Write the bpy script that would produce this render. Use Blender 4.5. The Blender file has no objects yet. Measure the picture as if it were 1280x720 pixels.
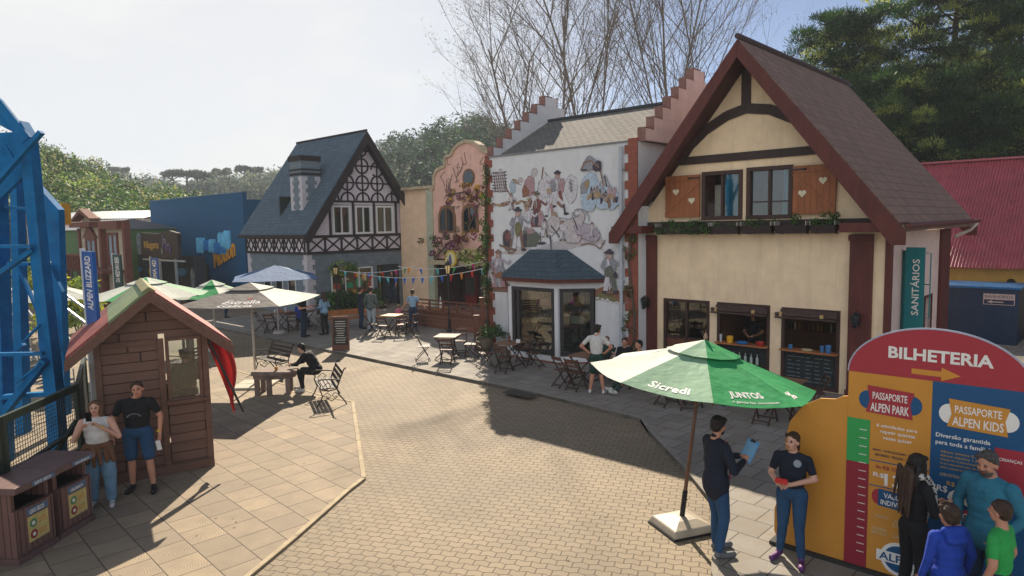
import bpy, bmesh, math, random
import numpy as np
from mathutils import Vector, Matrix, Euler
sc = bpy.context.scene
COL = sc.collection
rnd = random.Random(7)
R = math.radians

# ---------------------------------------------------------------- camera
F = 850.0; PIT = R(5.3); ROL = R(1.1); CAMH = 4.3
_f = np.array([0, math.cos(PIT), -math.sin(PIT)]); _r0 = np.array([1., 0, 0]); _u0 = np.cross(_r0, _f)
_r = math.cos(ROL)*_r0 - math.sin(ROL)*_u0; _u = math.cos(ROL)*_u0 + math.sin(ROL)*_r0
O = np.array([0, 0, CAMH])
cd = bpy.data.cameras.new('camera'); cam = bpy.data.objects.new('camera', cd); COL.objects.link(cam)
cd.sensor_width = 36; cd.lens = F/1280*36; cd.clip_end = 3000; cd.clip_start = .1
m = Matrix.Identity(4)
for i in range(3):
    m[i][0] = _r[i]; m[i][1] = _u[i]; m[i][2] = -_f[i]; m[i][3] = O[i]
cam.matrix_world = m
sc.camera = cam

# ---------------------------------------------------------------- light
SUN_EL = R(35.5); SUN_AZ = R(-2)          # azimuth measured from +Y towards +X
w = bpy.data.worlds.new('World'); sc.world = w; w.use_nodes = True
nt = w.node_tree; nt.nodes.clear()
out = nt.nodes.new('ShaderNodeOutputWorld'); bg = nt.nodes.new('ShaderNodeBackground')
sky = nt.nodes.new('ShaderNodeTexSky'); sky.sky_type = 'NISHITA'; sky.sun_disc = False
sky.sun_elevation = SUN_EL; sky.sun_rotation = SUN_AZ
sky.air_density = .62; sky.dust_density = .25; sky.ozone_density = 2.2
# thin high cloud, thicker towards the left of the view
tc_ = nt.nodes.new('ShaderNodeTexCoord'); mp = nt.nodes.new('ShaderNodeMapping'); mp.inputs['Scale'].default_value = (1.2, 1.2, 3.5)
nz = nt.nodes.new('ShaderNodeTexNoise'); nz.inputs['Scale'].default_value = 2.2; nz.inputs['Detail'].default_value = 7; nz.inputs['Roughness'].default_value = .55
rp = nt.nodes.new('ShaderNodeValToRGB'); rp.color_ramp.elements[0].position = .5; rp.color_ramp.elements[1].position = .72
sepw = nt.nodes.new('ShaderNodeSeparateXYZ')
mrw = nt.nodes.new('ShaderNodeMapRange'); mrw.interpolation_type = 'SMOOTHSTEP'; mrw.inputs['From Min'].default_value = .76; mrw.inputs['From Max'].default_value = 1.0
mrw.inputs['To Min'].default_value = 0; mrw.inputs['To Max'].default_value = .9
mul = nt.nodes.new('ShaderNodeMath'); mul.operation = 'MULTIPLY_ADD'; mul.inputs[1].default_value = .22
mx = nt.nodes.new('ShaderNodeMixRGB'); mx.inputs['Color2'].default_value = (8.9, 8.95, 8.95, 1)
L = nt.links.new
L(tc_.outputs['Generated'], mp.inputs['Vector']); L(mp.outputs[0], nz.inputs['Vector']); L(nz.outputs['Fac'], rp.inputs[0])
dt = nt.nodes.new('ShaderNodeVectorMath'); dt.operation = 'DOT_PRODUCT'; dt.inputs[1].default_value = Vector((-.42, .88, .24)).normalized()
L(tc_.outputs['Generated'], dt.inputs[0]); L(dt.outputs['Value'], mrw.inputs['Value'])
L(rp.outputs[0], mul.inputs[0]); L(mrw.outputs[0], mul.inputs[2])
L(mul.outputs[0], mx.inputs['Fac']); mul.use_clamp = True
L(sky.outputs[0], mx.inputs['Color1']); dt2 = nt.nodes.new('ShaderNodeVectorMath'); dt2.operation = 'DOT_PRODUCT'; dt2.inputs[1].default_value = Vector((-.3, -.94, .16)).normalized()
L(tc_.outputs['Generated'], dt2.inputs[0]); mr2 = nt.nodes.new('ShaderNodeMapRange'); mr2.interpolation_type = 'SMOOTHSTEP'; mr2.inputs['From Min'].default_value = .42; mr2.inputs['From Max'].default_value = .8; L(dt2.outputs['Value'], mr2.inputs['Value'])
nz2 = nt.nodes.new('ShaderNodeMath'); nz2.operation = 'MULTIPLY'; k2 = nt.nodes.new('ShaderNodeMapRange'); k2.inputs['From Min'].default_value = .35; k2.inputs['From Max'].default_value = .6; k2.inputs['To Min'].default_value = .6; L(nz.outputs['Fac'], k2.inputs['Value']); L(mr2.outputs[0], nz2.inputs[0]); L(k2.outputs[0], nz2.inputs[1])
mx2 = nt.nodes.new('ShaderNodeMixRGB'); mx2.inputs['Color2'].default_value = (12.0, 12.5, 13.2, 1); L(nz2.outputs[0], mx2.inputs['Fac']); L(mx.outputs[0], mx2.inputs['Color1'])      # unseen bright cloud added behind the camera to fill the shaded fronts
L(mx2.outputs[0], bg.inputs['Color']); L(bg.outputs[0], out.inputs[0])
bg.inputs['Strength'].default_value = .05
sd = bpy.data.lights.new('sun', 'SUN'); sd.energy = 5.0; sd.angle = R(.5); sd.color = (1, .87, .69)
so_ = bpy.data.objects.new('sun', sd); COL.objects.link(so_)
sdir = Vector((math.sin(SUN_AZ)*math.cos(SUN_EL), math.cos(SUN_AZ)*math.cos(SUN_EL), math.sin(SUN_EL)))
so_.rotation_euler = (-sdir).to_track_quat('-Z', 'Y').to_euler()
sc.view_settings.view_transform = 'Standard'; sc.view_settings.look = 'None'
sc.view_settings.exposure = 1.0; sc.view_settings.gamma = 1
sc.cycles.max_bounces = 6; sc.cycles.transparent_max_bounces = 8; sc.cycles.volume_bounces = 0
sc.cycles.use_denoising = True; sc.cycles.volume_max_steps = 64

# ---------------------------------------------------------------- measuring helpers (photo survey -> metres)
def ray(x, y): return _f + (x-640)/F*_r - (y-360)/F*_u
def at(x, y, z=0.):
    d = ray(x, y); return O + d*((z-CAMH)/d[2])
def onplane(x, y, p0, n):
    d = ray(x, y); return O + d*(((np.array(p0)-O)@n)/(d@n))
AZ = R(132.9)
U = np.array([math.sin(AZ), math.cos(AZ), 0]); B = np.array([-U[1], U[0], 0])   # along the fronts / into the buildings
RZ = math.atan2(U[1], U[0])
def fac(x, y, o, dep=0.):       # point of a front: (along, height)
    p = onplane(x, y, np.array(o)+B*dep, B); d = p-np.array(o); return float(d@U), float(p[2])

# ---------------------------------------------------------------- materials
def lin(c):
    return tuple((v/12.92 if v <= .04045 else ((v+.055)/1.055)**2.4) for v in c)
def hexc(h): return lin(tuple(int(h[i:i+2], 16)/255 for i in (0, 2, 4)))
MATS = {}
def mat(name, col, rough=.7, var=.12, scale=6., bump=.0, bscale=60., metal=0., spec=.4, trans=0., coat=0., stretch=(1, 1, 1), dirt=0., sub=0.):
    if name in MATS: return MATS[name]
    if isinstance(col, str): col = hexc(col)
    m = bpy.data.materials.new(name); m.use_nodes = True; MATS[name] = m
    t = m.node_tree; b = t.nodes['Principled BSDF']
    b.inputs['Roughness'].default_value = rough; b.inputs['Metallic'].default_value = metal
    b.inputs['Specular IOR Level'].default_value = spec; b.inputs['Coat Weight'].default_value = coat
    tcn = t.nodes.new('ShaderNodeTexCoord'); mpn = t.nodes.new('ShaderNodeMapping'); mpn.inputs['Scale'].default_value = stretch
    t.links.new(tcn.outputs['Object'], mpn.inputs[0])
    n = t.nodes.new('ShaderNodeTexNoise'); n.inputs['Scale'].default_value = scale; n.inputs['Detail'].default_value = 6; n.inputs['Roughness'].default_value = .65
    t.links.new(mpn.outputs[0], n.inputs['Vector'])
    mr = t.nodes.new('ShaderNodeMapRange'); mr.inputs['From Min'].default_value = .3; mr.inputs['From Max'].default_value = .7
    mr.inputs['To Min'].default_value = 1-var*1.3; mr.inputs['To Max'].default_value = 1+var
    t.links.new(n.outputs['Fac'], mr.inputs['Value'])
    mm = t.nodes.new('ShaderNodeVectorMath'); mm.operation = 'SCALE'; mm.inputs[0].default_value = col[:3]
    t.links.new(mr.outputs[0], mm.inputs['Scale'])
    last = mm.outputs[0]
    if dirt:
        n2 = t.nodes.new('ShaderNodeTexNoise'); n2.inputs['Scale'].default_value = 1.1; n2.inputs['Detail'].default_value = 8; n2.inputs['Roughness'].default_value = .7
        mp2 = t.nodes.new('ShaderNodeMapping'); mp2.inputs['Scale'].default_value = (3.4, 3.4, .3)
        t.links.new(tcn.outputs['Object'], mp2.inputs[0]); t.links.new(mp2.outputs[0], n2.inputs['Vector'])
        r2 = t.nodes.new('ShaderNodeMapRange'); r2.inputs['From Min'].default_value = .5; r2.inputs['From Max'].default_value = .75; r2.inputs['To Max'].default_value = dirt
        t.links.new(n2.outputs['Fac'], r2.inputs['Value'])
        m2 = t.nodes.new('ShaderNodeMixRGB'); m2.inputs['Color2'].default_value = (.09, .075, .055, 1)
        t.links.new(r2.outputs[0], m2.inputs['Fac']); t.links.new(last, m2.inputs['Color1']); last = m2.outputs[0]
    t.links.new(last, b.inputs['Base Color'])
    if bump:
        n3 = t.nodes.new('ShaderNodeTexNoise'); n3.inputs['Scale'].default_value = bscale; n3.inputs['Detail'].default_value = 3
        t.links.new(mpn.outputs[0], n3.inputs['Vector'])
        bp = t.nodes.new('ShaderNodeBump'); bp.inputs['Strength'].default_value = bump; bp.inputs['Distance'].default_value = .02
        t.links.new(n3.outputs['Fac'], bp.inputs['Height']); t.links.new(bp.outputs[0], b.inputs['Normal'])
    if sub:      # thin leaves / cloth let light through
        tr = t.nodes.new('ShaderNodeBsdfTranslucent'); ms = t.nodes.new('ShaderNodeMixShader'); ms.inputs[0].default_value = sub
        t.links.new(last, tr.inputs['Color']); t.links.new(b.outputs[0], ms.inputs[1]); t.links.new(tr.outputs[0], ms.inputs[2])
        t.links.new(ms.outputs[0], t.nodes['Material Output'].inputs[0])
    return m

def nodes_mat(name, rough=.8):
    m = bpy.data.materials.new(name); m.use_nodes = True; MATS[name] = m
    t = m.node_tree; b = t.nodes['Principled BSDF']; b.inputs['Roughness'].default_value = rough
    return m, t, b
def N_(t, typ, **kw):
    n = t.nodes.new(typ)
    for k, v in kw.items():
        if k == 'op': n.operation = v
        elif k[0] == 'i' and k[1:].isdigit(): n.inputs[int(k[1:])].default_value = v
        else: setattr(n, k, v)
    return n
def mth(t, op, a, b=None, c=None):
    n = t.nodes.new('ShaderNodeMath'); n.operation = op
    for i, v in enumerate((a, b, c)):
        if v is None: continue
        if isinstance(v, (int, float)): n.inputs[i].default_value = v
        else: t.links.new(v, n.inputs[i])
    return n.outputs[0]
def mixc(t, fac, a, b):
    n = t.nodes.new('ShaderNodeMixRGB')
    for i, v in enumerate((fac, a, b)):
        if isinstance(v, (int, float)): n.inputs[i].default_value = v
        elif isinstance(v, tuple): n.inputs[i].default_value = (*v[:3], 1)
        else: t.links.new(v, n.inputs[i])
    return n.outputs[0]

def paver_mat():
    m, t, b = nodes_mat('interlocking_pavers', .82)
    tc = N_(t, 'ShaderNodeTexCoord'); mp = N_(t, 'ShaderNodeMapping'); mp.inputs['Rotation'].default_value = (0, 0, R(-17)*-1)
    t.links.new(tc.outputs['Object'], mp.inputs[0]); s = N_(t, 'ShaderNodeSeparateXYZ'); t.links.new(mp.outputs[0], s.inputs[0])
    X, Y = s.outputs[0], s.outputs[1]
    W, Hh = .205, .132
    # wavy bed joints
    wx = mth(t, 'PINGPONG', mth(t, 'DIVIDE', X, W/2), 1.0)
    sm = mth(t, 'SMOOTH_MIN', mth(t, 'MAXIMUM', wx, .25), .75, .1)
    row = mth(t, 'DIVIDE', mth(t, 'ADD', Y, mth(t, 'MULTIPLY', sm, .042)), Hh)
    ri = mth(t, 'FLOOR', row); rf = mth(t, 'SUBTRACT', row, ri)
    xo = mth(t, 'ADD', mth(t, 'DIVIDE', X, W), mth(t, 'MULTIPLY', ri, .5))
    xi = mth(t, 'FLOOR', xo); xf = mth(t, 'SUBTRACT', xo, xi)
    dy = mth(t, 'MULTIPLY', mth(t, 'MINIMUM', rf, mth(t, 'SUBTRACT', 1., rf)), Hh)
    dx = mth(t, 'MULTIPLY', mth(t, 'MINIMUM', xf, mth(t, 'SUBTRACT', 1., xf)), W)
    d = mth(t, 'MINIMUM', dx, dy)
    j = N_(t, 'ShaderNodeMapRange', i1=.002, i2=.0085); t.links.new(d, j.inputs[0])
    cv = N_(t, 'ShaderNodeCombineXYZ'); t.links.new(xi, cv.inputs[0]); t.links.new(ri, cv.inputs[1])
    wn = N_(t, 'ShaderNodeTexWhiteNoise'); t.links.new(cv.outputs[0], wn.inputs[0])
    nz = N_(t, 'ShaderNodeTexNoise'); nz.inputs['Scale'].default_value = 1.3; nz.inputs['Detail'].default_value = 8; nz.inputs['Roughness'].default_value = .7
    t.links.new(tc.outputs['Object'], nz.inputs['Vector'])
    c1 = mixc(t, wn.outputs[0], hexc('806f59'), hexc('99866c'))
    c2 = mixc(t, nz.outputs['Fac'], c1, hexc('8e7f68')); 
    ns = N_(t, 'ShaderNodeTexNoise'); ns.inputs['Scale'].default_value = .35; ns.inputs['Detail'].default_value = 5; t.links.new(tc.outputs['Object'], ns.inputs['Vector'])
    k = N_(t, 'ShaderNodeMapRange', i1=.38, i2=.62, i3=0., i4=.6); t.links.new(ns.outputs['Fac'], k.inputs[0])
    c2 = mixc(t, k.outputs[0], c2, hexc('6d6353'))
    nf = N_(t, 'ShaderNodeTexNoise'); nf.inputs['Scale'].default_value = 90; t.links.new(tc.outputs['Object'], nf.inputs['Vector'])
    kf = N_(t, 'ShaderNodeMapRange', i1=.3, i2=.7, i3=0., i4=.35); t.links.new(nf.outputs['Fac'], kf.inputs[0])
    c2 = mixc(t, kf.outputs[0], c2, hexc('6e6250'))
    c3 = mixc(t, j.outputs[0], hexc('4a4136'), c2)
    t.links.new(c3, b.inputs['Base Color'])
    bp = N_(t, 'ShaderNodeBump'); bp.inputs['Strength'].default_value = .7; bp.inputs['Distance'].default_value = .008
    h = mth(t, 'ADD', j.outputs[0], mth(t, 'MULTIPLY', wn.outputs[0], .25)); t.links.new(h, bp.inputs['Height']); t.links.new(bp.outputs[0], b.inputs['Normal'])
    return m
def tile_mat(name, c1, c2, size=.5, rot=0., arcs=True, joint='4b4237', half=.5):
    m, t, b = nodes_mat(name, .85)
    tc = N_(t, 'ShaderNodeTexCoord'); mp = N_(t, 'ShaderNodeMapping'); mp.inputs['Rotation'].default_value = (0, 0, rot)
    t.links.new(tc.outputs['Object'], mp.inputs[0]); s = N_(t, 'ShaderNodeSeparateXYZ'); t.links.new(mp.outputs[0], s.inputs[0])
    row = mth(t, 'DIVIDE', s.outputs[1], size); ri = mth(t, 'FLOOR', row); rf = mth(t, 'SUBTRACT', row, ri)
    xo = mth(t, 'ADD', mth(t, 'DIVIDE', s.outputs[0], size*1.0), mth(t, 'MULTIPLY', ri, half)); xi = mth(t, 'FLOOR', xo); xf = mth(t, 'SUBTRACT', xo, xi)
    d = mth(t, 'MINIMUM', mth(t, 'MULTIPLY', mth(t, 'MINIMUM', rf, mth(t, 'SUBTRACT', 1., rf)), size), mth(t, 'MULTIPLY', mth(t, 'MINIMUM', xf, mth(t, 'SUBTRACT', 1., xf)), size*1.0))
    j = N_(t, 'ShaderNodeMapRange', i1=.003, i2=.011); t.links.new(d, j.inputs[0])
    cv = N_(t, 'ShaderNodeCombineXYZ'); t.links.new(xi, cv.inputs[0]); t.links.new(ri, cv.inputs[1])
    wn = N_(t, 'ShaderNodeTexWhiteNoise'); t.links.new(cv.outputs[0], wn.inputs[0])
    nz = N_(t, 'ShaderNodeTexNoise'); nz.inputs['Scale'].default_value = 2.3; nz.inputs['Detail'].default_value = 9; nz.inputs['Roughness'].default_value = .7
    t.links.new(tc.outputs['Object'], nz.inputs['Vector'])
    c = mixc(t, wn.outputs[0], hexc(c1), hexc(c2))
    k = N_(t, 'ShaderNodeMapRange', i1=.4, i2=.7, i3=0., i4=.75); t.links.new(nz.outputs['Fac'], k.inputs[0])
    c = mixc(t, k.outputs[0], c, hexc('7d705e'))
    h = j.outputs[0]
    if arcs:      # fan of raised ribs on each slab, centred on one long edge
        ax = mth(t, 'MULTIPLY', mth(t, 'SUBTRACT', xf, .5), size*1.0); ay = mth(t, 'MULTIPLY', mth(t, 'SUBTRACT', rf, .0), size)
        ay2 = mth(t, 'SUBTRACT', ay, size*.5)
        r1 = mth(t, 'SQRT', mth(t, 'ADD', mth(t, 'POWER', ax, 2.), mth(t, 'POWER', ay, 2.)))
        r2 = mth(t, 'SQRT', mth(t, 'ADD', mth(t, 'POWER', ax, 2.), mth(t, 'POWER', ay2, 2.)))
        up = mth(t, 'GREATER_THAN', wn.outputs[0], .5)
        ry = mth(t, 'SQRT', mth(t, 'ADD', mth(t, 'POWER', mth(t, 'MULTIPLY', xf, size), 2.), mth(t, 'POWER', ay2, 2.)))
        rr = mth(t, 'ADD', mth(t, 'MULTIPLY', ry, up), mth(t, 'MULTIPLY', r1, mth(t, 'SUBTRACT', 1., up)))
        st = mth(t, 'PINGPONG', mth(t, 'DIVIDE', rr, .0165), 1.)
        sm = N_(t, 'ShaderNodeMapRange', i1=.15, i2=.45); t.links.new(st, sm.inputs[0])
        c = mixc(t, mth(t, 'MULTIPLY', mth(t, 'SUBTRACT', 1., sm.outputs[0]), .22), c, hexc('5a4f40'))
        h = mth(t, 'ADD', j.outputs[0], mth(t, 'MULTIPLY', sm.outputs[0], .4))
    c = mixc(t, j.outputs[0], hexc(joint), c)
    t.links.new(c, b.inputs['Base Color'])
    bp = N_(t, 'ShaderNodeBump'); bp.inputs['Strength'].default_value = .5; bp.inputs['Distance'].default_value = .008
    t.links.new(h, bp.inputs['Height']); t.links.new(bp.outputs[0], b.inputs['Normal'])
    return m
def course_mat(name, c1, c2, gap, w=.3, h=.14, axis='XZ', gapw=.006, rough=.8, bumpd=.01, off=.5, metal=0., mortar_mix=1., nvar=.5):
    """rows of shingles, blocks, boards or planks; axis picks the two object axes used"""
    m, t, b = nodes_mat(name, rough); b.inputs['Metallic'].default_value = metal
    tc = N_(t, 'ShaderNodeTexCoord'); s = N_(t, 'ShaderNodeSeparateXYZ'); t.links.new(tc.outputs['Object'], s.inputs[0])
    ax = {'X': s.outputs[0], 'Y': s.outputs[1], 'Z': s.outputs[2]}
    if axis[0] == 'D': Xc = mth(t, 'ADD', s.outputs[0], s.outputs[1])
    else: Xc = ax[axis[0]]
    Yc = ax[axis[1]]
    row = mth(t, 'DIVIDE', Yc, h); ri = mth(t, 'FLOOR', row); rf = mth(t, 'SUBTRACT', row, ri)
    wr = N_(t, 'ShaderNodeTexWhiteNoise'); wr.noise_dimensions = '1D'; t.links.new(ri, wr.inputs['W'])
    xo = mth(t, 'ADD', mth(t, 'DIVIDE', Xc, w), mth(t, 'MULTIPLY', ri, off) if off >= 0 else mth(t, 'MULTIPLY', wr.outputs[0], 3.)); xi = mth(t, 'FLOOR', xo); xf = mth(t, 'SUBTRACT', xo, xi)
    d = mth(t, 'MINIMUM', mth(t, 'MULTIPLY', rf, h), mth(t, 'MULTIPLY', mth(t, 'MINIMUM', xf, mth(t, 'SUBTRACT', 1., xf)), w))
    j = N_(t, 'ShaderNodeMapRange', i1=gapw*.4, i2=gapw*1.6); t.links.new(d, j.inputs[0])
    cv = N_(t, 'ShaderNodeCombineXYZ'); t.links.new(xi, cv.inputs[0]); t.links.new(ri, cv.inputs[1])
    wn = N_(t, 'ShaderNodeTexWhiteNoise'); t.links.new(cv.outputs[0], wn.inputs[0])
    nz = N_(t, 'ShaderNodeTexNoise'); nz.inputs['Scale'].default_value = 3; nz.inputs['Detail'].default_value = 8; nz.inputs['Roughness'].default_value = .7
    t.links.new(tc.outputs['Object'], nz.inputs['Vector'])
    f = mth(t, 'ADD', mth(t, 'MULTIPLY', wn.outputs[0], 1-nvar), mth(t, 'MULTIPLY', nz.outputs['Fac'], nvar))
    c = mixc(t, f, hexc(c1), hexc(c2)); c = mixc(t, mth(t, 'SUBTRACT', 1., mth(t, 'MULTIPLY', mth(t, 'SUBTRACT', 1., j.outputs[0]), mortar_mix)), hexc(gap), c)
    t.links.new(c, b.inputs['Base Color'])
    bp = N_(t, 'ShaderNodeBump'); bp.inputs['Strength'].default_value = .8; bp.inputs['Distance'].default_value = bumpd
    t.links.new(mth(t, 'ADD', j.outputs[0], mth(t, 'MULTIPLY', rf, -.5 if off == .5 else 0.)), bp.inputs['Height']); t.links.new(bp.outputs[0], b.inputs['Normal'])
    return m
def corr_mat(name, c1, pitch=.12, rough=.4, metal=.0, axis=0):
    m, t, b = nodes_mat(name, rough); b.inputs['Metallic'].default_value = metal
    tc = N_(t, 'ShaderNodeTexCoord'); nz = N_(t, 'ShaderNodeTexNoise'); nz.inputs['Scale'].default_value = 1.2; nz.inputs['Detail'].default_value = 7
    t.links.new(tc.outputs['Object'], nz.inputs['Vector'])
    k = N_(t, 'ShaderNodeMapRange', i1=.3, i2=.7, i3=.75, i4=1.2); t.links.new(nz.outputs['Fac'], k.inputs[0])
    v = N_(t, 'ShaderNodeVectorMath', op='SCALE'); v.inputs[0].default_value = hexc(c1); t.links.new(k.outputs[0], v.inputs['Scale'])
    t.links.new(v.outputs[0], b.inputs['Base Color'])
    return m
def glass_mat(name='window_glass', tint='20282c', rough=.06):
    m, t, b = nodes_mat(name, rough); b.inputs['Base Color'].default_value = (*hexc(tint), 1)
    b.inputs['Specular IOR Level'].default_value = .9; b.inputs['Coat Weight'].default_value = .6; b.inputs['Coat Roughness'].default_value = .03
    return m
def clear_glass():
    m = bpy.data.materials.new('clear_glass'); m.use_nodes = True; t = m.node_tree; MATS['clear_glass'] = m
    t.nodes.remove(t.nodes['Principled BSDF'])
    g = N_(t, 'ShaderNodeBsdfGlossy'); g.inputs['Roughness'].default_value = .03
    tr = N_(t, 'ShaderNodeBsdfTransparent'); tr.inputs[0].default_value = (.82, .86, .85, 1)
    fr = N_(t, 'ShaderNodeFresnel'); fr.inputs[0].default_value = 1.5; k = mth(t, 'MULTIPLY_ADD', fr.outputs[0], .9, .06)
    ms = N_(t, 'ShaderNodeMixShader'); t.links.new(k, ms.inputs[0]); t.links.new(tr.outputs[0], ms.inputs[1]); t.links.new(g.outputs[0], ms.inputs[2])
    t.links.new(ms.outputs[0], t.nodes['Material Output'].inputs[0])
    return m

# ---------------------------------------------------------------- mesh builder
_fontcache = {}
def glyphs(s, bold=0.):
    k = (s, bold)
    if k in _fontcache: return _fontcache[k]
    c = bpy.data.curves.new('t', 'FONT'); c.body = s; c.size = 1; c.extrude = .5; c.offset = bold; c.resolution_u = 2; c.align_x = 'LEFT'
    o = bpy.data.objects.new('t', c); COL.objects.link(o); bpy.context.view_layer.update()
    me = o.to_mesh(); v = np.array([x.co[:] for x in me.vertices]); f = [tuple(p.vertices) for p in me.polygons]
    o.to_mesh_clear(); bpy.data.objects.remove(o); bpy.data.curves.remove(c)
    x0, x1 = v[:, 0].min(), v[:, 0].max(); y0, y1 = v[:, 1].min(), v[:, 1].max()
    v[:, 0] = (v[:, 0]-x0)/(x1-x0); v[:, 1] = (v[:, 1]-y0)/(y1-y0)
    _fontcache[k] = (v, f); return v, f
class MB:
    def __init__(s): s.v = []; s.f = []; s.m = []; s.M = None
    def add(s, vs, fs, mi=0):
        b = len(s.v)
        if s.M is not None: vs = [tuple(s.M @ Vector(v)) for v in vs]
        s.v += [tuple(v) for v in vs]; s.f += [tuple(i+b for i in f) for f in fs]; s.m += [mi]*len(fs); return s
    def box(s, x0, x1, y0, y1, z0, z1, mi=0):
        vs = [(x, y, z) for z in (z0, z1) for y in (y0, y1) for x in (x0, x1)]
        return s.add(vs, [(0, 2, 3, 1), (4, 5, 7, 6), (0, 1, 5, 4), (2, 6, 7, 3), (0, 4, 6, 2), (1, 3, 7, 5)], mi)
    def bar(s, p, q, w, h, up=(0, 0, 1), mi=0):
        p, q = Vector(p), Vector(q); d = (q-p).normalized(); up = Vector(up)
        if abs(d.dot(up)) > .95: up = Vector((0, 1, 0)) if abs(d.y) < .9 else Vector((1, 0, 0))
        a = d.cross(up).normalized()*w/2; b_ = a.cross(d).normalized()*h/2
        vs = [e+i*a+j*b_ for e in (p, q) for (i, j) in ((-1, -1), (1, -1), (1, 1), (-1, 1))]
        return s.add(vs, [(3, 2, 1, 0), (4, 5, 6, 7), (0, 1, 5, 4), (1, 2, 6, 5), (2, 3, 7, 6), (3, 0, 4, 7)], mi)
    def tube(s, pts, r, n=8, mi=0, cap=True):
        pts = [Vector(p) for p in pts]; rs = r if isinstance(r, (list, tuple)) else [r]*len(pts); vs = []; up = None
        for i, p in enumerate(pts):
            d = (pts[min(i+1, len(pts)-1)]-pts[max(i-1, 0)]).normalized()
            if up is None: up = Vector((0, 0, 1)) if abs(d.z) < .9 else Vector((1, 0, 0))
            a = d.cross(up)
            if a.length < 1e-4: a = d.orthogonal()
            a.normalize(); b_ = a.cross(d).normalized(); up = b_
            for k in range(n):
                t = 2*math.pi*k/n; vs.append(p+(a*math.cos(t)+b_*math.sin(t))*rs[i])
        fs = [(i*n+k, i*n+(k+1) % n, (i+1)*n+(k+1) % n, (i+1)*n+k) for i in range(len(pts)-1) for k in range(n)]
        if cap: fs += [tuple(range(n-1, -1, -1)), tuple(range((len(pts)-1)*n, len(pts)*n))]
        return s.add(vs, fs, mi)
    def lathe(s, prof, c=(0, 0, 0), n=16, mi=0, sq=None):
        vs = []; cx, cy, cz = c
        for r, z in prof:
            for k in range(n):
                t = 2*math.pi*(k+.5)/n; vs.append((cx+r*math.cos(t), cy+r*math.sin(t), cz+z))
        fs = [(i*n+k, i*n+(k+1) % n, (i+1)*n+(k+1) % n, (i+1)*n+k) for i in range(len(prof)-1) for k in range(n)]
        fs += [tuple(range(n-1, -1, -1)), tuple(range((len(prof)-1)*n, len(prof)*n))]
        return s.add(vs, fs, mi)
    def prism(s, poly, y0, y1, mi=0, plane='xz'):
        n = len(poly)
        def P(a, b_, y): return {'xz': (a, y, b_), 'yz': (y, a, b_), 'xy': (a, b_, y)}[plane]
        vs = [P(a, b_, y0) for a, b_ in poly]+[P(a, b_, y1) for a, b_ in poly]
        fs = [tuple(range(n)), tuple(range(2*n-1, n-1, -1))]+[(i, i+n, (i+1) % n+n, (i+1) % n) for i in range(n)]
        return s.add(vs, fs, mi)
    def ell(s, c, r, n=10, mi=0, rot=None):
        vs = []; fs = []; h = max(4, n//2+1)
        for i in range(1, h):
            ph = math.pi*i/h
            for k in range(n):
                t = 2*math.pi*k/n; p = Vector((r[0]*math.sin(ph)*math.cos(t), r[1]*math.sin(ph)*math.sin(t), r[2]*math.cos(ph)))
                if rot is not None: p = rot @ p
                vs.append(p+Vector(c))
        top = Vector((0, 0, r[2])); bot = -top
        if rot is not None: top = rot @ top; bot = rot @ bot
        vs += [Vector(c)+top, Vector(c)+bot]; a = len(vs)-2
        for i in range(h-2): fs += [(i*n+k, (i+1)*n+k, (i+1)*n+(k+1) % n, i*n+(k+1) % n) for k in range(n)]
        fs += [(a, k, (k+1) % n) for k in range(n)]+[(a+1, (h-2)*n+(k+1) % n, (h-2)*n+k) for k in range(n)]
        return s.add(vs, fs, mi)
    def text(s, t, x, z, wd, ht, y=0., th=.006, mi=0, bold=0., rot=0., plane='xz', skew=0.):
        """t fills the wd x ht box whose lower left corner is (x, z); front faces -y"""
        v, f = glyphs(t, bold); c, sn = math.cos(rot), math.sin(rot); vs = []
        for a in v:
            px, pz = a[0]*wd+skew*a[1]*ht, a[1]*ht; px, pz = px*c-pz*sn, px*sn+pz*c
            vs.append((x+px, y-th*(a[2]+.5), z+pz) if plane == 'xz' else (x+px, z+pz, y+th*(a[2]+.5)))
        return s.add(vs, f, mi)
    def build(s, name, mats, parent=None, smooth=False, bevel=0., recalc=True, loc=None):
        me = bpy.data.meshes.new(name); me.from_pydata(s.v, [], s.f)
        if not isinstance(mats, (list, tuple)): mats = [mats]
        for m_ in mats: me.materials.append(m_)
        me.polygons.foreach_set('material_index', s.m)
        if recalc:
            bm = bmesh.new(); bm.from_mesh(me); bmesh.ops.recalc_face_normals(bm, faces=bm.faces); bm.to_mesh(me); bm.free()
        if smooth: me.polygons.foreach_set('use_smooth', [True]*len(me.polygons))
        me.update(); o = bpy.data.objects.new(name, me); COL.objects.link(o)
        if parent is not None: o.parent = parent
        if loc is not None: o.location = loc
        if bevel:
            md = o.modifiers.new('bevel', 'BEVEL'); md.width = bevel; md.segments = 2; md.limit_method = 'ANGLE'
        return o
def tag(o, label=None, cat=None, group=None, kind=None):
    if label: o['label'] = label
    if cat: o['category'] = cat
    if group: o['group'] = group
    if kind: o['kind'] = kind
    return o
def thing(name, label, cat, loc=(0, 0, 0), rz=0., group=None):
    o = bpy.data.objects.new(name, None); COL.objects.link(o); o.location = (loc[0], loc[1], loc[2] if len(loc) > 2 else 0); o.rotation_euler = (0, 0, rz)
    o.empty_display_size = .2
    return tag(o, label, cat, group)
CH = {}
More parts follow.
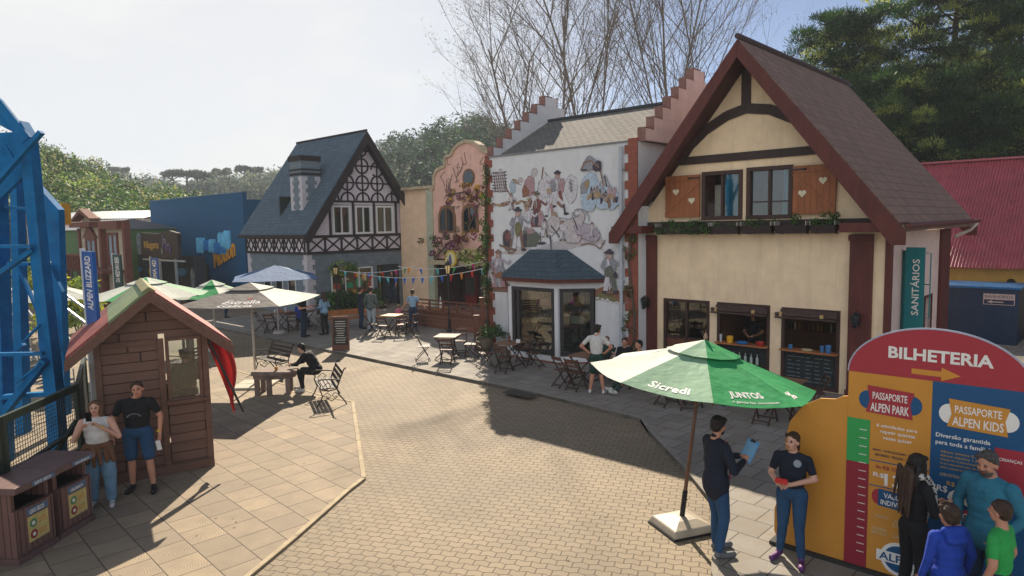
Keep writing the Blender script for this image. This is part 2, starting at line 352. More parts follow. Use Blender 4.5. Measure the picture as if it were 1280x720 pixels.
def dup(root, loc, rz, label=None, group=None, scale=None):
    kids = CH.get(root.name) or [c for c in root.children]
    CH[root.name] = kids
    r = root.copy(); COL.objects.link(r); r.location = (loc[0], loc[1], loc[2] if len(loc) > 2 else 0); r.rotation_euler = (0, 0, rz)
    if scale: r.scale = (scale,)*3 if isinstance(scale, (int, float)) else scale
    if label: r['label'] = label
    if group: r['group'] = group
    for ch in kids:
        c = ch.copy(); COL.objects.link(c); c.parent = r
        for g in ch.children:
            d = g.copy(); COL.objects.link(d); d.parent = c
    return r
# ---------------------------------------------------------------- palette
WHITE = mat('white_plaster', 'd2d2d3', .85, .05, 3, .15, 40, dirt=.12)
CREAM = mat('cream_plaster', 'ecd2ae', .85, .08, 2.5, .2, 40, dirt=.22)
PINKW = mat('pinkish_plaster', 'dcc0b6', .85, .08, 2.5, .15, 40, dirt=.2)
DRED = mat('dark_red_timber', '5a2820', .6, .22, 5, .3, 30, stretch=(1, 1, .3))
DBROWN = mat('dark_brown_timber', '3a2a25', .65, .2, 6, .3, 30)
FRAME = mat('brown_window_frame', '3e2720', .55, .2, 8)
SHUT = mat('orange_brown_board', '985a34', .6, .22, 9, .3, 30, stretch=(1, 1, .2))
WOODR = mat('reddish_wood', '6b3c2a', .6, .3, 12, .2, 30)
BLACKM = mat('black_metal', '1b1b1d', .45, .2, 20)
GLASS = glass_mat(); CGLASS = clear_glass()
GREYM = mat('grey_metal', '8a8d90', .4, .15, 10, metal=.6)
LETW = mat('white_lettering', 'e6e2dc', .6, .03)
WHITEP = mat('white_paint', 'd8d8d6', .5, .05)
BRICKR = mat('terracotta_quoin', '8c5040', .85, .2, 8, .4, 50)
LEAFD = mat('dark_leaf', '35532a', .6, .35, 4, sub=.35)
LEAFM = mat('mid_leaf', '55783a', .6, .35, 4, sub=.35)
LEAFL = mat('light_leaf', '8aa04c', .6, .3, 4, sub=.4)
LEAFY = mat('yellowish_leaf', 'a8a45c', .6, .3, 4, sub=.4)
BARK = mat('bark', '5b5148', .9, .3, 9, .6, 30)
BARKL = mat('pale_bark', '8f8476', .9, .35, 9, .6, 30)
SOIL = mat('soil', '2c2119', .95)
BLUEST = mat('blue_painted_steel', '1a6aa0', .75, .2, 3, .05, 40, dirt=.2, spec=.1)
def flatpoly(name, pts, z, mats, kind='structure', th=None):
    b = MB()
    if th: b.prism([(p[0], p[1]) for p in pts], z-th, z, 0, 'xy')
    else: b.add([(p[0], p[1], z) for p in pts], [tuple(range(len(pts)))])
    o = b.build(name, mats); tag(o, kind=kind); return o
PAVER = paver_mat()
TILEL = tile_mat('ribbed_plaza_slabs', '9f8d74', '857866', .5, R(46), True)
TILER = tile_mat('ribbed_pavement_slabs', '918c85', '7d7973', .5, R(44), True, joint='3c3833')
KERB = mat('kerb_stone', 'a8987c', .85, .2, 5, .3, 50, dirt=.25)
GRASS = mat('far_ground_grass', '5a6435', .9, .3, .05)
b = MB(); b.add([(-400, -60, -.06), (400, -60, -.06), (400, 350, -.06), (-400, 350, -.06)], [(0, 1, 2, 3)]); tag(b.build('ground', GRASS), kind='structure')
flatpoly('road', [(-45, -8), (32, -8), (32, 66), (-45, 66)], 0., PAVER)
PZ = [(-3.12, 9.16), (-2.78, 10.81), (-2.64, 11.3), (-4.02, 16.44), (-4.67, 16.87), (-12, 23.7), (-30, 24), (-30, -6), (-4.2, -6), (-3.5, 7.6)]
flatpoly('plaza', PZ, .03, TILEL, th=.04)
SWK = [(-14.5, 31.0), (-11.92, 28.6), (-5.78, 22.82), (-.81, 18.11), (.59, 16.79), (2.72, 14.41), (2.72, 13.56), (2.91, 11.38), (2.96, 9.79), (2.35, 7.9), (2.1, 6), (1.6, -6), (26, -6), (26, 40), (-8, 47)]
flatpoly('pavement', SWK, .075, TILER, th=.08)
def kerb(pts, w, z0, z1, name='kerb'):
    b = MB()
    for a, c in zip(pts[:-1], pts[1:]):
        a = Vector((*a, 0)); c = Vector((*c, 0)); d = c-a; n = max(1, int(d.length/.9)); s = Vector((-d.y, d.x, 0)).normalized()*w
        for i in range(n):
            p = a+d*(i/n)+d.normalized()*.004; q = a+d*((i+1)/n)-d.normalized()*.004; z = z1+rnd.uniform(-.003, .003)
            b.add([(v.x, v.y, zz) for zz in (z0, z) for v in (p, q, q+s, p+s)], [(0, 3, 2, 1), (4, 5, 6, 7), (0, 1, 5, 4), (1, 2, 6, 5), (2, 3, 7, 6), (3, 0, 4, 7)])
    return tag(b.build(name, KERB), kind='structure')
kerb([(-4.2, -6), (-3.5, 7.6), (-3.12, 9.16), (-2.78, 10.81), (-2.64, 11.3), (-4.02, 16.44), (-4.67, 16.87), (-12, 23.7)], -.075, 0, .042)
KERB = mat('grey_kerb_stone', '8a8377', .85, .2, 5, .3, 50, dirt=.3); kerb([p for p in SWK[:12]], .085, 0, .084)
b = MB(); g0 = at(650, 492, .08); g0 = Vector(g0)
b.M = Matrix.Translation(g0) @ Matrix.Rotation(RZ, 4, 'Z')
b.box(-.45, .45, -.2, .2, -.002, .006)
for i in range(14): b.box(-.42+i*.062, -.40+i*.062, -.17, .17, .006, .012)
tag(b.build('drain_grate', mat('rusty_iron', '4a4540', .7, .3, 9)), 'dark iron drain grate in the pavement in front of the white building', 'drain')

# hills: real terrain far behind
def hill(name, prof, dist, depth, col, seed, drop=2.):
    """ridge line through the surveyed skyline points (px,py) at a distance; falls towards the viewer and away"""
    r2 = np.random.default_rng(seed); xs = [p[0] for p in prof]; ys = [p[1] for p in prof]
    nx, ny = 90, 14; vs = []; top = []
    for j in range(ny):
        t = j/(ny-1); D = dist-depth*.7+depth*1.4*t; k = math.sin(math.pi*min(1, t/1.0))**.8 if t > 0 else 0
        for i in range(nx):
            px = xs[0]+(xs[-1]-xs[0])*i/(nx-1); py = np.interp(px, xs, ys)
            q = ray(px, py); s = dist/q[1]; zt = CAMH+q[2]*s; X = q[0]*s*(D/dist)**.3
            e = min(1, (i+1)/6, (nx-i)/6)
            vs.append((X, D, -1+(zt+1-drop)*k*e+r2.normal(0, .25)*k))
    fs = [(j*nx+i, j*nx+i+1, (j+1)*nx+i+1, (j+1)*nx+i) for j in range(ny-1) for i in range(nx-1)]
    b = MB(); b.add(vs, fs); o = b.build(name, mat(name+'_soil', col, .95, .35, .08), smooth=True); tag(o, kind='structure')
    return np.array(vs).reshape(ny, nx, 3)
def leaf_quads(centers, radii, per, size, rng, flat=.6, outward=.5, elong=1.6):
    """per leaf-sized quads round every clump centre; returns verts, faces, shade ids"""
    C = np.repeat(np.asarray(centers, float), per, 0); Rr = np.repeat(np.asarray(radii, float), per, 0)
    n = len(C); d = rng.normal(size=(n, 3)); d /= np.linalg.norm(d, axis=1)[:, None]
    rad = rng.uniform(.55, 1.05, n)**.6
    P = C+d*Rr*rad[:, None]
    nor = d*outward+rng.normal(size=(n, 3))*(1-outward); nor[:, 2] += .25; nor /= np.linalg.norm(nor, axis=1)[:, None]
    a = np.cross(nor, rng.normal(size=(n, 3))); a /= np.linalg.norm(a, axis=1)[:, None]; c = np.cross(nor, a)
    sz = size*rng.uniform(.6, 1.4, n)[:, None]
    V = np.stack([P-a*sz*elong, P+c*sz*.55, P+a*sz*elong, P-c*sz*.55], 1).reshape(-1, 3)
    return V, np.arange(4*n).reshape(n, 4)
def mesh_np(name, V, Fq, mi, mats, parent=None):
    me = bpy.data.meshes.new(name); n = len(Fq)
    me.vertices.add(len(V)); me.vertices.foreach_set('co', np.asarray(V, np.float32).ravel())
    me.loops.add(n*4); me.loops.foreach_set('vertex_index', np.asarray(Fq, np.int32).ravel())
    me.polygons.add(n); me.polygons.foreach_set('loop_start', np.arange(0, 4*n, 4, dtype=np.int32))
    for m_ in mats: me.materials.append(m_)
    me.polygons.foreach_set('material_index', np.asarray(mi, np.int32)); me.update(); me.validate()
    o = bpy.data.objects.new(name, me); COL.objects.link(o)
    if parent is not None: o.parent = parent
    return o
def clumps_mesh(name, C, Rd, per, size, mats, seed, parent=None, weights=None, **kw):
    rng = np.random.default_rng(seed); V, Fq = leaf_quads(C, Rd, per, size, rng, **kw)
    mi = np.repeat(rng.choice(len(mats), len(C), p=weights), per); j = rng.random(len(mi)) < .3
    mi[j] = rng.choice(len(mats), j.sum(), p=weights)
    return mesh_np(name, V, Fq, mi, mats, parent)

def forest(name, surf, n, rr, per, size, mats, seed, jlo=2, jhi=10, weights=None):
    rng = np.random.default_rng(seed); ny, nx, _ = surf.shape; C = []; Rd = []
    for k in range(n):
        j = rng.uniform(jlo, jhi); i = rng.uniform(1, nx-2); j0, i0 = int(j), int(i); fj, fi = j-j0, i-i0
        p = (surf[j0, i0]*(1-fi)+surf[j0, i0+1]*fi)*(1-fj)+(surf[j0+1, i0]*(1-fi)+surf[j0+1, i0+1]*fi)*fj
        r = rng.uniform(*rr); hh = rng.uniform(.9, 1.7)
        C.append(p+np.array([0, 0, r*hh*.5])); Rd.append((r, r, r*hh))
        if rng.random() < .6: C.append(p+np.array([rng.normal(0, r*.5), rng.normal(0, r*.5), r*hh*1.1])); Rd.append((r*.6, r*.6, r*.7))
    o = clumps_mesh(name, C, Rd, per, size, mats, seed+1, weights=weights); tag(o, kind='stuff'); return o
FAR1 = mat('far_leaf_hazed_blue_green', '4d6154', .8, .3, .3, sub=.3); FAR2 = mat('far_leaf_hazed_grey_green', '66755f', .8, .3, .3, sub=.3); FAR3 = mat('far_leaf_hazed_pale', '8b9176', .8, .3, .3, sub=.35)  # distance haze is mixed into these bluish leaf colours
s1 = hill('hill', [(-80, 150), (30, 176), (75, 188), (110, 212), (150, 226), (200, 238), (260, 246), (300, 250)], 95, 60, '3a4526', 3, drop=4.0)
tag(forest('left_hill_forest', s1, 1300, (.8, 2.2), 130, .15, [LEAFD, LEAFM, LEAFL, LEAFY], 11, 2, 8.6, [.42, .3, .16, .12]), 'sunlit mixed forest covering the near hill on the left', 'forest')
s2 = hill('hill', [(60, 228), (130, 222), (160, 216), (190, 219), (215, 232), (260, 226), (310, 218), (350, 214), (420, 222), (480, 230)], 250, 120, '47543f', 5, drop=8)
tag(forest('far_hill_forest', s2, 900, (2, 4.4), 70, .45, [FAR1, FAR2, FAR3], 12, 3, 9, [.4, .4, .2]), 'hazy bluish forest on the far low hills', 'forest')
s3 = hill('hill', [(400, 225), (440, 190), (470, 172), (520, 168), (560, 150), (610, 142), (640, 160), (690, 190), (760, 215), (900, 225), (1300, 240)], 170, 110, '47543f', 6, drop=7)
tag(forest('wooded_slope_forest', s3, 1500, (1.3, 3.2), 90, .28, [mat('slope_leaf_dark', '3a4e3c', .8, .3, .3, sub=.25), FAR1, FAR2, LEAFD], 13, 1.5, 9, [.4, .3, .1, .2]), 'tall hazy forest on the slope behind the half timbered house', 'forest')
# araucarias on the skyline
def araucaria(px, py, D, label, seed):
    rr_ = random.Random(seed); q = ray(px, py); s = D/q[1]; X, Z = q[0]*s, CAMH+q[2]*s; H = 15
    t = thing('araucaria_tree', label, 'tree', (X, D, Z-H+1.5), 0, 'flat topped pines on the far skyline')
    b = MB(); b.tube([(0, 0, 0), (.1, 0, H*.5), (0, 0, H-1.6)], [.4, .32, .22], 6)
    for k in range(9):
        a = k*.7+rr_.random(); b.tube([(0, 0, H-3.4), (1.4*math.cos(a), 1.4*math.sin(a), H-2.6), (3*math.cos(a), 3*math.sin(a), H-1.9)], [.12, .09, .05], 4)
    b.build('trunk', BARK, t)
    C = [(rr_.uniform(.6, 3.3)*math.cos(a), rr_.uniform(.6, 3.3)*math.sin(a), H-1.6+rr_.uniform(-.5, .6)) for a in [rr_.uniform(0, 6.3) for _ in range(16)]]
    clumps_mesh('crown', C, [(1.1, 1.1, .5)]*16, 60, .33, [FAR1, FAR2], seed, t)
for i, (px, py, wh) in enumerate([(215, 217, 'leftmost flat topped pine on the far skyline right of the low hill'), (233, 216, 'wide flat topped pine, second from the left on the skyline'), (246, 217, 'flat topped pine, third from the left on the skyline'), (258, 219, 'small flat topped pine at the right end of the skyline row'), (277, 214, 'lone flat topped pine on the skyline above the blue wall'), (305, 211, 'flat topped pine on the skyline above the right end of the blue wall'), (316, 212, 'flat topped pine nearest the slate roofed house on the skyline'), (150, 212, 'rounded skyline pine above the western style front')]):
    araucaria(px, py, 205+i*4, wh, 50+i)
# ================================================================ cream chalet
hb = at(1047, 496); hb = np.array([hb[0], hb[1], 0])
def loc(p, o=hb): d = np.array(p)-o; return float(d@U), float(d@B), float(p[2])
H = thing('chalet_house', 'large cream chalet with dark red timbers, steep shingled gable and heart shutters', 'house', hb, RZ)
def holed(b, x0, x1, z0, z1, holes, y0, y1, mi=0):
    xs = sorted({x0, x1, *[q for h in holes for q in h[:2] if x0 < q < x1]}); zs = sorted({z0, z1, *[q for h in holes for q in h[2:4] if z0 < q < z1]})
    for a, c in zip(xs[:-1], xs[1:]):
        run = None
        for d, e in zip(zs[:-1], zs[1:]):
            mid = ((a+c)/2, (d+e)/2); inh = any(h[0] < mid[0] < h[1] and h[2] < mid[1] < h[3] for h in holes)
            if not inh: run = (run[0], e) if run else (d, e)
            if inh and run: b.box(a, c, y0, y1, run[0], run[1], mi); run = None
        if run: b.box(a, c, y0, y1, run[0], run[1], mi)
HOL = [(-4.76, -3.35, .25, 2.13), (-3.12, -1.68, .10, 2.12), (-1.38, .02, .10, 2.10)]
UH = [(-3.59, -2.45, 4.33, 5.62), (-2.34, -1.16, 4.33, 5.65)]
b = MB(); holed(b, -5.45, .96, 0, 4.45, HOL+UH, 0, .22)
b.prism([(-5.45, 4.452), (-3.59, 4.452), (-3.59, 5.66), (-2.52, 5.66), (-2.52, 8.4), (-2.26, 8.4-.0)][:0] or [(-5.45, 4.452), (-3.592, 4.452), (-3.592, 5.652), (.0, 5.652), (-2.26, 8.42)][:0] or [(-4.47, 5.652), (-.05, 5.652), (-2.26, 8.38)], 0, .22)
b.prism([(-5.45, 4.452), (-3.592, 4.452), (-3.592, 5.65), (-4.47, 5.65)], 0, .22); b.prism([(-1.158, 4.452), (.94, 4.452), (-.05, 5.65), (-1.158, 5.65)], 0, .22)
b.box(-2.448, -2.342, .0, .22, 4.452, 5.65); b.box(-3.59, -2.45, 0, .22, 5.62, 5.65); b.box(-3.592, -3.59, 0, .22, 4.452, 5.6)
b.build('wall', CREAM, H)
b = MB(); holed(b, .22, 6.7, 0, 3.95, [(3.5, 4.7, 0, 2.1)], 0, .22); b.M = None
b2 = MB(); b2.M = Matrix(((0, -1, 0, .96), (1, 0, 0, 0), (0, 0, 1, 0), (0, 0, 0, 1)))
holed(b2, .222, 6.7, 0, 3.95, [(3.5, 4.7, 0, 2.1)], 0, .22); b2.build('side_wall', PINKW, H)
b = MB(); b.box(-5.45, -5.23, .222, 6.7, 0, 4.4); b.box(-5.45, .96, 6.702, 6.9, 0, 4.4); b.build('back_wall', PINKW, H)
b = MB(); b.box(.80, .84, 3.5, 4.7, 0, 2.1, 0); b.box(.9, .99, 3.44, 3.5, 0, 2.16, 1); b.box(.9, .99, 4.7, 4.76, 0, 2.16, 1); b.box(.9, .99, 3.5, 4.7, 2.1, 2.16, 1); b.box(.84, .87, 4.08, 4.12, .05, 2.05, 1)
b.build('side_door', [mat('dark_door', '2a2624', .5), DRED], H)
# timbers
b = MB(); b.box(-5.47, -4.97, -.13, -.001, .08, 3.93); b.box(.22, .71, -.13, -.001, .08, 3.93)
for z in (.1, 3.78): b.box(-5.5, -4.94, -.16, -.131, z, z+.14); b.box(.19, .74, -.16, -.131, z, z+.14)
b.build('pillar', DRED, H, bevel=.012)
b = MB(); b.box(.95, 1.09, -.03, .12, .08, 4.0); b.box(.963, 1.05, 5.5, 6.6, .08, 3.95); b.build('corner_post', DRED, H, bevel=.01)
b = MB(); b.box(-5.46, .97, -.06, -.001, 4.02, 4.30, 0)
b.prism([(-4.38, 5.85), (-.14, 5.85), (-.31, 6.06), (-4.21, 6.06)], -.05, -.001); b.box(-2.5, -2.26, -.05, -.001, 7.25, 8.25, 0)
def arcbeam(pts, wd, y0=-.052, y1=-.002):
    n = len(pts)
    for i in range(n-1):
        (a, c), (d, e) = pts[i], pts[i+1]; L_ = math.hypot(d-a, e-c); nx_, nz_ = -(e-c)/L_*wd/2, (d-a)/L_*wd/2
        b.prism([(a-nx_, c-nz_), (d-nx_, e-nz_), (d+nx_, e+nz_), (a+nx_, c+nz_)], y0-.0015*i, y1)
arcbeam([(-2.38, 7.16), (-2.9, 7.03), (-3.5, 6.72), (-3.95, 6.35), (-4.25, 5.95)], .25); arcbeam([(-2.38, 7.161), (-1.75, 7.05), (-1.15, 6.75), (-.7, 6.38), (-.35, 5.95)], .25, -.053)
b.build('beam', DBROWN, H)
# roof
SHING = course_mat('mauve_roof_shingle', '6d5348', '8c7062', '3e2e28', .28, .16, 'YX', .008, .85, .012)
sl = (8.72-4.13)/(3.72)
b = MB(); cx = -2.26; th = .16
for sg in (-1, 1):
    o_ = [(cx, 8.74), (cx+sg*3.76, 8.74-sl*3.76), (cx+sg*3.76-.0*sg, 8.74-sl*3.76-.10), (cx, 8.74-th*1.6)]
    if sg < 0: o_ = o_[::-1]
    b.prism(o_, -.8, 7.6)
b.build('roof', SHING, H)
b = MB()
for sg in (-1, 1):
    for y0 in (-.87, 7.602):
        b.prism([(cx, 8.70), (cx+sg*3.80, 8.70-sl*3.80), (cx+sg*3.80, 8.70-sl*3.80-.30), (cx+sg*3.52, 8.70-sl*3.80-.30), (cx, 8.70-.42)][::sg], y0, y0+.068)
b.build('bargeboard', DRED, H, bevel=.008)
b = MB()
for sg in (-1, 1): b.prism([(cx, 8.74-th*1.6-.012), (cx+sg*3.5, 8.74-sl*3.5-.2), (cx+sg*3.5, 8.74-sl*3.5-.25), (cx, 8.74-th*1.6-.07)][::sg], -.795, -.005)
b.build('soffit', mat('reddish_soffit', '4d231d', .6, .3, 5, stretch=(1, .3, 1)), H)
b = MB(); b.box(-6.02, -5.02, -.80, -.135, 3.99, 4.20); b.box(.18, 1.46, -.80, -.135, 3.99, 4.20); b.box(1.1, 1.46, -.134, 7.5, 4.0, 4.17)
b.box(-6.02, -5.46, -.134, 7.5, 4.0, 4.17); b.build('eave_box', DRED, H, bevel=.01)
b = MB(); b.tube([(cx, -.86, 8.79), (cx, 7.6, 8.79)], .07, 6); b.build('ridge_cap', mat('dark_ridge', '4a3a3c', .8), H)
b = MB(); b.tube([(1.58, -.8, 4.12), (1.58, 7.55, 4.16)], .06, 8, 0); b.tube([(1.58, 7.3, 4.1), (1.45, 7.1, 3.9), (1.1, 6.9, 3.7)], .05, 8, 1); b.build('gutter', [DRED, mat('pale_pipe', 'b9aca2', .6, .2)], H)
# ---- interior seen through the openings
INT = mat('dim_interior_wall', '6a4a34', .9, .2, 2)
b = MB(); b.box(-5.2, .7, 2.2, 2.25, .1, 2.6, 0); b.box(-5.2, .7, .25, 2.2, 2.55, 2.6, 0); b.box(-5.2, .7, .25, 2.2, .1, .13, 0); b.box(-3.24, -3.2, .25, 2.2, .1, 2.55, 0)
b.box(-4.3, -.3, 2.2, 2.25, 4.1, 5.75, 0); b.box(-5.0, .4, .25, 2.2, 4.1, 4.14, 0)
b.build('interior', INT, H)
b = MB()
for z in (1.2, 1.55, 1.9):
    b.box(-3.1, .6, 1.95, 2.19, z, z+.03, 0)
    for i in range(30):
        x = -3.0+i*.12+rnd.uniform(-.02, .02); r = rnd.uniform(.025, .045); b.lathe([(r, 0), (r, .14), (r*.4, .19), (r*.4, .24)], (x, 2.06, z+.031), 6, rnd.choice([1, 2, 3, 4]))
b.build('shelf', [WOODR, mat('amber_jar', 'a3752f', .4), mat('pale_jar', 'b6a890', .4), mat('green_bottle', '2f4a2c', .3), mat('red_tin', '7a2f25', .4)], H)
# ---- windows
def frame(b, x0, x1, z0, z1, w_=.07, y0=-.03, y1=.12, mi=0):
    b.box(x0, x0+w_, y0, y1, z0, z1, mi); b.box(x1-w_, x1, y0, y1, z0, z1, mi); b.box(x0+w_, x1-w_, y0, y1, z1-w_, z1, mi); b.box(x0+w_, x1-w_, y0, y1, z0, z0+w_, mi)
b = MB(); frame(b, *HOL[0], .08); b.box(-4.08, -4.02, -.01, .1, .33, 2.05); b.box(-4.68, -3.43, .0, .08, 1.0, 1.05)
wf = b.build('window', FRAME, H, bevel=.004); b = MB(); b.box(-4.68, -4.08, .04, .05, 1.05, 2.05); b.box(-4.02, -3.43, .04, .05, 1.05, 2.05); b.build('pane', CGLASS, wf)
b = MB(); b.box(-4.68, -3.43, .03, .06, .33, 1.0); b.build('lower_panel', WOODR, wf)
b = MB(); 
for i in range(12): b.tube([(-4.62+i*.05, .16+.02*(i % 2), .9), (-4.62+i*.05, .16+.02*(i % 2), 2.1)], .028, 5)
b.build('curtain', mat('brown_curtain', '5b4433', .9, .2), wf)
for k, (x0, x1, z0, z1) in enumerate(HOL[1:]):
    b = MB(); frame(b, x0, x1, z0, z1, .08); wf = b.build('serving_window', FRAME, H, bevel=.004)
    b = MB(); b.box(x0+.02, x1-.02, -.22, .18, 1.02, 1.06); b.build('counter', mat('orange_wood_counter', 'a5683c', .5, .25, 8, stretch=(.3, 1, 1)), wf, bevel=.004)
    b = MB(); b.box(x0+.08, x1-.08, .02, .06, z0+.08, 1.02, 0)
    if k == 0:
        for i in range(7):
            for j in range(2):
                b.lathe([(.035, 0), (.035, .16), (.012, .2), (.012, .27)], (x0+.18+i*.16, -.06, .55-.38*j), 8, 1)
        for j in range(2): b.box(x0+.08, x1-.08, -.1, .02, .52-.38*j, .54-.38*j, 2)
    else:
        rr2 = random.Random(5)
        for i in range(7):
            for j in range(5):
                a = x0+.16+j*.22; b.box(a, a+rr2.uniform(.08, .2), .012, .018, .26+i*.1, .275+i*.1, 1)
    b.build('chalkboard' if k else 'bottle_rack', [mat('slate_board', '22282a', .7, .25, 4), mat('chalk_grey', '6f7d80', .8) if k else mat('pale_bottle', 'a9b5ac', .3), DBROWN], wf)
    b = MB(); b.tube([(x0-.12, -.12, 1.93), (x1-.04, -.12, 1.93)], .05, 10, 0); b.tube([(x0-.1, -.2, 1.86), (x1-.04, -.2, 1.86)], .025, 8, 0); b.box(x0, x1-.06, -.1, -.04, 1.97, 2.06, 0)
    b.box(x1-.42, x1-.34, -.19, -.11, 1.9, 1.98, 1); b.box(x0+.0, x0+.06, -.19, -.08, 1.88, 1.99, 1)
    b.build('rolled_blind', [mat('dark_rolled_cloth', '4a3734', .8, .2, 8), mat('brass_clip', 'b59a63', .4)], wf)
for nm, ct, col, x, r_, h_, lab in [('bucket', 'bucket', 'd9a520', -2.72, .09, .17, 'yellow bucket on the counter of the middle serving window'), ('vase', 'vase', 'b9bcc0', -2.98, .035, .2, 'slim pale vase at the left end of the middle counter'), ('tray', 'tray', '2d6fae', -2.38, .15, .05, 'blue tray on the counter of the middle serving window'), ('basket', 'basket', 'a32a28', -1.9, .11, .1, 'red basket at the right end of the middle counter'), ('mug', 'mug', '3a6a9c', -1.12, .05, .12, 'blue mug at the left of the chalkboard window counter'), ('plate', 'plate', 'c9b890', -.72, .14, .03, 'pale plate of food on the chalkboard window counter'), ('jug', 'jug', '3f6f9f', -.22, .07, .19, 'blue jug at the right end of the chalkboard window counter'), ('jug', 'jug', '3f6f9f', -.36, .05, .16, 'smaller blue jug left of the jug at the right end')]:
    t = thing(nm, lab, ct, hb+U*x-B*.08+np.array([0, 0, 1.062]), RZ); b = MB(); b.lathe([(r_*.8, 0), (r_, h_*.7), (r_, h_), (r_*.9, h_), (r_*.7, h_*.5)], (0, 0, 0), 14); b.build('body', mat('glaze_'+col, col, .4, .08), t, smooth=False)
WH = [(-3.59, -2.45, 4.33, 5.62), (-2.34, -1.16, 4.33, 5.65)]
for k, (x0, x1, z0, z1) in enumerate(WH):
    b = MB(); frame(b, x0, x1, z0, z1, .10, -.05, .15); b.box((x0+x1)/2-.03, (x0+x1)/2+.03, -.02, .12, z0+.1, z1-.1)
    if k: b.box(x0+.1, x1-.1, .0, .08, z0+.42, z0+.45)
    wf = b.build('upper_window', FRAME, H, bevel=.004)
    b = MB(); b.box(x0+.1, (x0+x1)/2-.03, .05, .06, z0+.1, z1-.1) if k else None; b.box((x0+x1)/2+.03, x1-.1, .05, .06, z0+.1, z1-.1); b.build('pane', CGLASS, wf)
    b = MB(); xs_ = (x0+.62, x1-.1) if k == 0 else (x1-.28, x1-.06)
    n_ = 10 if k == 0 else 5
    for i in range(n_): x = xs_[0]+(xs_[1]-xs_[0])*i/(n_-1); b.tube([(x, .2+.03*(i % 2), z0+.0), (x+.01, .2, z0+.6), (x, .2+.03*(i % 2), z1-.08)], .04, 6)
    b.build('curtain', mat('blue_curtain', '1f7f9c', .8, .2, 5), wf)
    if k == 0:
        b = MB(); b.box(x0+.12, x0+.45, .5, .9, z0, z0+.95); b.build('cabinet', mat('pale_cabinet', 'a9a79c', .6), wf)
# shutters with hearts
def heart(cx_, cz, s_):
    pts = []
    for i in range(20):
        t = 2*math.pi*i/20; pts.append((cx_+s_*.0625*16*math.sin(t)**3*.95, cz+s_*.0625*(13*math.cos(t)-5*math.cos(2*t)-2*math.cos(3*t)-math.cos(4*t))))
    return pts
for k, (x0, x1, z0, z1, hs) in enumerate([(-4.66, -3.62, 4.42, 5.56, [(-4.33, 5.12), (-3.85, 4.87)]), (-1.13, -.13, 4.42, 5.60, [(-.42, 5.22), (-.9, 4.93)])]):
    b = MB(); b.box(x0, x1, -.10, -.055, z0, z1, 0); b.box(x0, x1, -.125, -.1005, z1-.16, z1, 0); b.box(x0, x1, -.125, -.1005, z0, z0+.12, 0)
    a, c = ((x0, z0+.1), (x1, z1-.2)) if k == 0 else ((x1, z0+.1), (x0, z1-.2))
    b.bar((a[0], -.108, a[1]), (c[0], -.108, c[1]), .05, .022, (0, 1, 0), 0)
    for i in range(1, 7): x = x0+(x1-x0)*i/7; b.box(x-.003, x+.003, -.1025, -.1, z0+.12, z1-.16, 1)
    o = b.build('shutter', [SHUT, DBROWN], H)
    for hx, hz in hs:
        b = MB(); b.prism(heart(hx, hz, .10), -.112, -.1026); b.build('heart_cutout', mat('pale_heart', 'd8cfb4', .7), o)
    b = MB(); s_ = 1 if k else -1; xh = x0 if k else x1; b.box(min(xh, xh+s_*.28), max(xh, xh+s_*.28), -.14, -.126, z1-.11, z1-.07); b.lathe([(.03, 0), (.03, .05)], (xh+s_*.3, -.14, z1-.115), 8); b.build('hinge', BLACKM, o)
# flower boxes on brackets (each lifts off)
for i, (p0, p1, lab) in enumerate([(822, 889, 'long flower box overflowing with trailing green under the left heart shutter'), (891, 924, 'small dark flower box under the open window with blue curtain'), (928, 966, 'flower box with spreading plants under the closed right window'), (970, 1010, 'flower box with one upright plant, second from the right end'), (1014, 1046, 'flower box with bushy green at the right end under the right heart shutter')]):
    x0, _ = fac(p0, 290, hb, -.3); x1, _ = fac(p1, 290, hb, -.3)
    t = thing('flower_box', lab, 'flower box', hb+U*x0-B*.3+np.array([0, 0, 3.96]), RZ, 'flower boxes under the chalet windows')
    w_ = x1-x0; b = MB(); b.prism([(-.10, 0), (.10, 0), (.13, .2), (-.13, .2)], .01, w_-.01, 0, 'yz')
    b.build('trough', mat('dark_trough', '2e2220', .6), t)
    b = MB(); b.box(.05, .08, .1, .29, -.02, 0); b.box(w_-.08, w_-.05, .1, .29, -.02, 0); b.box(0, .02, -.14, .2, .2, .3) ; b.box(w_-.02, w_, -.14, .2, .2, .3); b.build('bracket', mat('pale_bracket', '9b948a', .6), t)
    n_ = [26, 5, 12, 7, 20][i]; rg = random.Random(i)
    C_ = [(w_*(rg.random() if i not in (3,) else .5+.2*rg.random()), rg.uniform(-.12, .08), .22+rg.uniform(-.05, [.12, .08, .16, .3, .26][i])) for _ in range(n_)]
    if i == 0: C_ += [(w_*rg.random(), -.14, .05+rg.random()*.1) for _ in range(26)]
    clumps_mesh('foliage', C_, [(.11, .1, .08)]*len(C_), 34, .022, [LEAFD, LEAFM], 30+i, t, elong=1.4)
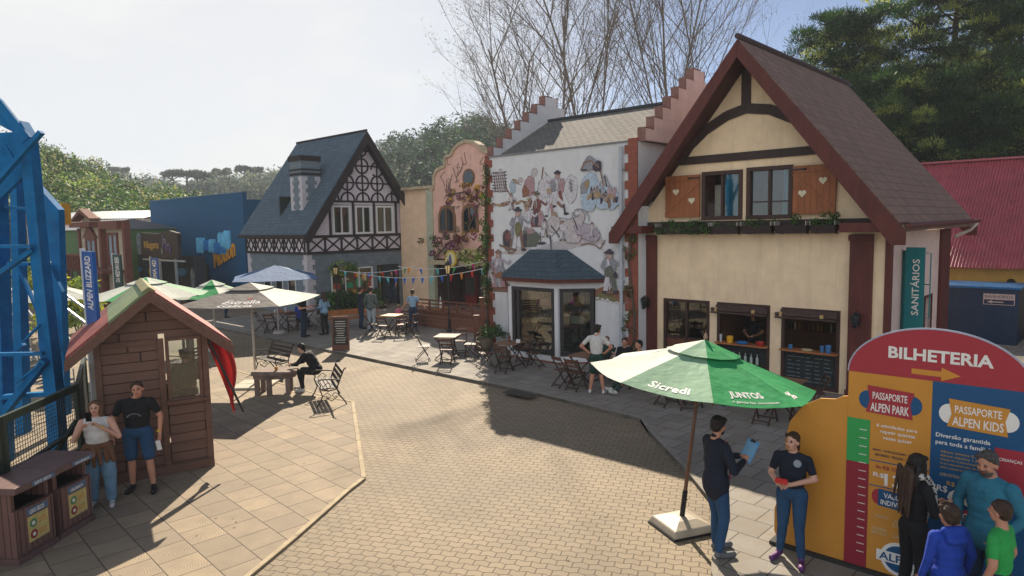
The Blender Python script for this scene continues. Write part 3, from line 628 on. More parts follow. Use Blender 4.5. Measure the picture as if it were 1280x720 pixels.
# wall lamps
def wall_lamp(p, lab):
    t = thing('wall_lantern', lab, 'wall lamp', p, RZ, 'lanterns on the chalet pillars')
    b = MB(); b.box(-.06, .06, -.02, 0, -.14, .14); b.tube([(0, -.02, .1), (0, -.12, .2), (0, -.2, .16)], .014, 6); b.build('bracket', BLACKM, t)
    b = MB(); b.lathe([(.02, .18), (.11, .1), (.115, .08), (.06, .08)], (0, -.2, 0), 6); b.lathe([(.05, -.14), (.09, .06), (.1, .08)], (0, -.2, -.0), 6, 1); b.lathe([(.01, -.2), (.06, -.13)], (0, -.2, 0), 6); b.build('lantern', [BLACKM, GLASS], t)
x_, z_ = fac(1068, 393, hb, -.15); wall_lamp(hb+U*.45-B*.165+np.array([0, 0, 1.95]), 'black wall lantern on the dark red pillar right of the chalkboard window')
wall_lamp(hb-U*5.2-B*.165+np.array([0, 0, 2.0]), 'black wall lantern on the dark red pillar beside the white mural building')
# toilets sign
t = thing('hanging_sign', 'tall teal sign reading SANITÁRIOS hung off the side of the cream chalet', 'sign', hb+U*1.0+B*1.3, RZ)
TEAL = mat('teal_panel', '17757a', .5, .06)
b = MB(); b.prism([(.08, -.0), (.46, -.34), (.46, -.30), (.12, .04)][:0] or [(.06, .05), (.48, -.02), (.48, .03), (.06, .1)], 1.5, 3.58, 0, 'xy'); b.prism([(-.14, .3), (.06, .05), (.06, .1), (-.12, .33)], 1.5, 3.5, 0, 'xy')
b.build('panel', TEAL, t)
b = MB(); b.M = Matrix.Translation((.06, .048, 0)) @ Matrix.Rotation(math.atan2(-.07, .42), 4, 'Z')
b.text('SANITÁRIOS', .32, 1.95, 1.35, .2, -.004, .006, 0, .01, math.pi/2)
b.M = Matrix.Translation((-.14, .298, 0)) @ Matrix.Rotation(math.atan2(-.25, .2), 4, 'Z')
b.text('SANITÁRIOS', .24, 1.95, 1.35, .15, -.004, .006, 1, .0, math.pi/2); b.build('lettering', [LETW, mat('dim_lettering', '5d9a9c', .6)], t)
b = MB(); b.tube([(.50, 0, 1.9), (.60, 0, 1.9), (.60, 0, 3.45), (.50, 0, 3.45)], .014, 6); b.tube([(.6, 0, 2.7), (.0, .3, 2.7)], .014, 6); b.build('bracket', TEAL, t)
# ================================================================ red roofed building on the right
ro = np.array([15., 27., 0]); Rr = thing('red_roofed_shed', 'low yellow building with a big corrugated red metal roof behind the chalet', 'building', ro, RZ)
YEL = mat('yellow_plaster', 'cfa75c', .85, .1, 3)
b = MB(); b.box(-2.5, 12, 0, .2, 0, 2.75); b.box(-2.5, -2.3, .2, 7, 0, 2.4); b.build('wall', YEL, Rr)
b = MB(); n = 150; x0, x1 = -3.4, 13.; vs = []; fs = []
for j, (y, z) in enumerate([(-.5, 2.42), (4.6, 6.6), (10, 2.2)]):
    for i in range(n*4+1): vs.append((x0+(x1-x0)*i/(n*4), y, z+.028*math.sin(i*math.pi/2)))
w_ = n*4+1
for j in range(2): fs += [(j*w_+i, j*w_+i+1, (j+1)*w_+i+1, (j+1)*w_+i) for i in range(w_-1)]
b.add(vs, fs); RRD = mat('red_roof_sheet', 'a04850', .36, .16, 1.5, 0, 60, spec=.6, dirt=.2); b.build('roof', RRD, Rr, recalc=False)
b = MB(); b.box(-3.4, 13, 4.45, 4.75, 6.6, 6.68); b.build('ridge_flashing', RRD, Rr)
b = MB(); b.box(-.3, 1.15, -.04, -.003, 1.95, 2.25); b.build('vent_window', mat('dark_void', '1c1a18', .8), Rr)
wall_ = thing('floodlight', 'small black floodlight on the yellow wall under the red roof', 'lamp', ro+U*4.0-B*.0+np.array([0, 0, 1.8]), RZ)
b = MB(); b.box(-.03, .03, -.1, 0, -.25, .05); b.build('arm', BLACKM, wall_); b = MB(); b.ell((0, -.18, .12), (.14, .12, .13), 10); b.box(-.1, .1, -.3, -.24, .02, .2); b.build('lamp_head', BLACKM, wall_)
# blue metal booth
bo_ = at(1186, 357, 1.95); bl = np.array([bo_[0], bo_[1], 0]); be = at(1273, 365, 1.85); Lb = float((be-bo_)@U)
T = thing('metal_booth', 'dark blue metal booth with a small arrow notice beside the red roofed building', 'booth', bl-U*.6, RZ)
BLUD = mat('dark_blue_sheet', '0d2b48', .45, .2, 2, dirt=.15); b = MB(); b.box(0, Lb+.6, 0, 2.0, 0, 1.9); b.build('body', BLUD, T, bevel=.01)
b = MB(); b.box(-.05, Lb+.66, -.06, 2.06, 1.902, 1.97); b.build('roof', mat('mid_blue_sheet', '1d5f93', .35, .3, 7), T)
b = MB(); b.box(Lb-.35, Lb+.5, -.03, -.002, 1.38, 1.74, 0); b.box(Lb-.33, Lb+.48, -.034, -.0301, 1.4, 1.55, 1); b.text('BANHEIROS', Lb-.3, 1.6, .75, .1, -.031, .004, 1)
b.prism([(Lb-.25, 1.475), (Lb-.1, 1.53), (Lb-.1, 1.49), (Lb+.2, 1.49), (Lb+.2, 1.455), (Lb-.1, 1.455), (Lb-.1, 1.42)], -.038, -.0341, 0); b.build('notice', [mat('pale_pink_board', 'b9a6a2', .7), mat('navy_print', '1c2745', .6)], T)
T = thing('metal_booth', 'second dark blue metal booth at the right edge behind the first', 'booth', bl+U*(Lb+.75)+B*.3, RZ)
b = MB(); b.box(0, 2.5, 0, 2, 0, .5, 0); b.box(0, 2.5, .6, .8, .5, 2.1, 1); b.build('body', [BLUD, mat('grey_side_panel', '878a90', .7, .1)], T); b = MB(); b.box(.1, .6, .57, .598, 1.4, 1.8); b.build('notice', MATS['navy_print'], T)
# ================================================================ white mural building
wb = at(613, 436.5); wb = np.array([wb[0], wb[1], 0])
Wt = thing('mural_building', 'white building with painted folk mural, bay window and crow stepped gables', 'building', wb, RZ)
XR0 = fac(804, 172, wb)[0]; XR = fac(797, 172, wb)[0]; ZT = fac(606, 198, wb)[1]; XQ = fac(786, 176, wb)[0]
b = MB(); b.box(0, XR, 0, .25, 0, ZT); b.box(0, .25, .252, 6.2, 0, ZT); b.box(XR-.25, XR, .252, 6.2, 0, ZT); b.box(.0, XR, 6.202, 6.4, 0, ZT); b.build('wall', WHITE, Wt)
b = MB(); b.box(-.03, XR-.3, -.05, .2, ZT+.001, ZT+.05); b.build('parapet_cap', mat('grey_flashing', '7b7b7d', .5, .2), Wt)
# crow stepped gable walls
FBR = mat('faded_step_brick', '85625a', .85, .2, 8, .3, 50)
def crow(x0, x1, name, m_w):
    b = MB(); n = 7; y = .1; z = ZT+.02; dy = .46; dz = .335
    for i in range(n):
        b.box(x0, x1, y+i*dy, 6.3-i*dy, z+.002, z+dz, 0)
        b.box(x0-.012, x1+.012, y+i*dy-.035, y+i*dy-.001, z-.02, z+dz+.03, 1); b.box(x0-.012, x1+.012, y+i*dy, y+i*dy+dy-.036, z+dz+.0015, z+dz+.03, 1)
        b.box(x0-.012, x1+.012, 6.3-i*dy+.001, 6.3-i*dy+.03, z, z+dz+.03, 1)
        z += dz
    b.build(name, [m_w, FBR], Wt)
crow(0, .25, 'stepped_gable', WHITE); crow(XR0-.22, XR0, 'stepped_gable', PINKW)
SLAT = course_mat('grey_roof_slate', '5f5c58', '76726b', '38383a', .26, .13, 'XY', .01, .95, .012)
b = MB(); b.prism([(.25, ZT+.03), (3.1, ZT+1.5), (5.95, ZT+.03), (5.95, ZT-.1), (3.1, ZT+1.36), (.25, ZT-.1)],   .252, XR0-.24, 0, 'yz'); b.build('roof', SLAT, Wt)
b = MB(); b.box(.25, XR0-.23, 3.0, 3.2, ZT+1.48, ZT+1.56); b.build('ridge_cap', mat('dark_ridge_tile', '34383c', .6), Wt)
# quoins
for x0, x1, sg in ((-.03, .16, 1), (XQ, XR+.02, -1)):
    b = MB(); b.box(x0, x1, -.05, -.001, .1, ZT+.1); z = .25; k = 0
    while z < ZT-.2:
        if sg > 0: b.box(x1+.001, x1+.12, -.045, -.001, z, z+.24)
        else: b.box(x0-.12, x0-.001, -.045, -.001, z, z+.24)
        z += .5
    b.build('quoin', BRICKR, Wt, bevel=.01)
xp = fac(777, 400, wb, -.1)[0]; b = MB(); b.tube([(xp, -.11, .15), (xp, -.11, 3.95), (xp, -.11, ZT-.1)], .055, 8)
for z in (1., 2.6, 4.2, 5.8): b.box(xp-.07, xp+.07, -.16, -.002, z, z+.04)
b.build('drainpipe', mat('pale_grey_pipe', 'aab0b6', .5, .08), Wt)
# ---- the mural: flat painted shapes a few mm proud of the plaster
PAL = {k: mat('mural_'+k, v, .85, .22, 14) for k, v in dict(pale='bdb4b4', rose='a8878a', red='80504f', skin='b4948a', dark='4a444c', brown='83695c', ochre='a48d70', blue='a3b0bc', grey='8f9096', green='66695f', white='c9c4c8', earth='8f6450', moss='78744f', mauve='aa9ea8', sky='a9b9c8').items()}
PN = list(PAL); b = MB(); lay = [0]; wr = random.Random(3)
def MP(px, py): x, z = fac(px, py, wb); return x, z
def put(poly, col):
    lay[0] += 1; y = -.0015-.00003*lay[0]
    b.add([(x, y, z) for x, z in poly], [tuple(range(len(poly)))], PN.index(col))
def blob(px, py, rx, ry, col, n=14, jit=.18, rot=0.):
    cx_, cz = MP(px, py); sc_ = .0285; pts = []; n = 28; ph = [wr.uniform(0, 6.3) for _ in range(4)]
    for i in range(n):
        t = 2*math.pi*i/n; r = 1+jit*.8*(math.sin(2*t+ph[0])*.5+math.sin(3*t+ph[1])*.5+math.sin(5*t+ph[2])*.35+math.sin(8*t+ph[3])*.2); a, c = rx*sc_*math.cos(t)*r, ry*sc_*math.sin(t)*r
        pts.append((cx_+a*math.cos(rot)-c*math.sin(rot), cz+a*math.sin(rot)+c*math.cos(rot)))
    put(pts, col)
    if rx*ry > 7:      # sketched ink contour, partly broken, and a few hatching strokes
        for i in range(n):
            if wr.random() < .72:
                (a, c), (d, e) = pts[i], pts[(i+1) % n]; L_ = math.hypot(d-a, e-c) or 1; q_ = .0045*wr.uniform(.6, 1.6); nx_, nz_ = -(e-c)/L_*q_, (d-a)/L_*q_; put([(a-nx_, c-nz_), (d-nx_, e-nz_), (d+nx_, e+nz_), (a+nx_, c+nz_)], 'dark' if col != 'sky' else 'grey')
        for _ in range(int(min(14, rx*ry/9))):
            t = wr.uniform(0, 6.28); f_ = wr.uniform(.1, .8); x, z = cx_+rx*sc_*f_*math.cos(t), cz+ry*sc_*f_*math.sin(t); l_ = .0285*wr.uniform(1.2, 3.4); an = wr.uniform(.9, 2.3); dx, dz = math.cos(an)*l_, math.sin(an)*l_; q_ = wr.choice([.006, .010, .016]); put([(x, z), (x+q_, z), (x+dx+q_*.4, z+dz), (x+dx, z+dz)], wr.choice(['grey', 'brown', 'mauve', 'pale', 'dark']))
def line(pts, wd, col):
    P_ = [MP(*p) for p in pts]; wd *= .0285
    for (a, c), (d, e) in zip(P_[:-1], P_[1:]):
        L_ = math.hypot(d-a, e-c) or 1; nx_, nz_ = -(e-c)/L_*wd/2, (d-a)/L_*wd/2; put([(a-nx_, c-nz_), (d-nx_, e-nz_), (d+nx_*.7, e+nz_*.7), (a+nx_*.7, c+nz_*.7)], col)
def figure(px, py, h, top, bot, lean=0., skirt=False, hat='dark', arm=1):
    """painted villager; px,py = feet, h = height in picture pixels"""
    u_ = h/8
    if skirt: put([MP(px-1.5*u_, py), MP(px+1.7*u_, py-.1*u_), MP(px+.7*u_+lean*4, py-4.4*u_), MP(px-.6*u_+lean*4, py-4.4*u_)], bot); blob(px, py-1.4*u_, .9*u_, 1.0*u_, 'grey' if bot != 'grey' else 'white', 10, .3)
    else:
        line([(px-.8*u_, py), (px-.6*u_, py-2*u_), (px+lean*3, py-4.2*u_)], 1.0*u_, 'white'); line([(px+1.0*u_, py-.1*u_), (px+.7*u_, py-2.2*u_), (px+.2*u_+lean*3, py-4.2*u_)], 1.0*u_, bot); blob(px-.8*u_, py, .6*u_, .25*u_, 'dark'); blob(px+1.1*u_, py, .6*u_, .25*u_, 'dark')
    blob(px+lean*5, py-5.2*u_, 1.15*u_, 1.5*u_, top, 12, .12); blob(px+lean*5-.2*u_, py-5.1*u_, .4*u_, 1.1*u_, 'white', 9)
    line([(px+lean*5+arm*.9*u_, py-6.1*u_), (px+lean*5+arm*2.1*u_, py-5.1*u_), (px+lean*5+arm*2.6*u_, py-5.9*u_)], .55*u_, top)
    line([(px+lean*5-arm*.9*u_, py-6.1*u_), (px+lean*5-arm*1.5*u_, py-4.9*u_), (px+lean*5-arm*.5*u_, py-4.3*u_)], .5*u_, top)
    blob(px+lean*7, py-7.1*u_, .6*u_, .7*u_, 'skin', 10, .08); blob(px+lean*7, py-7.6*u_, .95*u_, .28*u_, hat, 10, .15); blob(px+lean*7, py-7.85*u_, .5*u_, .35*u_, hat, 8)
def horse(px, py, s_, col, d=1):
    blob(px, py-3.2*s_, 3.0*s_, 1.25*s_, col, 16, .08); blob(px+d*2.2*s_, py-3.5*s_, 1.3*s_, 1.2*s_, col)
    for dx in (-2.4, -1.8, 1.8, 2.5): line([(px+dx*s_, py-2.6*s_), (px+dx*s_+.3*s_, py-1.4*s_), (px+dx*s_-.1*s_, py)], .45*s_, col)
    line([(px+d*2.6*s_, py-4*s_), (px+d*3.8*s_, py-5.8*s_)], 1.2*s_, col); blob(px+d*4.4*s_, py-5.9*s_, 1.1*s_, .5*s_, col, 10, .08, -.5*d); line([(px+d*2.3*s_, py-4.4*s_), (px+d*3.6*s_, py-6.4*s_)], .35*s_, 'dark'); line([(px-d*3*s_, py-3.6*s_), (px-d*3.8*s_, py-1.8*s_)], .4*s_, 'grey')
# earth band along the foot of the painting
put([MP(611, 364), MP(611, 334), MP(622, 342), MP(634, 352), MP(648, 365)], 'earth'); put([MP(611, 364.5), MP(650, 366), MP(650, 362), MP(611, 361)], 'brown')
put([MP(738, 372), MP(744, 362), MP(757, 357), MP(775, 364), MP(792, 360), MP(792, 383), MP(770, 380)], 'earth'); put([MP(742, 375), MP(748, 366), MP(765, 369), MP(776, 379)], 'moss')
for i in range(16): blob(744+i*3, 374+i*.55+wr.uniform(-2, 1), 2.2, 1.3, 'white', 8, .3)
# great pale scene ground of the centre, then wagon, horses and villagers
put([MP(625, 318), MP(640, 306), MP(668, 312), MP(700, 300), MP(724, 290), MP(752, 300), MP(757, 306), MP(735, 306), MP(700, 315), MP(660, 318)], 'pale')
for i in range(22): blob(612+i*2.6+wr.uniform(-2, 2), 257+wr.uniform(-3, 2)-i*.3, 4, 1.3, wr.choice(['brown', 'ochre', 'brown']), 8, .4)
for k in range(5): line([(617+k*3.4, 214+wr.uniform(-2, 2)), (619+k*3.4, 240)], 1.0, 'dark')
for k in range(7): line([(616, 216+k*4), (633, 214+k*4.2)], .9, 'dark')
blob(625, 226, 9, 13, 'pale', 16); [line([(617+k*2.6, 215), (620+k*2.9, 240)], 1.1, wr.choice(['dark', 'brown'])) for k in range(6)]; [line([(615, 217+k*3.6), (634, 215+k*4)], .8, 'dark') for k in range(7)]
line([(630, 232), (636, 240), (641, 250), (646, 252)], 2.2, 'brown'); line([(612, 230), (608.5, 243), (618, 247)], 1.2, 'mauve'); blob(644, 227, 6, 2.2, 'ochre', 10, .2, -.3); blob(651, 225, 4, 3, 'pale'); blob(641, 234, 5, 7, 'blue'); line([(640, 228), (652, 231)], 1., 'grey')
blob(662, 233, 8, 13, 'rose', 14, .2); blob(657, 240, 6, 6, 'earth', 12, .3); blob(668, 216, 5, 5, 'pale'); line([(677, 226), (679, 209)], 2, 'red'); line([(681, 215), (690, 226)], 1.2, 'red')
blob(682, 234, 10, 12, 'white', 14, .12); line([(674, 226), (672, 240), (679, 248)], 1, 'grey')
figure(697, 258, 44, 'mauve', 'red', .02, False, 'dark', -1); blob(692, 233, 4, 6, 'grey'); blob(703, 232, 4, 8, 'rose'); line([(694, 244), (706, 256), (708, 268)], 5, 'white'); line([(697, 252), (703, 258)], 4, 'brown'); line([(705, 255), (707, 266)], 3.2, 'dark'); blob(708, 267, 4, 1.6, 'dark')
blob(714, 236, 9, 15, 'white', 14, .1); line([(713, 226), (715, 240)], 4, 'grey'); [line([(712+k, 224+4*k), (718-k, 227+4*k)], .8, 'dark') for k in range(4)]
figure(671, 284, 44, 'red', 'red', 0, True, 'green', 1); blob(676, 273, 5, 8, 'rose', 12, .3); blob(671, 274, 3, 8, 'dark'); blob(680, 280, 4, 7, 'mauve', 10, .3)
figure(659, 296, 40, 'white', 'white', .01, True, 'brown', 1); figure(687, 270, 34, 'white', 'rose', .03, False, 'ochre', -1)
line([(654, 250), (658, 262), (664, 250)], 1.6, 'ochre')
figure(648, 312, 52, 'grey', 'brown', 0, False, 'dark', 1); blob(648, 286, 5, 8, 'moss', 12); 
blob(635, 300, 8, 12, 'brown', 16, .1); blob(634, 300, 6, 10, 'dark', 14, .15); blob(635, 296, 4, 5, 'red'); blob(641, 292, 2, 8, 'grey'); line([(625, 306), (645, 313)], 3, 'brown'); blob(639, 316, 5, 1.4, 'brown')
put([MP(654, 288), MP(672, 290), MP(676, 296), MP(671, 308), MP(657, 309)], 'green'); blob(664, 289, 7, 3, 'rose', 10, .3); blob(657, 300, 3, 8, 'dark'); blob(678, 304, 6, 1.5, 'dark')
line([(676, 290), (677, 304)], 1.4, 'dark'); line([(682, 288), (691, 302)], 2, 'grey'); line([(689, 284), (690, 312)], 1, 'dark'); blob(690, 284, 4, 10, 'white', 12)
blob(694, 272, 5, 6, 'ochre', 12, .2); blob(693, 280, 9, 9, 'pale', 14, .15); line([(690, 282), (699, 294), (700, 297)], 2, 'dark'); line([(688, 294), (690, 312)], 1, 'dark')
blob(716, 288, 16, 14, 'pale', 18, .12); blob(735, 290, 17, 9, 'mauve', 18, .1, -.3); blob(724, 272, 8, 9, 'pale', 14); blob(721, 267, 4, 4, 'grey', 10, .3); blob(722, 266, 2.4, 2.4, 'white'); line([(722, 261), (732, 262), (737, 270), (737, 277)], 1.6, 'grey'); line([(717, 271), (722, 283), (723, 287)], 1.6, 'dark'); line([(700, 272), (714, 274)], 1, 'grey'); line([(723, 280), (738, 283), (750, 292), (755, 305)], 1., 'mauve'); line([(727, 306), (735, 304), (745, 306), (751, 311), (757, 300)], 1.6, 'brown'); line([(722, 293), (729, 295)], 1.4, 'brown')
for (px, py, h_, tp, bt_, sk_) in [(640, 262, 20, 'pale', 'brown', False), (682, 296, 22, 'pale', 'brown', False), (704, 300, 24, 'white', 'grey', False), (668, 262, 22, 'white', 'brown', False), (741, 296, 18, 'pale', 'grey', False)]: figure(px, py, h_, tp, bt_, wr.uniform(-.03, .03), sk_, wr.choice(['dark', 'brown', 'red']), wr.choice([-1, 1]))
# old town vignette on the right
blob(739, 240, 13, 19, 'sky', 18, .2); blob(760, 248, 14, 13, 'sky', 18, .25); blob(738, 205, 9, 7, 'grey', 14, .2); blob(748, 208, 5, 6, 'dark', 12, .3); line([(727, 213), (732, 203), (740, 201), (750, 209)], 2.2, 'brown'); line([(728, 213), (735, 212)], 2, 'dark')
for i in range(9): x = 739+i*3.6; h_ = wr.uniform(8, 20)*(1-abs(i-4)*.1); put([MP(x, 248), MP(x+3.3, 248.4), MP(x+3.1, 248-h_), MP(x+1.6, 244-h_), MP(x+.1, 248-h_)], wr.choice(['brown', 'grey', 'dark', 'rose'])); line([(x+1, 247-h_*.8), (x+2.4, 246-h_*.3)], .6, 'white')
line([(752, 214), (756, 232)], 2, 'brown'); line([(757, 220), (760, 234)], 1.6, 'dark'); line([(748, 236), (757, 218), (768, 240)], 1.2, 'grey')
for i in range(14): blob(737+i*2.7, 246+wr.uniform(-3, 5), 1.8, 3.2, wr.choice(['ochre', 'brown', 'ochre', 'dark']), 8, .3)
blob(731, 236, 5, 5, 'grey', 10, .3); blob(735, 230, 3, 5, 'ochre'); blob(763, 254, 2, 5, 'brown')
# the two dancers low on either side
figure(624, 359, 46, 'mauve', 'rose', 0, True, 'brown', 1); blob(627, 338, 6, 7, 'grey', 12, .2); blob(626, 344, 8, 4, 'earth', 12, .2); line([(625, 348), (627, 359)], 1.4, 'white'); figure(614, 354, 26, 'mauve', 'pale', 0, True, 'grey', -1)
figure(763, 365, 52, 'grey', 'green', 0, False, 'dark', 1); blob(763, 340, 6, 6, 'green', 12, .15); line([(765, 330), (773, 337)], 1., 'grey'); blob(771, 344, 2.4, 3, 'dark'); line([(762, 346), (764, 362)], 1.8, 'white'); blob(764, 365, 4, 2, 'brown'); line([(755, 310), (757, 325)], 1., 'pale')
b.build('mural', [PAL[k] for k in PN], Wt, recalc=False)
# ---- bay window
BR = mat('teal_grey_shingle', '46605f', .8); BR = course_mat('teal_bay_shingle', '35444e', '45545e', '222d36', .22, .13, 'XZ', .008, .85)
p = .8
bt = [(1.75, -p), (3.65, -p), (4.55, -.0), (.9, -.0)]     # plan of the glazed bay
ev = [(1.62, -p-.28), (3.78, -p-.28), (4.98, -.002), (.62, -.002)]
b = MB(); zt, ze = 3.5, 2.66
tp = [(2.2, -.35), (3.3, -.35), (3.45, -.002), (2.1, -.002)]
b.add([(x, y, ze) for x, y in ev]+[(x, y, zt) for x, y in tp], [(0, 1, 5, 4), (1, 2, 6, 5), (3, 0, 4, 7), (4, 5, 6, 7), (3, 2, 1, 0)]); bay = b.build('bay_roof', BR, Wt)
b = MB(); b.prism([(x, y) for x, y in [(1.64, -p-.25), (3.76, -p-.25), (4.9, -.003), (.7, -.003)]], ze-.12, ze-.002, 0, 'xy'); b.build('fascia', DRED, bay)
b = MB(); b.prism(bt, 2.36, ze-.122, 0, 'xy'); b.prism(bt, .12, .3, 0, 'xy')
for (x, y) in [(1.75, -p), (3.65, -p)]: b.box(x-.07, x+.07, y-.03, y+.11, .3, 2.36)
b.build('bay_wall', WHITE, bay)
b = MB(); b.prism([(x, y-.02) for x, y in bt], 0, .118, 0, 'xy'); b.build('bay_plinth', BRICKR, bay)
BF = mat('charcoal_frame', '2f2c2c', .5, .15)
for (a, c) in ((0, 1), (1, 2), (3, 0)):
    (xa, ya), (xb, yb) = bt[a], bt[c]; Lw = math.hypot(xb-xa, yb-ya); ang = math.atan2(yb-ya, xb-xa)
    Mx = Matrix.Translation((xa, ya, 0)) @ Matrix.Rotation(ang, 4, 'Z')
    b = MB(); b.M = Mx; frame(b, .09, Lw-.09, .3, 2.36, .11, -.02, .08)
    if a == 0: b.box(.09+.18, .09+.30, -.015, .07, .41, 2.25)
    wf = b.build('bay_window', BF, bay); b = MB(); b.M = Mx; b.box(.2, Lw-.2, .03, .04, .41, 2.25); b.build('pane', GLASS if a == 3 else CGLASS, wf)
b = MB(); b.box(.95, 4.5, -.012, -.002, .3, 2.36, 0)
for i, (x, z, w_, h_, k) in enumerate([(1.9, 1.7, .4, .3, 1), (2.3, 1.75, .5, .22, 2), (2.9, 1.6, .45, .3, 1), (3.4, 1.5, .5, .12, 3), (3.8, 1.8, .3, .3, 1), (2., 1.2, 1.2, .05, 3), (3.2, 1.1, .9, .05, 3), (3.7, 1.25, .4, .25, 4), (2.4, 1.3, .3, .12, 4), (1.95, .55, 1.4, .04, 3)]): b.box(x, x+w_, -.20, -.02, z, z+h_, k)
b.build('display', [mat('dark_display_back', '2d3230', .6, .3, 2), mat('amber_display', 'a87a35', .6, .4, 12), mat('pink_display', '9a4f7c', .6), mat('brown_display', '5a4330', .7), mat('pale_display', 'b9b19f', .6)], bay)
b = MB()
for i in range(10): b.ell((1.9+i*.2, -.6+.03*(i % 3), 2.15-.05*(i % 2)), (.02, .02, .02), 6, 0)
b.prism([(3.4, 2.0), (3.55, 2.15), (3.52, 1.95)], -.5, -.48, 1); b.prism([(3.75, 1.9), (3.98, 2.12), (3.95, 1.85)], -.35, -.33, 2)
b.build('window_ornament', [mat('warm_bead', 'e0c089', .5), mat('green_paper', '2fae7c', .6), mat('magenta_paper', 'c43a8a', .6)], bay)
# creepers on both ends of the white wall
def vine(label, root, path, n, mats, wts, seed, spread=.16, size=.035, lab_name='climbing_vine', flowers=None):
    t = thing(lab_name, label, 'vine', root, RZ); rg = random.Random(seed)
    b = MB(); b.tube([(x, y-.03, z) for x, y, z in path], .03, 5); b.build('stem', BARK, t); C_ = []
    for _ in range(n):
        i = rg.randrange(len(path)-1); f = rg.random(); p_, q_ = path[i], path[i+1]
        C_.append(tuple(p_[k]*(1-f)+q_[k]*f+(rg.gauss(0, spread) if k != 1 else -rg.random()*.15) for k in range(3)))
    clumps_mesh('foliage', C_, [(.12, .08, .12)]*n, 26, size, mats, seed, t, weights=wts); return t
vine('dark green creeper climbing the left brick edge of the mural building', wb, [(.0, -.06, .2), (-.02, -.08, 2), (.02, -.06, 3.2), (-.02, -.05, 4.6), (.1, -.04, 6.3)], 62, [LEAFD, LEAFM, mat('dry_leaf', '6b5a3c', .7)], [.4, .3, .3], 71, .08)
vine('thin creeper on the brick edge between the mural building and the chalet', wb, [(XR-.1, -.06, .1), (XR-.05, -.08, 1.6), (XR-.25, -.08, 3.2), (XR-.1, -.06, 4.0)], 15, [LEAFD, LEAFM, MATS['dry_leaf']], [.4, .2, .4], 72, .10)
t = thing('post', 'pale peeling birch like post standing beside the dark red chalet pillar', 'post', hb-U*5.60-B*.02, RZ)
b = MB(); b.tube([(0, 0, .05), (.01, 0, 2), (0, 0, 4.0)], .11, 10); b.build('trunk_post', course_mat('peeling_bark', 'c9bf9c', '9a8f68', '4c4436', .3, .35, 'XZ', .02, .9, off=-1), t, smooth=True)
# ================================================================ pink building with curved gable
PS = 1.18; po = (wb+B*3.0)*PS; po[2] = CAMH*(1-PS)       # stands farther back and larger than first surveyed
Pk = thing('pink_building', 'salmon pink building with curved gable, round window and flowering creeper', 'building', po, RZ)
PINK = mat('salmon_plaster', 'dcae9d', .85, .12, 3, .2, 40, dirt=.25); STONE = mat('pale_stone_trim', 'b5a286', .8, .2, 6, .3); GREENP = mat('pale_green_pilaster', 'a9ab94', .8, .12, 4)
def P2(px, py): return fac(px, py, wb+B*3.0)
halfl = [(-6.45, 5.85), (-6.2, 5.95), (-6.17, 6.45), (-6.0, 6.68), (-5.7, 6.80), (-5.47, 6.82), (-5.42, 7.22), (-5.05, 7.27), (-4.85, 7.5), (-4.55, 7.68), (-4.1, 7.76)]
cxp = -4.1; halfr = [(2*cxp-x, z) for x, z in halfl[:-1]][::-1]; outl = halfl+halfr
def circ(cx_, cz, r, n=20, a0=0, a1=2*math.pi): return [(cx_+r*math.cos(a0+(a1-a0)*i/n), cz+r*math.sin(a0+(a1-a0)*i/n)) for i in range(n if a1-a0 > 6 else n+1)]
b = MB(); holed(b, -6.45, -1.5, 2.9, 5.85, [(-5.9, -4.92, 4.04, 5.15), (-4.42, -3.55, 4.04, 5.15)], 0, .25)
b.prism(outl, .0, .25); b.build('wall', PINK, Pk)
b = MB()
for i in range(len(outl)-1):
    (a, c), (d, e) = outl[i], outl[i+1]; b.bar((a, .08, c+.03), (d, .08, e+.03), .34, .10, (0, 1, 0)) if False else b.bar((a, .1, c), (d, .1, e), .12, .36, (0, 1, 0))
b.build('coping', STONE, Pk)
b = MB(); b.box(-6.72, -6.3, -.06, .1, 0, 5.9); b.build('pilaster', GREENP, Pk)
for (x0, x1) in ((-5.9, -4.92), (-4.42, -3.55)):
    c_ = (x0+x1)/2; r = (x1-x0)/2; b = MB(); zc = 5.15-r
    outer = [(x0-.06, 4.02), (x0-.06, zc)]+[(c_+(r+.06)*math.cos(t), zc+(r+.06)*math.sin(t)) for t in [math.pi*(1-i/12) for i in range(13)]]+[(x1+.06, zc), (x1+.06, 4.02)]
    inner = [(x1-.08, 4.1), (x1-.08, zc)]+[(c_+(r-.08)*math.cos(t), zc+(r-.08)*math.sin(t)) for t in [math.pi*i/12 for i in range(13)]]+[(x0+.08, zc), (x0+.08, 4.1)]
    b.prism(outer, -.04, -.002, 0); b2 = MB(); b2.prism(inner, -.05, -.0405, 0); b.bar((c_, -.06, 4.1), (c_, -.06, 5.1), .06, .03, (0, 1, 0))
    wf = b.build('arched_window', mat('tan_window_frame', '7d5a40', .7), Pk); b2.build('pane', GLASS, wf)
b = MB(); b.prism(circ(-4.0, 6.28, .36), -.04, -.002, 0); o = b.build('round_window', MATS['tan_window_frame'], Pk); b = MB(); b.prism(circ(-4.0, 6.28, .28), -.05, -.0405, 0); b.build('pane', GLASS, o)
b = MB(); b.box(-8.8, -6.45, .12, .3, 0, 5.95); b.box(-6.44, -1.4, 3, 8, 0, 5.6); b.build('side_block', mat('apricot_plaster', 'e6c4a2', .85, .1, 3), Pk)
b = MB(); b.box(-8.9, -6.2, -.1, .5, 5.951, 6.08); b.build('cornice', STONE, Pk)
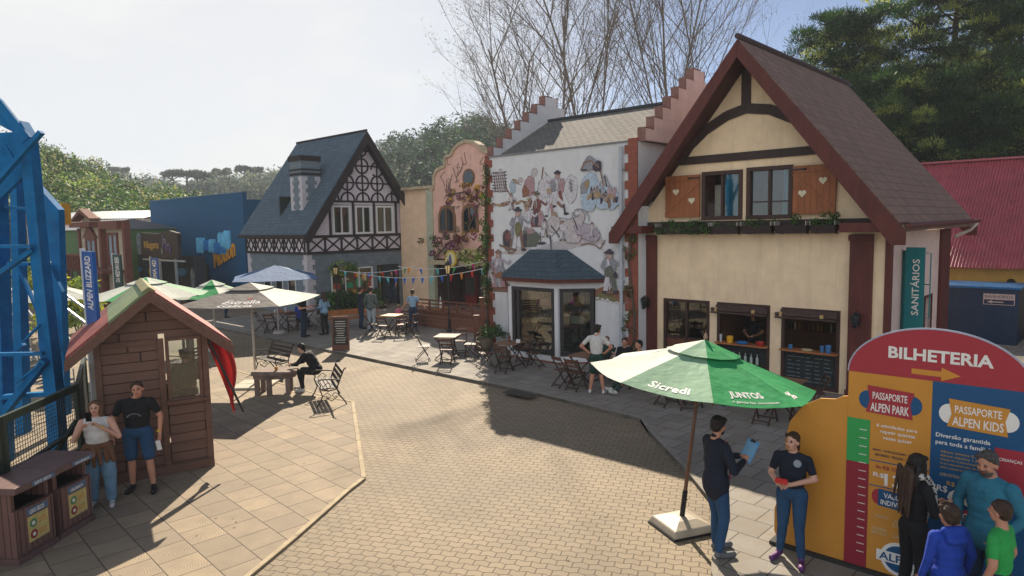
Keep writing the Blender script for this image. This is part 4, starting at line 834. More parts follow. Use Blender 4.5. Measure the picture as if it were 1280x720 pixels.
# shop front under the gable
b = MB(); b.box(-6.3, -1.2, 1.6, 1.7, 0, 2.9, 0); b.box(-6.3, -1.2, .25, 1.6, 2.75, 2.88, 0); b.box(-6.45, -6.301, .25, 1.7, 0, 2.9, 0)
for x, w_, c in [(-5.9, .7, 1), (-4.9, .5, 2), (-3.9, .6, 3), (-3.0, .5, 1), (-2.2, .5, 2)]: b.box(x, x+w_, 1.4, 1.58, .2, 2.1, c); b.box(x+.05, x+w_-.05, 1.37, 1.399, 1.2, 2.0, 4)
b.build('shop_interior', [mat('shop_wall', '4a3a36', .8, .4, 3), mat('red_shop_door', '7d2c2a', .6), mat('tan_shop_door', '8a6844', .6), mat('brown_shop_door', '50382a', .6), mat('shop_pane', '4d4a44', .35, .4, 5)], Pk)
b = MB(); b.box(-6.1, -1.5, -.55, -.002, 2.75, 2.84); b.box(-6.1, -1.5, -.57, -.551, 2.68, 2.86); b.build('canopy', STONE, Pk)
b = MB(); b.prism(circ(-4.45, 2.95, .36, 22), -.75, -.70, 0); b.prism(circ(-4.45, 2.95, .28, 22), -.765, -.7505, 1); b.prism([(-4.57, 2.75), (-4.33, 2.75), (-4.38, 3.02), (-4.45, 3.17), (-4.52, 3.02)], -.775, -.7655, 2); sgn = b.build('round_sign', [mat('yellow_sign', 'c7a437', .6), mat('cream_sign', 'd8cc9a', .6), mat('violet_print', '5d5a7c', .6)], Pk)
# terrace of brown boards in front
b = MB(); xd0, zd = P2(560, 378); TD = thing('terrace', 'raised brown board terrace with railing in front of the pink building', 'terrace', wb+B*2.1, RZ)
BRD = course_mat('brown_terrace_board', '6a4231', '8a5a45', '2f1d16', 2.5, .16, 'XZ', .01, .75, off=-1)
b.box(-6.2, -1.1, -.3, .8, 0, .78, 0); b.build('deck', BRD, TD)
b = MB(); b.box(-6.2, -1.1, -.38, -.301, .72, .80); b.box(-6.2, -1.1, -.34, -.29, 1.2, 1.26)
for x in np.arange(-6.2, -1.1, .85): b.box(x, x+.07, -.345, -.285, .801, 1.2)
for z in (.9, 1.05): b.box(-6.2, -1.1, -.325, -.30, z, z+.05)
b.build('railing', WOODR, TD)
FLY = mat('yellow_flower', 'd9b23a', .6, .2, 3, sub=.3); FLP = mat('purple_flower', '8a4a72', .6, .3, 3, sub=.3); FLR = mat('dusty_red_leaf', '7a4540', .7, .3, 3, sub=.3)
vine('leafless brown creeper with yellow and purple flowers over the pink gable', po, [(-6.2, -.1, 2.9), (-5.2, -.08, 3.6), (-4.2, -.08, 3.9), (-3.3, -.08, 5.2), (-4.2, -.06, 5.7), (-5.3, -.06, 5.6)], 26, [FLR, LEAFM, FLY, FLP], [.4, .15, .2, .25], 81, .2, .035)
t = thing('climbing_vine', 'fine dry creeper stems spreading over the top of the pink curved gable', 'vine', po, RZ); b = MB(); rg = random.Random(4)
for i in range(26):
    x, z = rg.uniform(-5.6, -2.8), rg.uniform(4.8, 7.2); pts = [(x, -.02, z)]
    for k in range(4): x += rg.uniform(-.22, .22); z += rg.uniform(-.05, .3); pts.append((x, -.03, min(z, 7.4)))
    b.tube(pts, .012, 3)
b.build('stem', BARK, t)
C_ = [(rg.uniform(-5.3, -3.0), -.08, rg.uniform(5.3, 6.0)) for _ in range(18)]
clumps_mesh('blossom', C_, [(.13, .06, .13)]*18, 22, .045, [FLY, FLP, FLR], 83, t, weights=[.45, .3, .25])
t = thing('flowering_shrub', 'purple flowering shrub hanging over the awning of the pink building', 'shrub', po, RZ)
C_ = [(rg.gauss(-4.6, .8), -.5+rg.uniform(-.2, .2), rg.uniform(3.0, 3.9)) for _ in range(24)]; clumps_mesh('foliage', C_, [(.17, .14, .15)]*24, 40, .045, [FLP, FLR, LEAFM], 84, t, weights=[.4, .35, .25])
b = MB(); [b.tube([(x, -.4, 2.86), (x+.1, -.45, 3.2), (x-.05, -.5, 3.6)], .02, 4) for x in (-5.2, -4.6, -4.0)]; b.build('stem', BARK, t)
t = thing('flowering_shrub', 'pale yellow flowering shrub beside the round sign on the pink building', 'shrub', po, RZ)
C_ = [(rg.gauss(-3.3, .45), -.65+rg.uniform(-.2, .2), rg.uniform(2.7, 3.3)) for _ in range(26)]; clumps_mesh('foliage', C_, [(.18, .16, .16)]*26, 46, .04, [mat('cream_flower', 'd2cf8e', .6, .2, sub=.3), LEAFL], 85, t, weights=[.7, .3])
b = MB(); b.tube([(-3.3, -.3, 2.86), (-3.3, -.6, 3.1)], .03, 4); b.build('stem', BARK, t)

for o_ in [o for o in bpy.data.objects if o.parent is None and o.type == 'EMPTY' and (o.location-Vector(po)).length < .01]: o_.scale = (PS,)*3
# ================================================================ half timbered house
tcn = at(387, 395); tcn = np.array([tcn[0], tcn[1], 0])
Td = thing('half_timbered_house', 'grey and white half timbered house with steep blue slate roof and quoined chimney', 'house', tcn, RZ)
BLOCK = course_mat('grey_block_wall', '5f6a72', '76828a', '48525a', .4, .2, 'DZ', .008, .85, .004, mortar_mix=.6)
DTIM = mat('black_brown_timber', '2b2223', .7, .2, 6); W_, D_ = 6.15, 6.78
b = MB(); b.box(-W_, 0, 0, .2, 0, 3.06); b.box(-W_, -W_+.2, .201, D_, 0, 3.06); b.box(-W_, 0, D_+.001, D_+.2, 0, 3.06)
b2 = MB(); 
for (y0, y1, z0, z1) in [(.201, 1.3, 0, 3.06), (1.3, 3.85, 2.25, 3.06), (3.85, 4.15, 0, 3.06), (4.15, 5.55, 2.3, 3.06), (5.55, D_, 0, 3.06), (1.3, 3.85, 0, .35)]: b.box(-.2, 0, y0, y1, z0, z1)
b.build('block_wall', BLOCK, Td)
b = MB(); b.box(-W_, 0, -.04, .16, 3.06, 4.0); b.box(-W_, -W_+.2, .161, D_, 3.06, 4.0)
TS = (9.10-3.95)/(3.37+.35)
holes = [(1.5, 2.62, 3.98, 5.5), (2.85, 3.92, 3.98, 5.5), (4.15, 5.35, 3.98, 5.5)]
bb = MB(); bb.M = Matrix(((0, -1, 0, .04), (1, 0, 0, 0), (0, 0, 1, 0), (0, 0, 0, 1)))
holed(bb, .161, D_, 3.06, 4.4, holes, 0, .2); bb.prism([(.0, 4.4), (1.5, 4.4), (1.5, 5.9), (1.0, 5.55)], 0, .2); bb.prism([(5.35, 4.4), (6.75, 4.4), (5.9, 5.55), (5.35, 5.9)], 0, .2)
holed(bb, 1.5, 5.35, 4.4, 5.56, [(a, c, d, e) for a, c, d, e in holes], 0, .2); bb.prism([(1.02, 5.561), (5.85, 5.561), (3.4, 8.98)], 0, .2)
b.v += []; b.build('plaster_wall', mat('pinkish_white_plaster', 'cfc6cc', .85, .06, 3), Td); bb.build('gable_wall', MATS['pinkish_white_plaster'], Td)
def strut(b, p, q, w_, y=-.03): b.bar((p[0], y, p[1]), (q[0], y, q[1]), .05, w_, (0, 1, 0)) 
b = MB()
def beam2(b, p, q, w_, y=-.03, t_=.05):
    (a, c), (d, e) = p, q; L_ = math.hypot(d-a, e-c); nx_, nz_ = -(e-c)/L_*w_/2, (d-a)/L_*w_/2
    b.prism([(a-nx_, c-nz_), (d-nx_, e-nz_), (d+nx_, e+nz_), (a+nx_, c+nz_)], y-t_, y)
# side band (front -y)
beam2(b, (-W_, 3.1), (.0, 3.1), .12, -.041); beam2(b, (-W_, 3.88), (.0, 3.88), .14, -.042)
n = 6
for i in range(n+1): x = -W_+.05+(W_-.1)*i/n; beam2(b, (x, 3.1), (x, 3.85), .08, -.044)
for i in range(n):
    x0 = -W_+.05+(W_-.1)*i/n; x1 = x0+(W_-.1)/n; xm = (x0+x1)/2
    for (p_, q_) in (((x0, 3.14), (xm, 3.84)), ((x0, 3.84), (xm, 3.14)), ((xm, 3.14), (x1, 3.84)), ((xm, 3.84), (x1, 3.14))): beam2(b, p_, q_, .045, -.043+.0005*(p_[1] > 3.5))
b.M = bb.M
beam2(b, (-.05, 3.1), (D_, 3.1), .13, -.003); beam2(b, (-.05, 3.9), (D_, 3.9), .14, -.004); n = 7
for i in range(n+1): y = .06+(D_-.12)*i/n; beam2(b, (y, 3.1), (y, 3.88), .10, -.006)
for i in range(n):
    y0 = .06+(D_-.12)*i/n; y1 = y0+(D_-.12)/n; beam2(b, (y0, 3.14), (y1, 3.86), .07, -.002); beam2(b, (y0, 3.86), (y1, 3.14), .07, -.0035)
for y in (1.36, 2.74, 4.04, 5.48): beam2(b, (y, 3.9), (y, 5.64), .12, -.005)
beam2(b, (.95, 5.66), (5.85, 5.66), .10, -.004)
def ring(cy, cz, r, a0=0., a1=2*math.pi, w_=.075, y=-.002):
    k = 20; P_ = [(cy+r*math.cos(a0+(a1-a0)*i/k), cz+r*math.sin(a0+(a1-a0)*i/k)) for i in range(k+1)]
    for p_, q_ in zip(P_[:-1], P_[1:]): beam2(b, p_, q_, w_, y)
sp = .93; cyc = 3.38
for i in (-2.5, -1.5, -.5, .5, 1.5, 2.5)[:0] or (-2, -1, 0, 1, 2): ring(cyc+i*sp, 5.72, .40, 0, math.pi)
for j, zc in enumerate((6.62, 7.5, 8.32)):
    for i in [(-1, 0, 1), (-.5, .5)[:0] or (-.0,), ()][j] if j else (-1, 0, 1): ring(cyc+i*sp, zc, .38 if j < 2 else .3)
ring(cyc-sp*.5-.15, 7.42, .0001) if False else None
ring(cyc, 7.5, .38, y=-.0025); ring(cyc, 8.28, .28)
for i in (-1, 1): ring(cyc+i*sp*1.0, 7.35, .36, -math.pi*.75 if i > 0 else -math.pi*.9, math.pi*.2 if i < 0 else math.pi*1.0)
for i in (-2, -1, 0, 1, 2):
    y = cyc+i*sp; zt_ = 8.9-abs(y-3.38)*1.42; beam2(b, (y, 5.7), (y, min(zt_, 8.75)), .07, -.001)
for z in (6.62, 7.5, 8.28): h_ = (8.98-z)/1.42; beam2(b, (cyc-h_, z), (cyc+h_, z), .07, -.0045)
b.build('timber_frame', DTIM, Td)
b = MB(); b.M = bb.M
for (a, c, d, e) in holes: frame(b, a+.02, c-.02, d, e-.04, .10, -.02, .1); b.box((a+c)/2-.03, (a+c)/2+.03, .0, .08, d+.1, e-.14)
wf = b.build('gable_window', WHITEP, Td); b = MB(); b.M = bb.M
for (a, c, d, e) in holes: b.box(a+.1, c-.1, .05, .06, d+.1, e-.14)
b.build('pane', CGLASS, wf); b = MB(); b.box(-3, -2.9, .3, 6.5, 3.95, 6); b.box(-2.9, -.2, .3, 6.5, 3.9, 3.94); b.build('interior', MATS['dark_display_back'], Td)
b = MB()
for y0 in (1.7, 3.0, 4.6): 
    for i in range(4): b.tube([(-.2, y0+i*.05, 4.05), (-.22, y0+i*.06, 5.4)], .03, 5)
b.build('curtain', mat('greenish_curtain', '6a7a5a', .8), Td)
SLT = course_mat('blue_grey_slate', '3f4f5c', '566874', '2a343e', .3, .17, 'XZ', .01, .75)
b = MB(); cy = 3.38
for sg in (-1, 1):
    o_ = [(cy, 9.25), (cy+sg*3.75, 9.25-TS*3.75), (cy+sg*3.75, 9.25-TS*3.75-.1), (cy, 8.98)]
    b.prism(o_[::sg], -W_-.15, .62, 0, 'yz')
b.build('roof', SLT, Td)
b = MB()
for sg in (-1, 1): b.prism([(cy, 9.2), (cy+sg*3.78, 9.2-TS*3.78), (cy+sg*3.78, 9.2-TS*3.78-.34), (cy+sg*3.55, 9.2-TS*3.78-.34), (cy, 8.62)][::sg], .625, .70, 0, 'yz')
b.box(-W_-.15, .62, -.42, -.30, 3.86, 4.02); b.build('bargeboard', DTIM, Td)
b = MB(); b.prism([(cy, 8.96), (cy+3.3, 8.96-TS*3.3), (cy+3.3, 8.9-TS*3.3), (cy, 8.9)], .045, .62, 0, 'yz'); b.prism([(cy, 8.96), (cy, 8.9), (cy-3.3, 8.9-TS*3.3), (cy-3.3, 8.96-TS*3.3)], .045, .62, 0, 'yz'); b.build('soffit', DTIM, Td)
b = MB(); b.tube([(-W_-.15, cy, 9.28), (.62, cy, 9.28)], .06, 6); b.build('ridge_cap', DTIM, Td)
def quoins(b, x, y, z0, z1, dx, dy, mi=0):
    z = z0; k = 0
    while z < z1-.1: e = .30 if k % 2 else .48; b.box(min(x, x-dx*e)-(.012 if dx > 0 else .012), max(x, x-dx*e)+.012, min(y, y+dy*e)-.012, max(y, y+dy*e)+.012, z, z+.24, mi); z += .245; k += 1
b = MB(); z = 0; k = 0
while z < 2.95: e = .28 if k % 2 else .42; b.box(-e, .02, -.02, e, z, z+.25); b.box(-.05, .02, D_-e*.9, D_+.21, z, z+.25); b.box(-W_-.02, -W_+e, -.02, .1, z, z+.25); z += .252; k += 1
b.build('quoin', mat('pale_quoin', 'b9b4b8', .8, .1), Td)
b = MB(); X0, X1, Y0, Y1 = -2.1, -1.0, .5, 1.55; b.box(X0, X1, Y0, Y1, 4.7, 7.0, 0); b.box(X0-.03, X1+.03, Y0-.03, Y1+.03, 7.001, 7.12, 2); b.box(X0, X1, Y0, Y1, 7.12, 7.72, 0); b.box(X0-.05, X1+.05, Y0-.05, Y1+.05, 7.25, 7.32, 2); b.box(X0-.06, X1+.06, Y0-.06, Y1+.06, 7.72, 7.98, 2); z = 4.72; k = 0
while z < 6.8: e = .2 if k % 2 else .32; b.box(X1-e, X1+.015, Y0-.015, Y0+e, z, z+.2, 1); b.box(X0-.015, X0+e, Y0-.015, Y0+.05, z, z+.2, 1); b.box(X1-.05, X1+.015, Y1-e, Y1+.01, z, z+.2, 1); z += .201; k += 1
b.build('chimney', [BLOCK, MATS['pale_quoin'], DTIM], Td)
b = MB(); b.M = bb.M; b.prism([(0, 0)]*0 or [(1.3, .35), (3.85, .35), (3.85, 2.25), (1.3, 2.25)], .13, .15, 0)
for y in (1.3, 2.1, 2.95, 3.78): b.box(y, y+.07, -.0, .1, .35, 2.25, 1)
b.box(1.3, 3.85, 0, .1, 2.18, 2.25, 1)
for i in range(26): y = rnd.uniform(1.4, 3.6); z = rnd.uniform(.5, 1.9); b.box(y, y+rnd.uniform(.1, .4), .09+.001*i, .128, z, z+rnd.uniform(.08, .4), 2+i % 5)
b.build('shop_window', [mat('shop_display_back', '6a5a3a', .7, .4, 5), WHITEP, mat('display_green', '3f9a72', .6), mat('display_orange', 'c78a3a', .6), mat('display_cream', 'c9bd9a', .6), mat('display_red', 'a8443a', .6), mat('display_dark', '3c3a36', .6)], Td)
b = MB(); b.M = bb.M; b.box(4.15, 4.22, -.02, .1, 0, 2.3, 1); b.box(5.48, 5.55, -.02, .1, 0, 2.3, 1); b.box(4.22, 5.48, -.02, .1, 2.23, 2.3, 1); b.box(4.22, 4.7, .5, .54, 0, 2.2, 2); b.box(4.7, 5.48, 1.4, 1.44, 0, 2.2, 0); b.build('doorway', [mat('dark_shop_depth', '2a2622', .8), DTIM, mat('olive_door', '8a7a34', .6)], Td)
b = MB()
for x in (-4.4, -3.2, -1.9): b.box(x, x+.75, -.03, -.002, 1.0, 2.1, 0); b.box(x+.05, x+.7, -.036, -.031, 1.05, 2.05, 1)
b.build('side_window', [WHITEP, GLASS], Td)
b = MB()
for y in (.75, 6.05):
    b.box(.045, .12, y, y+.1, 4.8, 4.95); b.tube([(.12, y+.05, 4.9), (.3, y+.05, 4.95), (.32, y+.05, 4.75)], .03, 6)
b.build('gable_lamp', BLACKM, Td)

# ================================================================ big blue wall building
bo2 = at(309, 378); bo2 = np.array([bo2[0], bo2[1], 0])
E_ = thing('blue_building', 'plain dark blue hall with orange script lettering and icy blue sign on its front', 'building', bo2, RZ)
BW = mat('deep_blue_render', '1d5276', .75, .07, 2, .1, 30, dirt=.1); b = MB(); b.box(-14.45, .15, 0, .25, 0, 6.5); b.box(-14.45, -14.2, .252, 9, 0, 6.1); b.box(-.1, .15, .252, 9, 0, 6.1); b.box(-14.2, -.1, .252, 9, 5.9, 6.0); b.build('wall', BW, E_)
b = MB(); b.box(-14.5, .2, -.04, .3, 6.501, 6.56); b.build('parapet_cap', mat('pale_blue_edge', '5d7890', .6), E_)
b = MB(); x, z = fac(269, 333, bo2); b.text('Motion', x, z-.15, 3.1, 1.15, -.02, .05, 1, .015, .28, skew=.25); b.text('Motion', x-.06, z-.2, 3.15, 1.2, -.005, .02, 0, .04, .28, skew=.25)
b.build('lettering', [mat('black_outline', '15141a', .6), mat('orange_lettering', 'e09a2a', .5)], E_)
b = MB(); ICE = [mat('ice_blue', '6fc0e6', .5, .2, 2), mat('mid_ice_blue', '2f7fc0', .5, .2, 2)]; rg = random.Random(8)
def ice(px0, px1, py0, py1, mi):
    (a, c), (d, e) = fac(px0, py1, bo2), fac(px1, py0, bo2); n = 5; P_ = [(a+(d-a)*i/n, c+(e-c)*(.12*(i % 2))) for i in range(n+1)]+[(d-(d-a)*i/n, e-(e-c)*(.2*(i % 2)*rg.random()+.0)) for i in range(n+1)]; b.prism(P_, -.10-.01*mi-rg.random()*.02, -.002, mi)
for a in [(248, 256, 297, 317, 0), (257, 262, 300, 314, 1), (263, 270, 299, 316, 0), (270, 277, 303, 318, 1), (275, 283, 290, 318, 0), (282, 288, 288, 312, 0), (270, 284, 308, 316, 1)]: ice(*a)
b.build('icy_sign', ICE, E_)
x0, _ = fac(248, 333, bo2); x1, _ = fac(261, 333, bo2); b = MB(); frame(b, x0, x1, 0, 2.1, .08, -.05, .0, 0); b.box(x0+.08, x1-.08, -.03, -.01, .08, 2.02, 1); b.build('door', [mat('black_door_frame', '1d1a1a', .5), mat('mirrored_brown_glass', '6f5f42', .15, .5, 3)], E_)
# ---- dark shop between
do = at(245, 384); do = np.array([do[0], do[1], 0])
K_ = thing('dark_shop', 'dark grey shop with sloping gable, carved sign board and white posts', 'shop', do, RZ)
DG = mat('dark_grey_boards', '2b3138', .8, .25, 3); b = MB(); b.prism([(-11, 0), (-7.2, 0), (-7.2, 4.0), (-9.0, 3.9), (-11, 2.2)], .4, .6); b.box(-7.2, -.7, .9, 1.0, 0, 2.8); b.box(-.9, -.7, .4, .9, 0, 2.8); b.build('wall', DG, K_)
b = MB(); b.prism([(-7.05, 2.75), (-3.8, 2.7), (-1.3, 2.75), (-1.2, 4.2), (-2.4, 4.35), (-3.9, 4.2), (-7.0, 4.25)], -.3, -.1, 0); b.text('Niagara', -6.4, 3.15, 2.3, .6, -.301, .04, 1, .01)
for i in range(7): b.box(-3.6+i*.24, -3.45+i*.24, -.36, -.302, 3.0+(i*37 % 5)*.15, 3.3+(i*53 % 6)*.15, 2+i % 2)
b.build('sign_board', [mat('dark_brown_board', '332a28', .7, .3, 3), mat('gold_letter', 'a58a45', .5), mat('grey_green_paint', '6f8070', .7), mat('violet_paint', '5c4a7a', .7)], K_)
b = MB()
for (px, py, w_, h_, c) in [(166, 305, 1.0, 1.5, 0), (176, 305, .7, 1.3, 0), (165, 337, 1.5, .35, 1), (182, 342, .9, .9, 2), (208, 341, 1.6, .5, 1), (222, 350, .5, 1.4, 0), (231, 337, .35, .9, 3), (233, 355, .3, 1.2, 0)]:
    x, z = fac(px, py, do); kk = 12; b.prism([(x+w_/2*math.cos(t)*(1+.3*math.sin(5*t)), z+h_/2*math.sin(t)) for t in [2*math.pi*i/kk for i in range(kk)]], .35 if x < -7.2 else .85, .399 if x < -7.2 else .899, c)
b.build('painted_figure', [mat('faded_grey_paint', '7d8a94', .7, .4, 4), mat('dim_blue_paint', '3a7aa8', .7), mat('lime_paint', 'a8a82a', .7), mat('copper_paint', 'a8714a', .7)], K_)
b = MB(); [b.box(x, x+.12, -.3, -.18, 0, 2.72) for x in (-4.3, -1.9)]; b.box(-6.9, -.5, -.3, -.2, 2.55, 2.65); b.build('post', mat('grey_white_post', '9aa3a3', .7), K_)
def banner(px0, px1, pyt, pyb, o, dep, txt, col, lab, lc=None):
    x0, zt_ = fac(px0, pyt, o, dep); x1, _ = fac(px1, pyt, o, dep); _, zb = fac((px0+px1)/2, pyb, o, dep)
    t = thing('upright_banner', lab, 'banner', o+U*x0+B*dep, RZ); w_ = x1-x0
    b = MB(); b.box(0, w_, -.03, .03, max(zb, .1), zt_, 0); b.build('panel', col, t); b = MB(); b.box(-.08, -.02, -.04, .04, 0, zt_+.05); b.build('pole', WHITEP, t)
    b = MB(); b.text(txt, w_*.78, max(zb, .1)+(zt_-max(zb, .1))*.22, (zt_-max(zb, .1))*.72, w_*.5, -.03, .01, 0, .01, math.pi/2); b.build('lettering', lc or LETW, t)
wo = at(160, 388); wo = np.array([wo[0], wo[1], 0]); BB = mat('royal_blue_banner', '1f57a0', .6, .05)
banner(104, 117, 314, 405, wo, -9, 'ALPEN BLIZZARD', BB, 'tall blue banner with white upright words in front of the western facade')
banner(141, 151, 318, 362, wo, -2, 'OA MEZ/VAN BEEK', mat('dark_green_banner', '1f3f3e', .7), 'narrow dark green banner on the right bay of the western facade')
banner(188, 197, 322, 372, do, -1.5, 'CINEMA 4D', BB, 'blue banner reading CINEMA 4D in front of the dark shop')
# ---- western facade
Wn = thing('western_house', 'brown and cream western style house front with pediment and balcony', 'house', wo, RZ)
CW = course_mat('cream_boards', 'a89a86', 'b5a892', '6b6052', 4, .22, 'XZ', .01, .8, off=-1); BRW = mat('red_brown_trim', '6e3e30', .7, .15, 4); GRN = course_mat('green_boards', '4a6a3c', '557548', '2d4426', 4, .2, 'XZ', .012, .8, off=-1)
b = MB(); b.box(-7.6, .5, 0, .2, 0, 4.7); b.prism([(-7.0, 4.7), (-4.2, 4.7), (-4.2, 5.2), (-5.6, 5.55), (-7.0, 5.2)], 0, .2); b.build('wall', CW, Wn)
b = MB(); b.box(.25, .6, -.12, .2, 0, 4.95); b.box(-2.9, .26, -.35, -.001, 4.5, 4.95); b.box(-7.9, -4.0, -.5, -.001, 4.65, 4.95); b.prism([(-7.4, 5.15), (-5.6, 5.75), (-3.8, 5.15), (-3.8, 5.0), (-5.6, 5.5), (-7.4, 5.0)], -.5, -.001); b.box(-7.8, -7.45, -.12, -.001, 0, 4.6); b.box(-3.1, -2.75, -.3, -.001, 0, 4.6); b.box(-7.45, .25, -1.2, -.002, 2.1, 2.25)
for x in np.arange(-9.6, -2.8, .5): b.box(x, x+.1, -1.2, -1.1, 2.25, 3.0)
b.box(-9.8, -2.9, -1.22, -1.08, 3.001, 3.1); b.box(-9.8, -2.9, -1.2, -.6, 2.1, 2.24)
for x in (-9.6, -6.6, -3.4, -.2): b.box(x, x+.16, -1.2, -1.05, 0, 2.1)
b.build('trim', BRW, Wn)
for (x0, x1, z0, z1) in [(-6.4, -4.5, 2.3, 4.0), (-2.4, -.7, 2.3, 4.3)]:
    b = MB(); frame(b, x0, x1, z0, z1, .16, -.1, -.001); b.box((x0+x1)/2-.07, (x0+x1)/2+.07, -.08, -.002, z0+.1, z1-.1)
    if x0 < -6: b.prism([(x0-.3, z1), (x1+.3, z1), ((x0+x1)/2, z1+.8)], -.16, -.002)
    wf = b.build('window', BRW, Wn); b = MB(); b.box(x0+.16, x1-.16, -.03, -.004, z0+.16, z1-.16); b.build('pane', mat('pale_reflecting_pane', '8f9fae', .2, .3, 1.5), wf)
b = MB(); b.box(-6.4, -5.2, -.06, -.001, 0, 2.0); b.box(-4.6, -3.5, -.06, -.001, 0, 2.0); b.build('door', mat('dark_brown_door', '33231d', .6), Wn)
t = thing('green_house', 'green boarded house wall left of the western facade', 'house', wo-U*7.95, RZ); b = MB(); b.box(-7, 0, .3, 6, 0, 4.5); b.build('wall', GRN, t); b = MB(); b.prism([(.1, 4.5), (3.1, 5.2), (6.2, 4.5)], -7.1, .1, 0, 'yz'); b.build('roof', GREYM, t); b = MB(); b.box(-4, -3, .26, .299, 0, 2.1); b.box(-2, -1, .26, .299, 1, 2.1); b.build('door', MATS['dark_brown_door'], t)
# far sheds with long metal roofs
MROOF = mat('grey_sheet_roof', '7f868c', .45, .15, 1, spec=.5)
def shed(px0, px1, pyr, pye, D, lab, wallm):
    (a, _, z1), (c, _, _) = [ray(p, pyr)*(D/ray(p, pyr)[1])+O for p in (px0, px1)]; z0 = (ray(px0, pye)*(D/ray(px0, pye)[1])+O)[2]
    t = thing('long_shed', lab, 'shed', (0, D, 0), 0); b = MB(); n = int((c-a)/.25); vs = []
    for (y, z) in ((-3, z0), (4, z1), (11, z0)):
        for i in range(n*2+1): vs.append((a+(c-a)*i/(n*2), y, z+(.05 if i % 2 else 0)))
    w_ = n*2+1; b.add(vs, [(j*w_+i, j*w_+i+1, (j+1)*w_+i+1, (j+1)*w_+i) for j in range(2) for i in range(w_-1)]); b.build('roof', MROOF, t, recalc=False); b = MB(); b.box(a, c, -2.8, -2.6, 0, z0-.02); b.box(c-.2, c, -2.59, 10, 0, z0-.02); b.build('wall', wallm, t)
shed(60, 200, 264, 276, 60, 'long grey sheet metal roof behind the western facade', PINKW)
shed(150, 205, 281, 297, 52, 'lower pale grey roof between western facade and blue hall', WHITE)
shed(286, 345, 249, 262, 66, 'apricot shed with grey roof seen between the blue hall and the slate roof', MATS['apricot_plaster'])
# ================================================================ small wooden booth
K0 = at(264, 584); K0 = np.array([K0[0], K0[1], .03]); KA = R(31); kx = np.array([math.cos(KA), math.sin(KA), 0]); kb = np.array([-kx[1], kx[0], 0])
KS = thing('wooden_booth', 'small brown wooden ticket booth with red and green plank roof and side window', 'booth', K0, KA)
KW = course_mat('brown_booth_boards', '5f4337', '755548', '33211a', 3, .17, 'DZ', .012, .65, .012, off=-1); KT = mat('brown_booth_trim', '694a3c', .6, .2, 9, .2, 30)
W1, DPT = 1.66, 2.1
b = MB(); b.box(-W1, -.72, 0, .05, .12, 2.35); b.box(-.62, -.02, 0, .05, .12, 1.28); b.box(-.62, -.02, 0, .05, 2.42, 2.5); b.prism([(-W1-.0, 2.352), (-.72, 2.352), (-.72, 2.5), (-.02, 2.502), (-.82, 3.15), (-W1, 2.5)], 0.001, .05)
b.box(-W1, -W1+.05, .051, .5, .12, 2.4); b.box(-W1, -W1+.05, 1.2, DPT, .12, 2.4); b.box(-W1, -W1+.05, .5, 1.2, .12, 1.1); b.box(-W1, -W1+.05, .5, 1.2, 2.2, 2.4)
b.box(-W1, -1.3, DPT-.05, DPT, .12, 2.4); b.box(-1.3, -.1, DPT-.05, DPT, .12, 1.2); b.box(-1.3, -.1, DPT-.05, DPT, 2.35, 2.45); b.box(-.1, -.0, DPT-.05, DPT, .12, 2.4)
b.box(-.05, 0, .051, .15, .12, 2.4); b.box(-.05, 0, .15, 1.6, .12, 1.2); b.box(-.05, 0, .15, 1.6, 2.3, 2.4); b.box(-.05, 0, 1.6, DPT-.051, .12, 2.4)
b.prism([(-W1, 2.45), (-.02, 2.45), (-.82, 3.12)], DPT-.05, DPT); b.build('wall', KW, KS)
b = MB(); b.box(-W1-.06, .06, -.06, .0, 0, .15); b.box(.0, .06, .0, DPT, 0, .15); b.box(-W1-.06, -W1, 0, DPT, 0, .15)
for x in (-W1-.03, -.74, -.04): b.box(x, x+.1, -.035, -.001, .15, 2.42)
b.box(-.63, -.05, -.04, -.001, .5, .53) ; b.box(-W1+.08, -.75, -.036, -.001, 2.33, 2.42); b.box(-.04, .012, 1.68, DPT+.012, .15, 2.4); b.build('trim', KT, KS, bevel=.005)
b = MB(); frame(b, -.62, -.05, 1.28, 2.42, .055, -.045, .05); b.box(-.66, .02, -.11, .0, 1.25, 1.30); wf = b.build('window', KT, KS, bevel=.004); b = MB(); b.box(-.57, -.1, .0, .006, 1.33, 2.37); b.build('pane', CGLASS, wf)
b = MB(); frame(b, -1.28, -.12, 1.22, 2.33, .05, DPT-.06, DPT+.02); b.build('rear_window', KT, KS)
# plank roof: red with greenish ridge planks
RP = mat('red_plank', '93504a', .7, .2, 5, .2, 30, stretch=(1, .3, 1)); GP = mat('green_plank', '7f8f68', .7, .2, 5, .2, 30); YP = mat('yellowish_ridge', '84805a', .8, .25, 6)
b = MB(); ks = .83; n = 9; y0, y1 = -.28, DPT+.35
for sg in (-1, 1):
    for i in range(12):
        ya = y0+(y1-y0)*i/12+.004; yb = y0+(y1-y0)*(i+1)/12-.004
        for (u0, u1, m_) in ((0, .62, 1 if sg < 0 and i > 3 else 0), (.622, 1.25, 0)) if sg < 0 else ((0, 1.25, 0),):
            if sg < 0 and i <= 3 and u0 == 0: m_ = 1
            if sg < 0 and u0 > 0: m_ = 0
            zz = lambda u_: 3.33-ks*u_
            b.prism([(-.82+sg*u0, zz(u0)), (-.82+sg*u1, zz(u1)), (-.82+sg*u1, zz(u1)-.05), (-.82+sg*u0, zz(u0)-.05)][::sg], ya, yb, m_)
b.prism([(-.93, 3.27), (-.82, 3.35), (-.71, 3.27)], y0, y1, 2); b.build('roof', [RP, GP, YP], KS)
b = MB()
for sg in (-1, 1): b.prism([(-.82, 3.28), (-.82+sg*1.27, 3.28-ks*1.27), (-.82+sg*1.27, 3.10-ks*1.27), (-.82, 3.09)][::sg], -.33, -.285)
b.build('bargeboard', KT, KS)
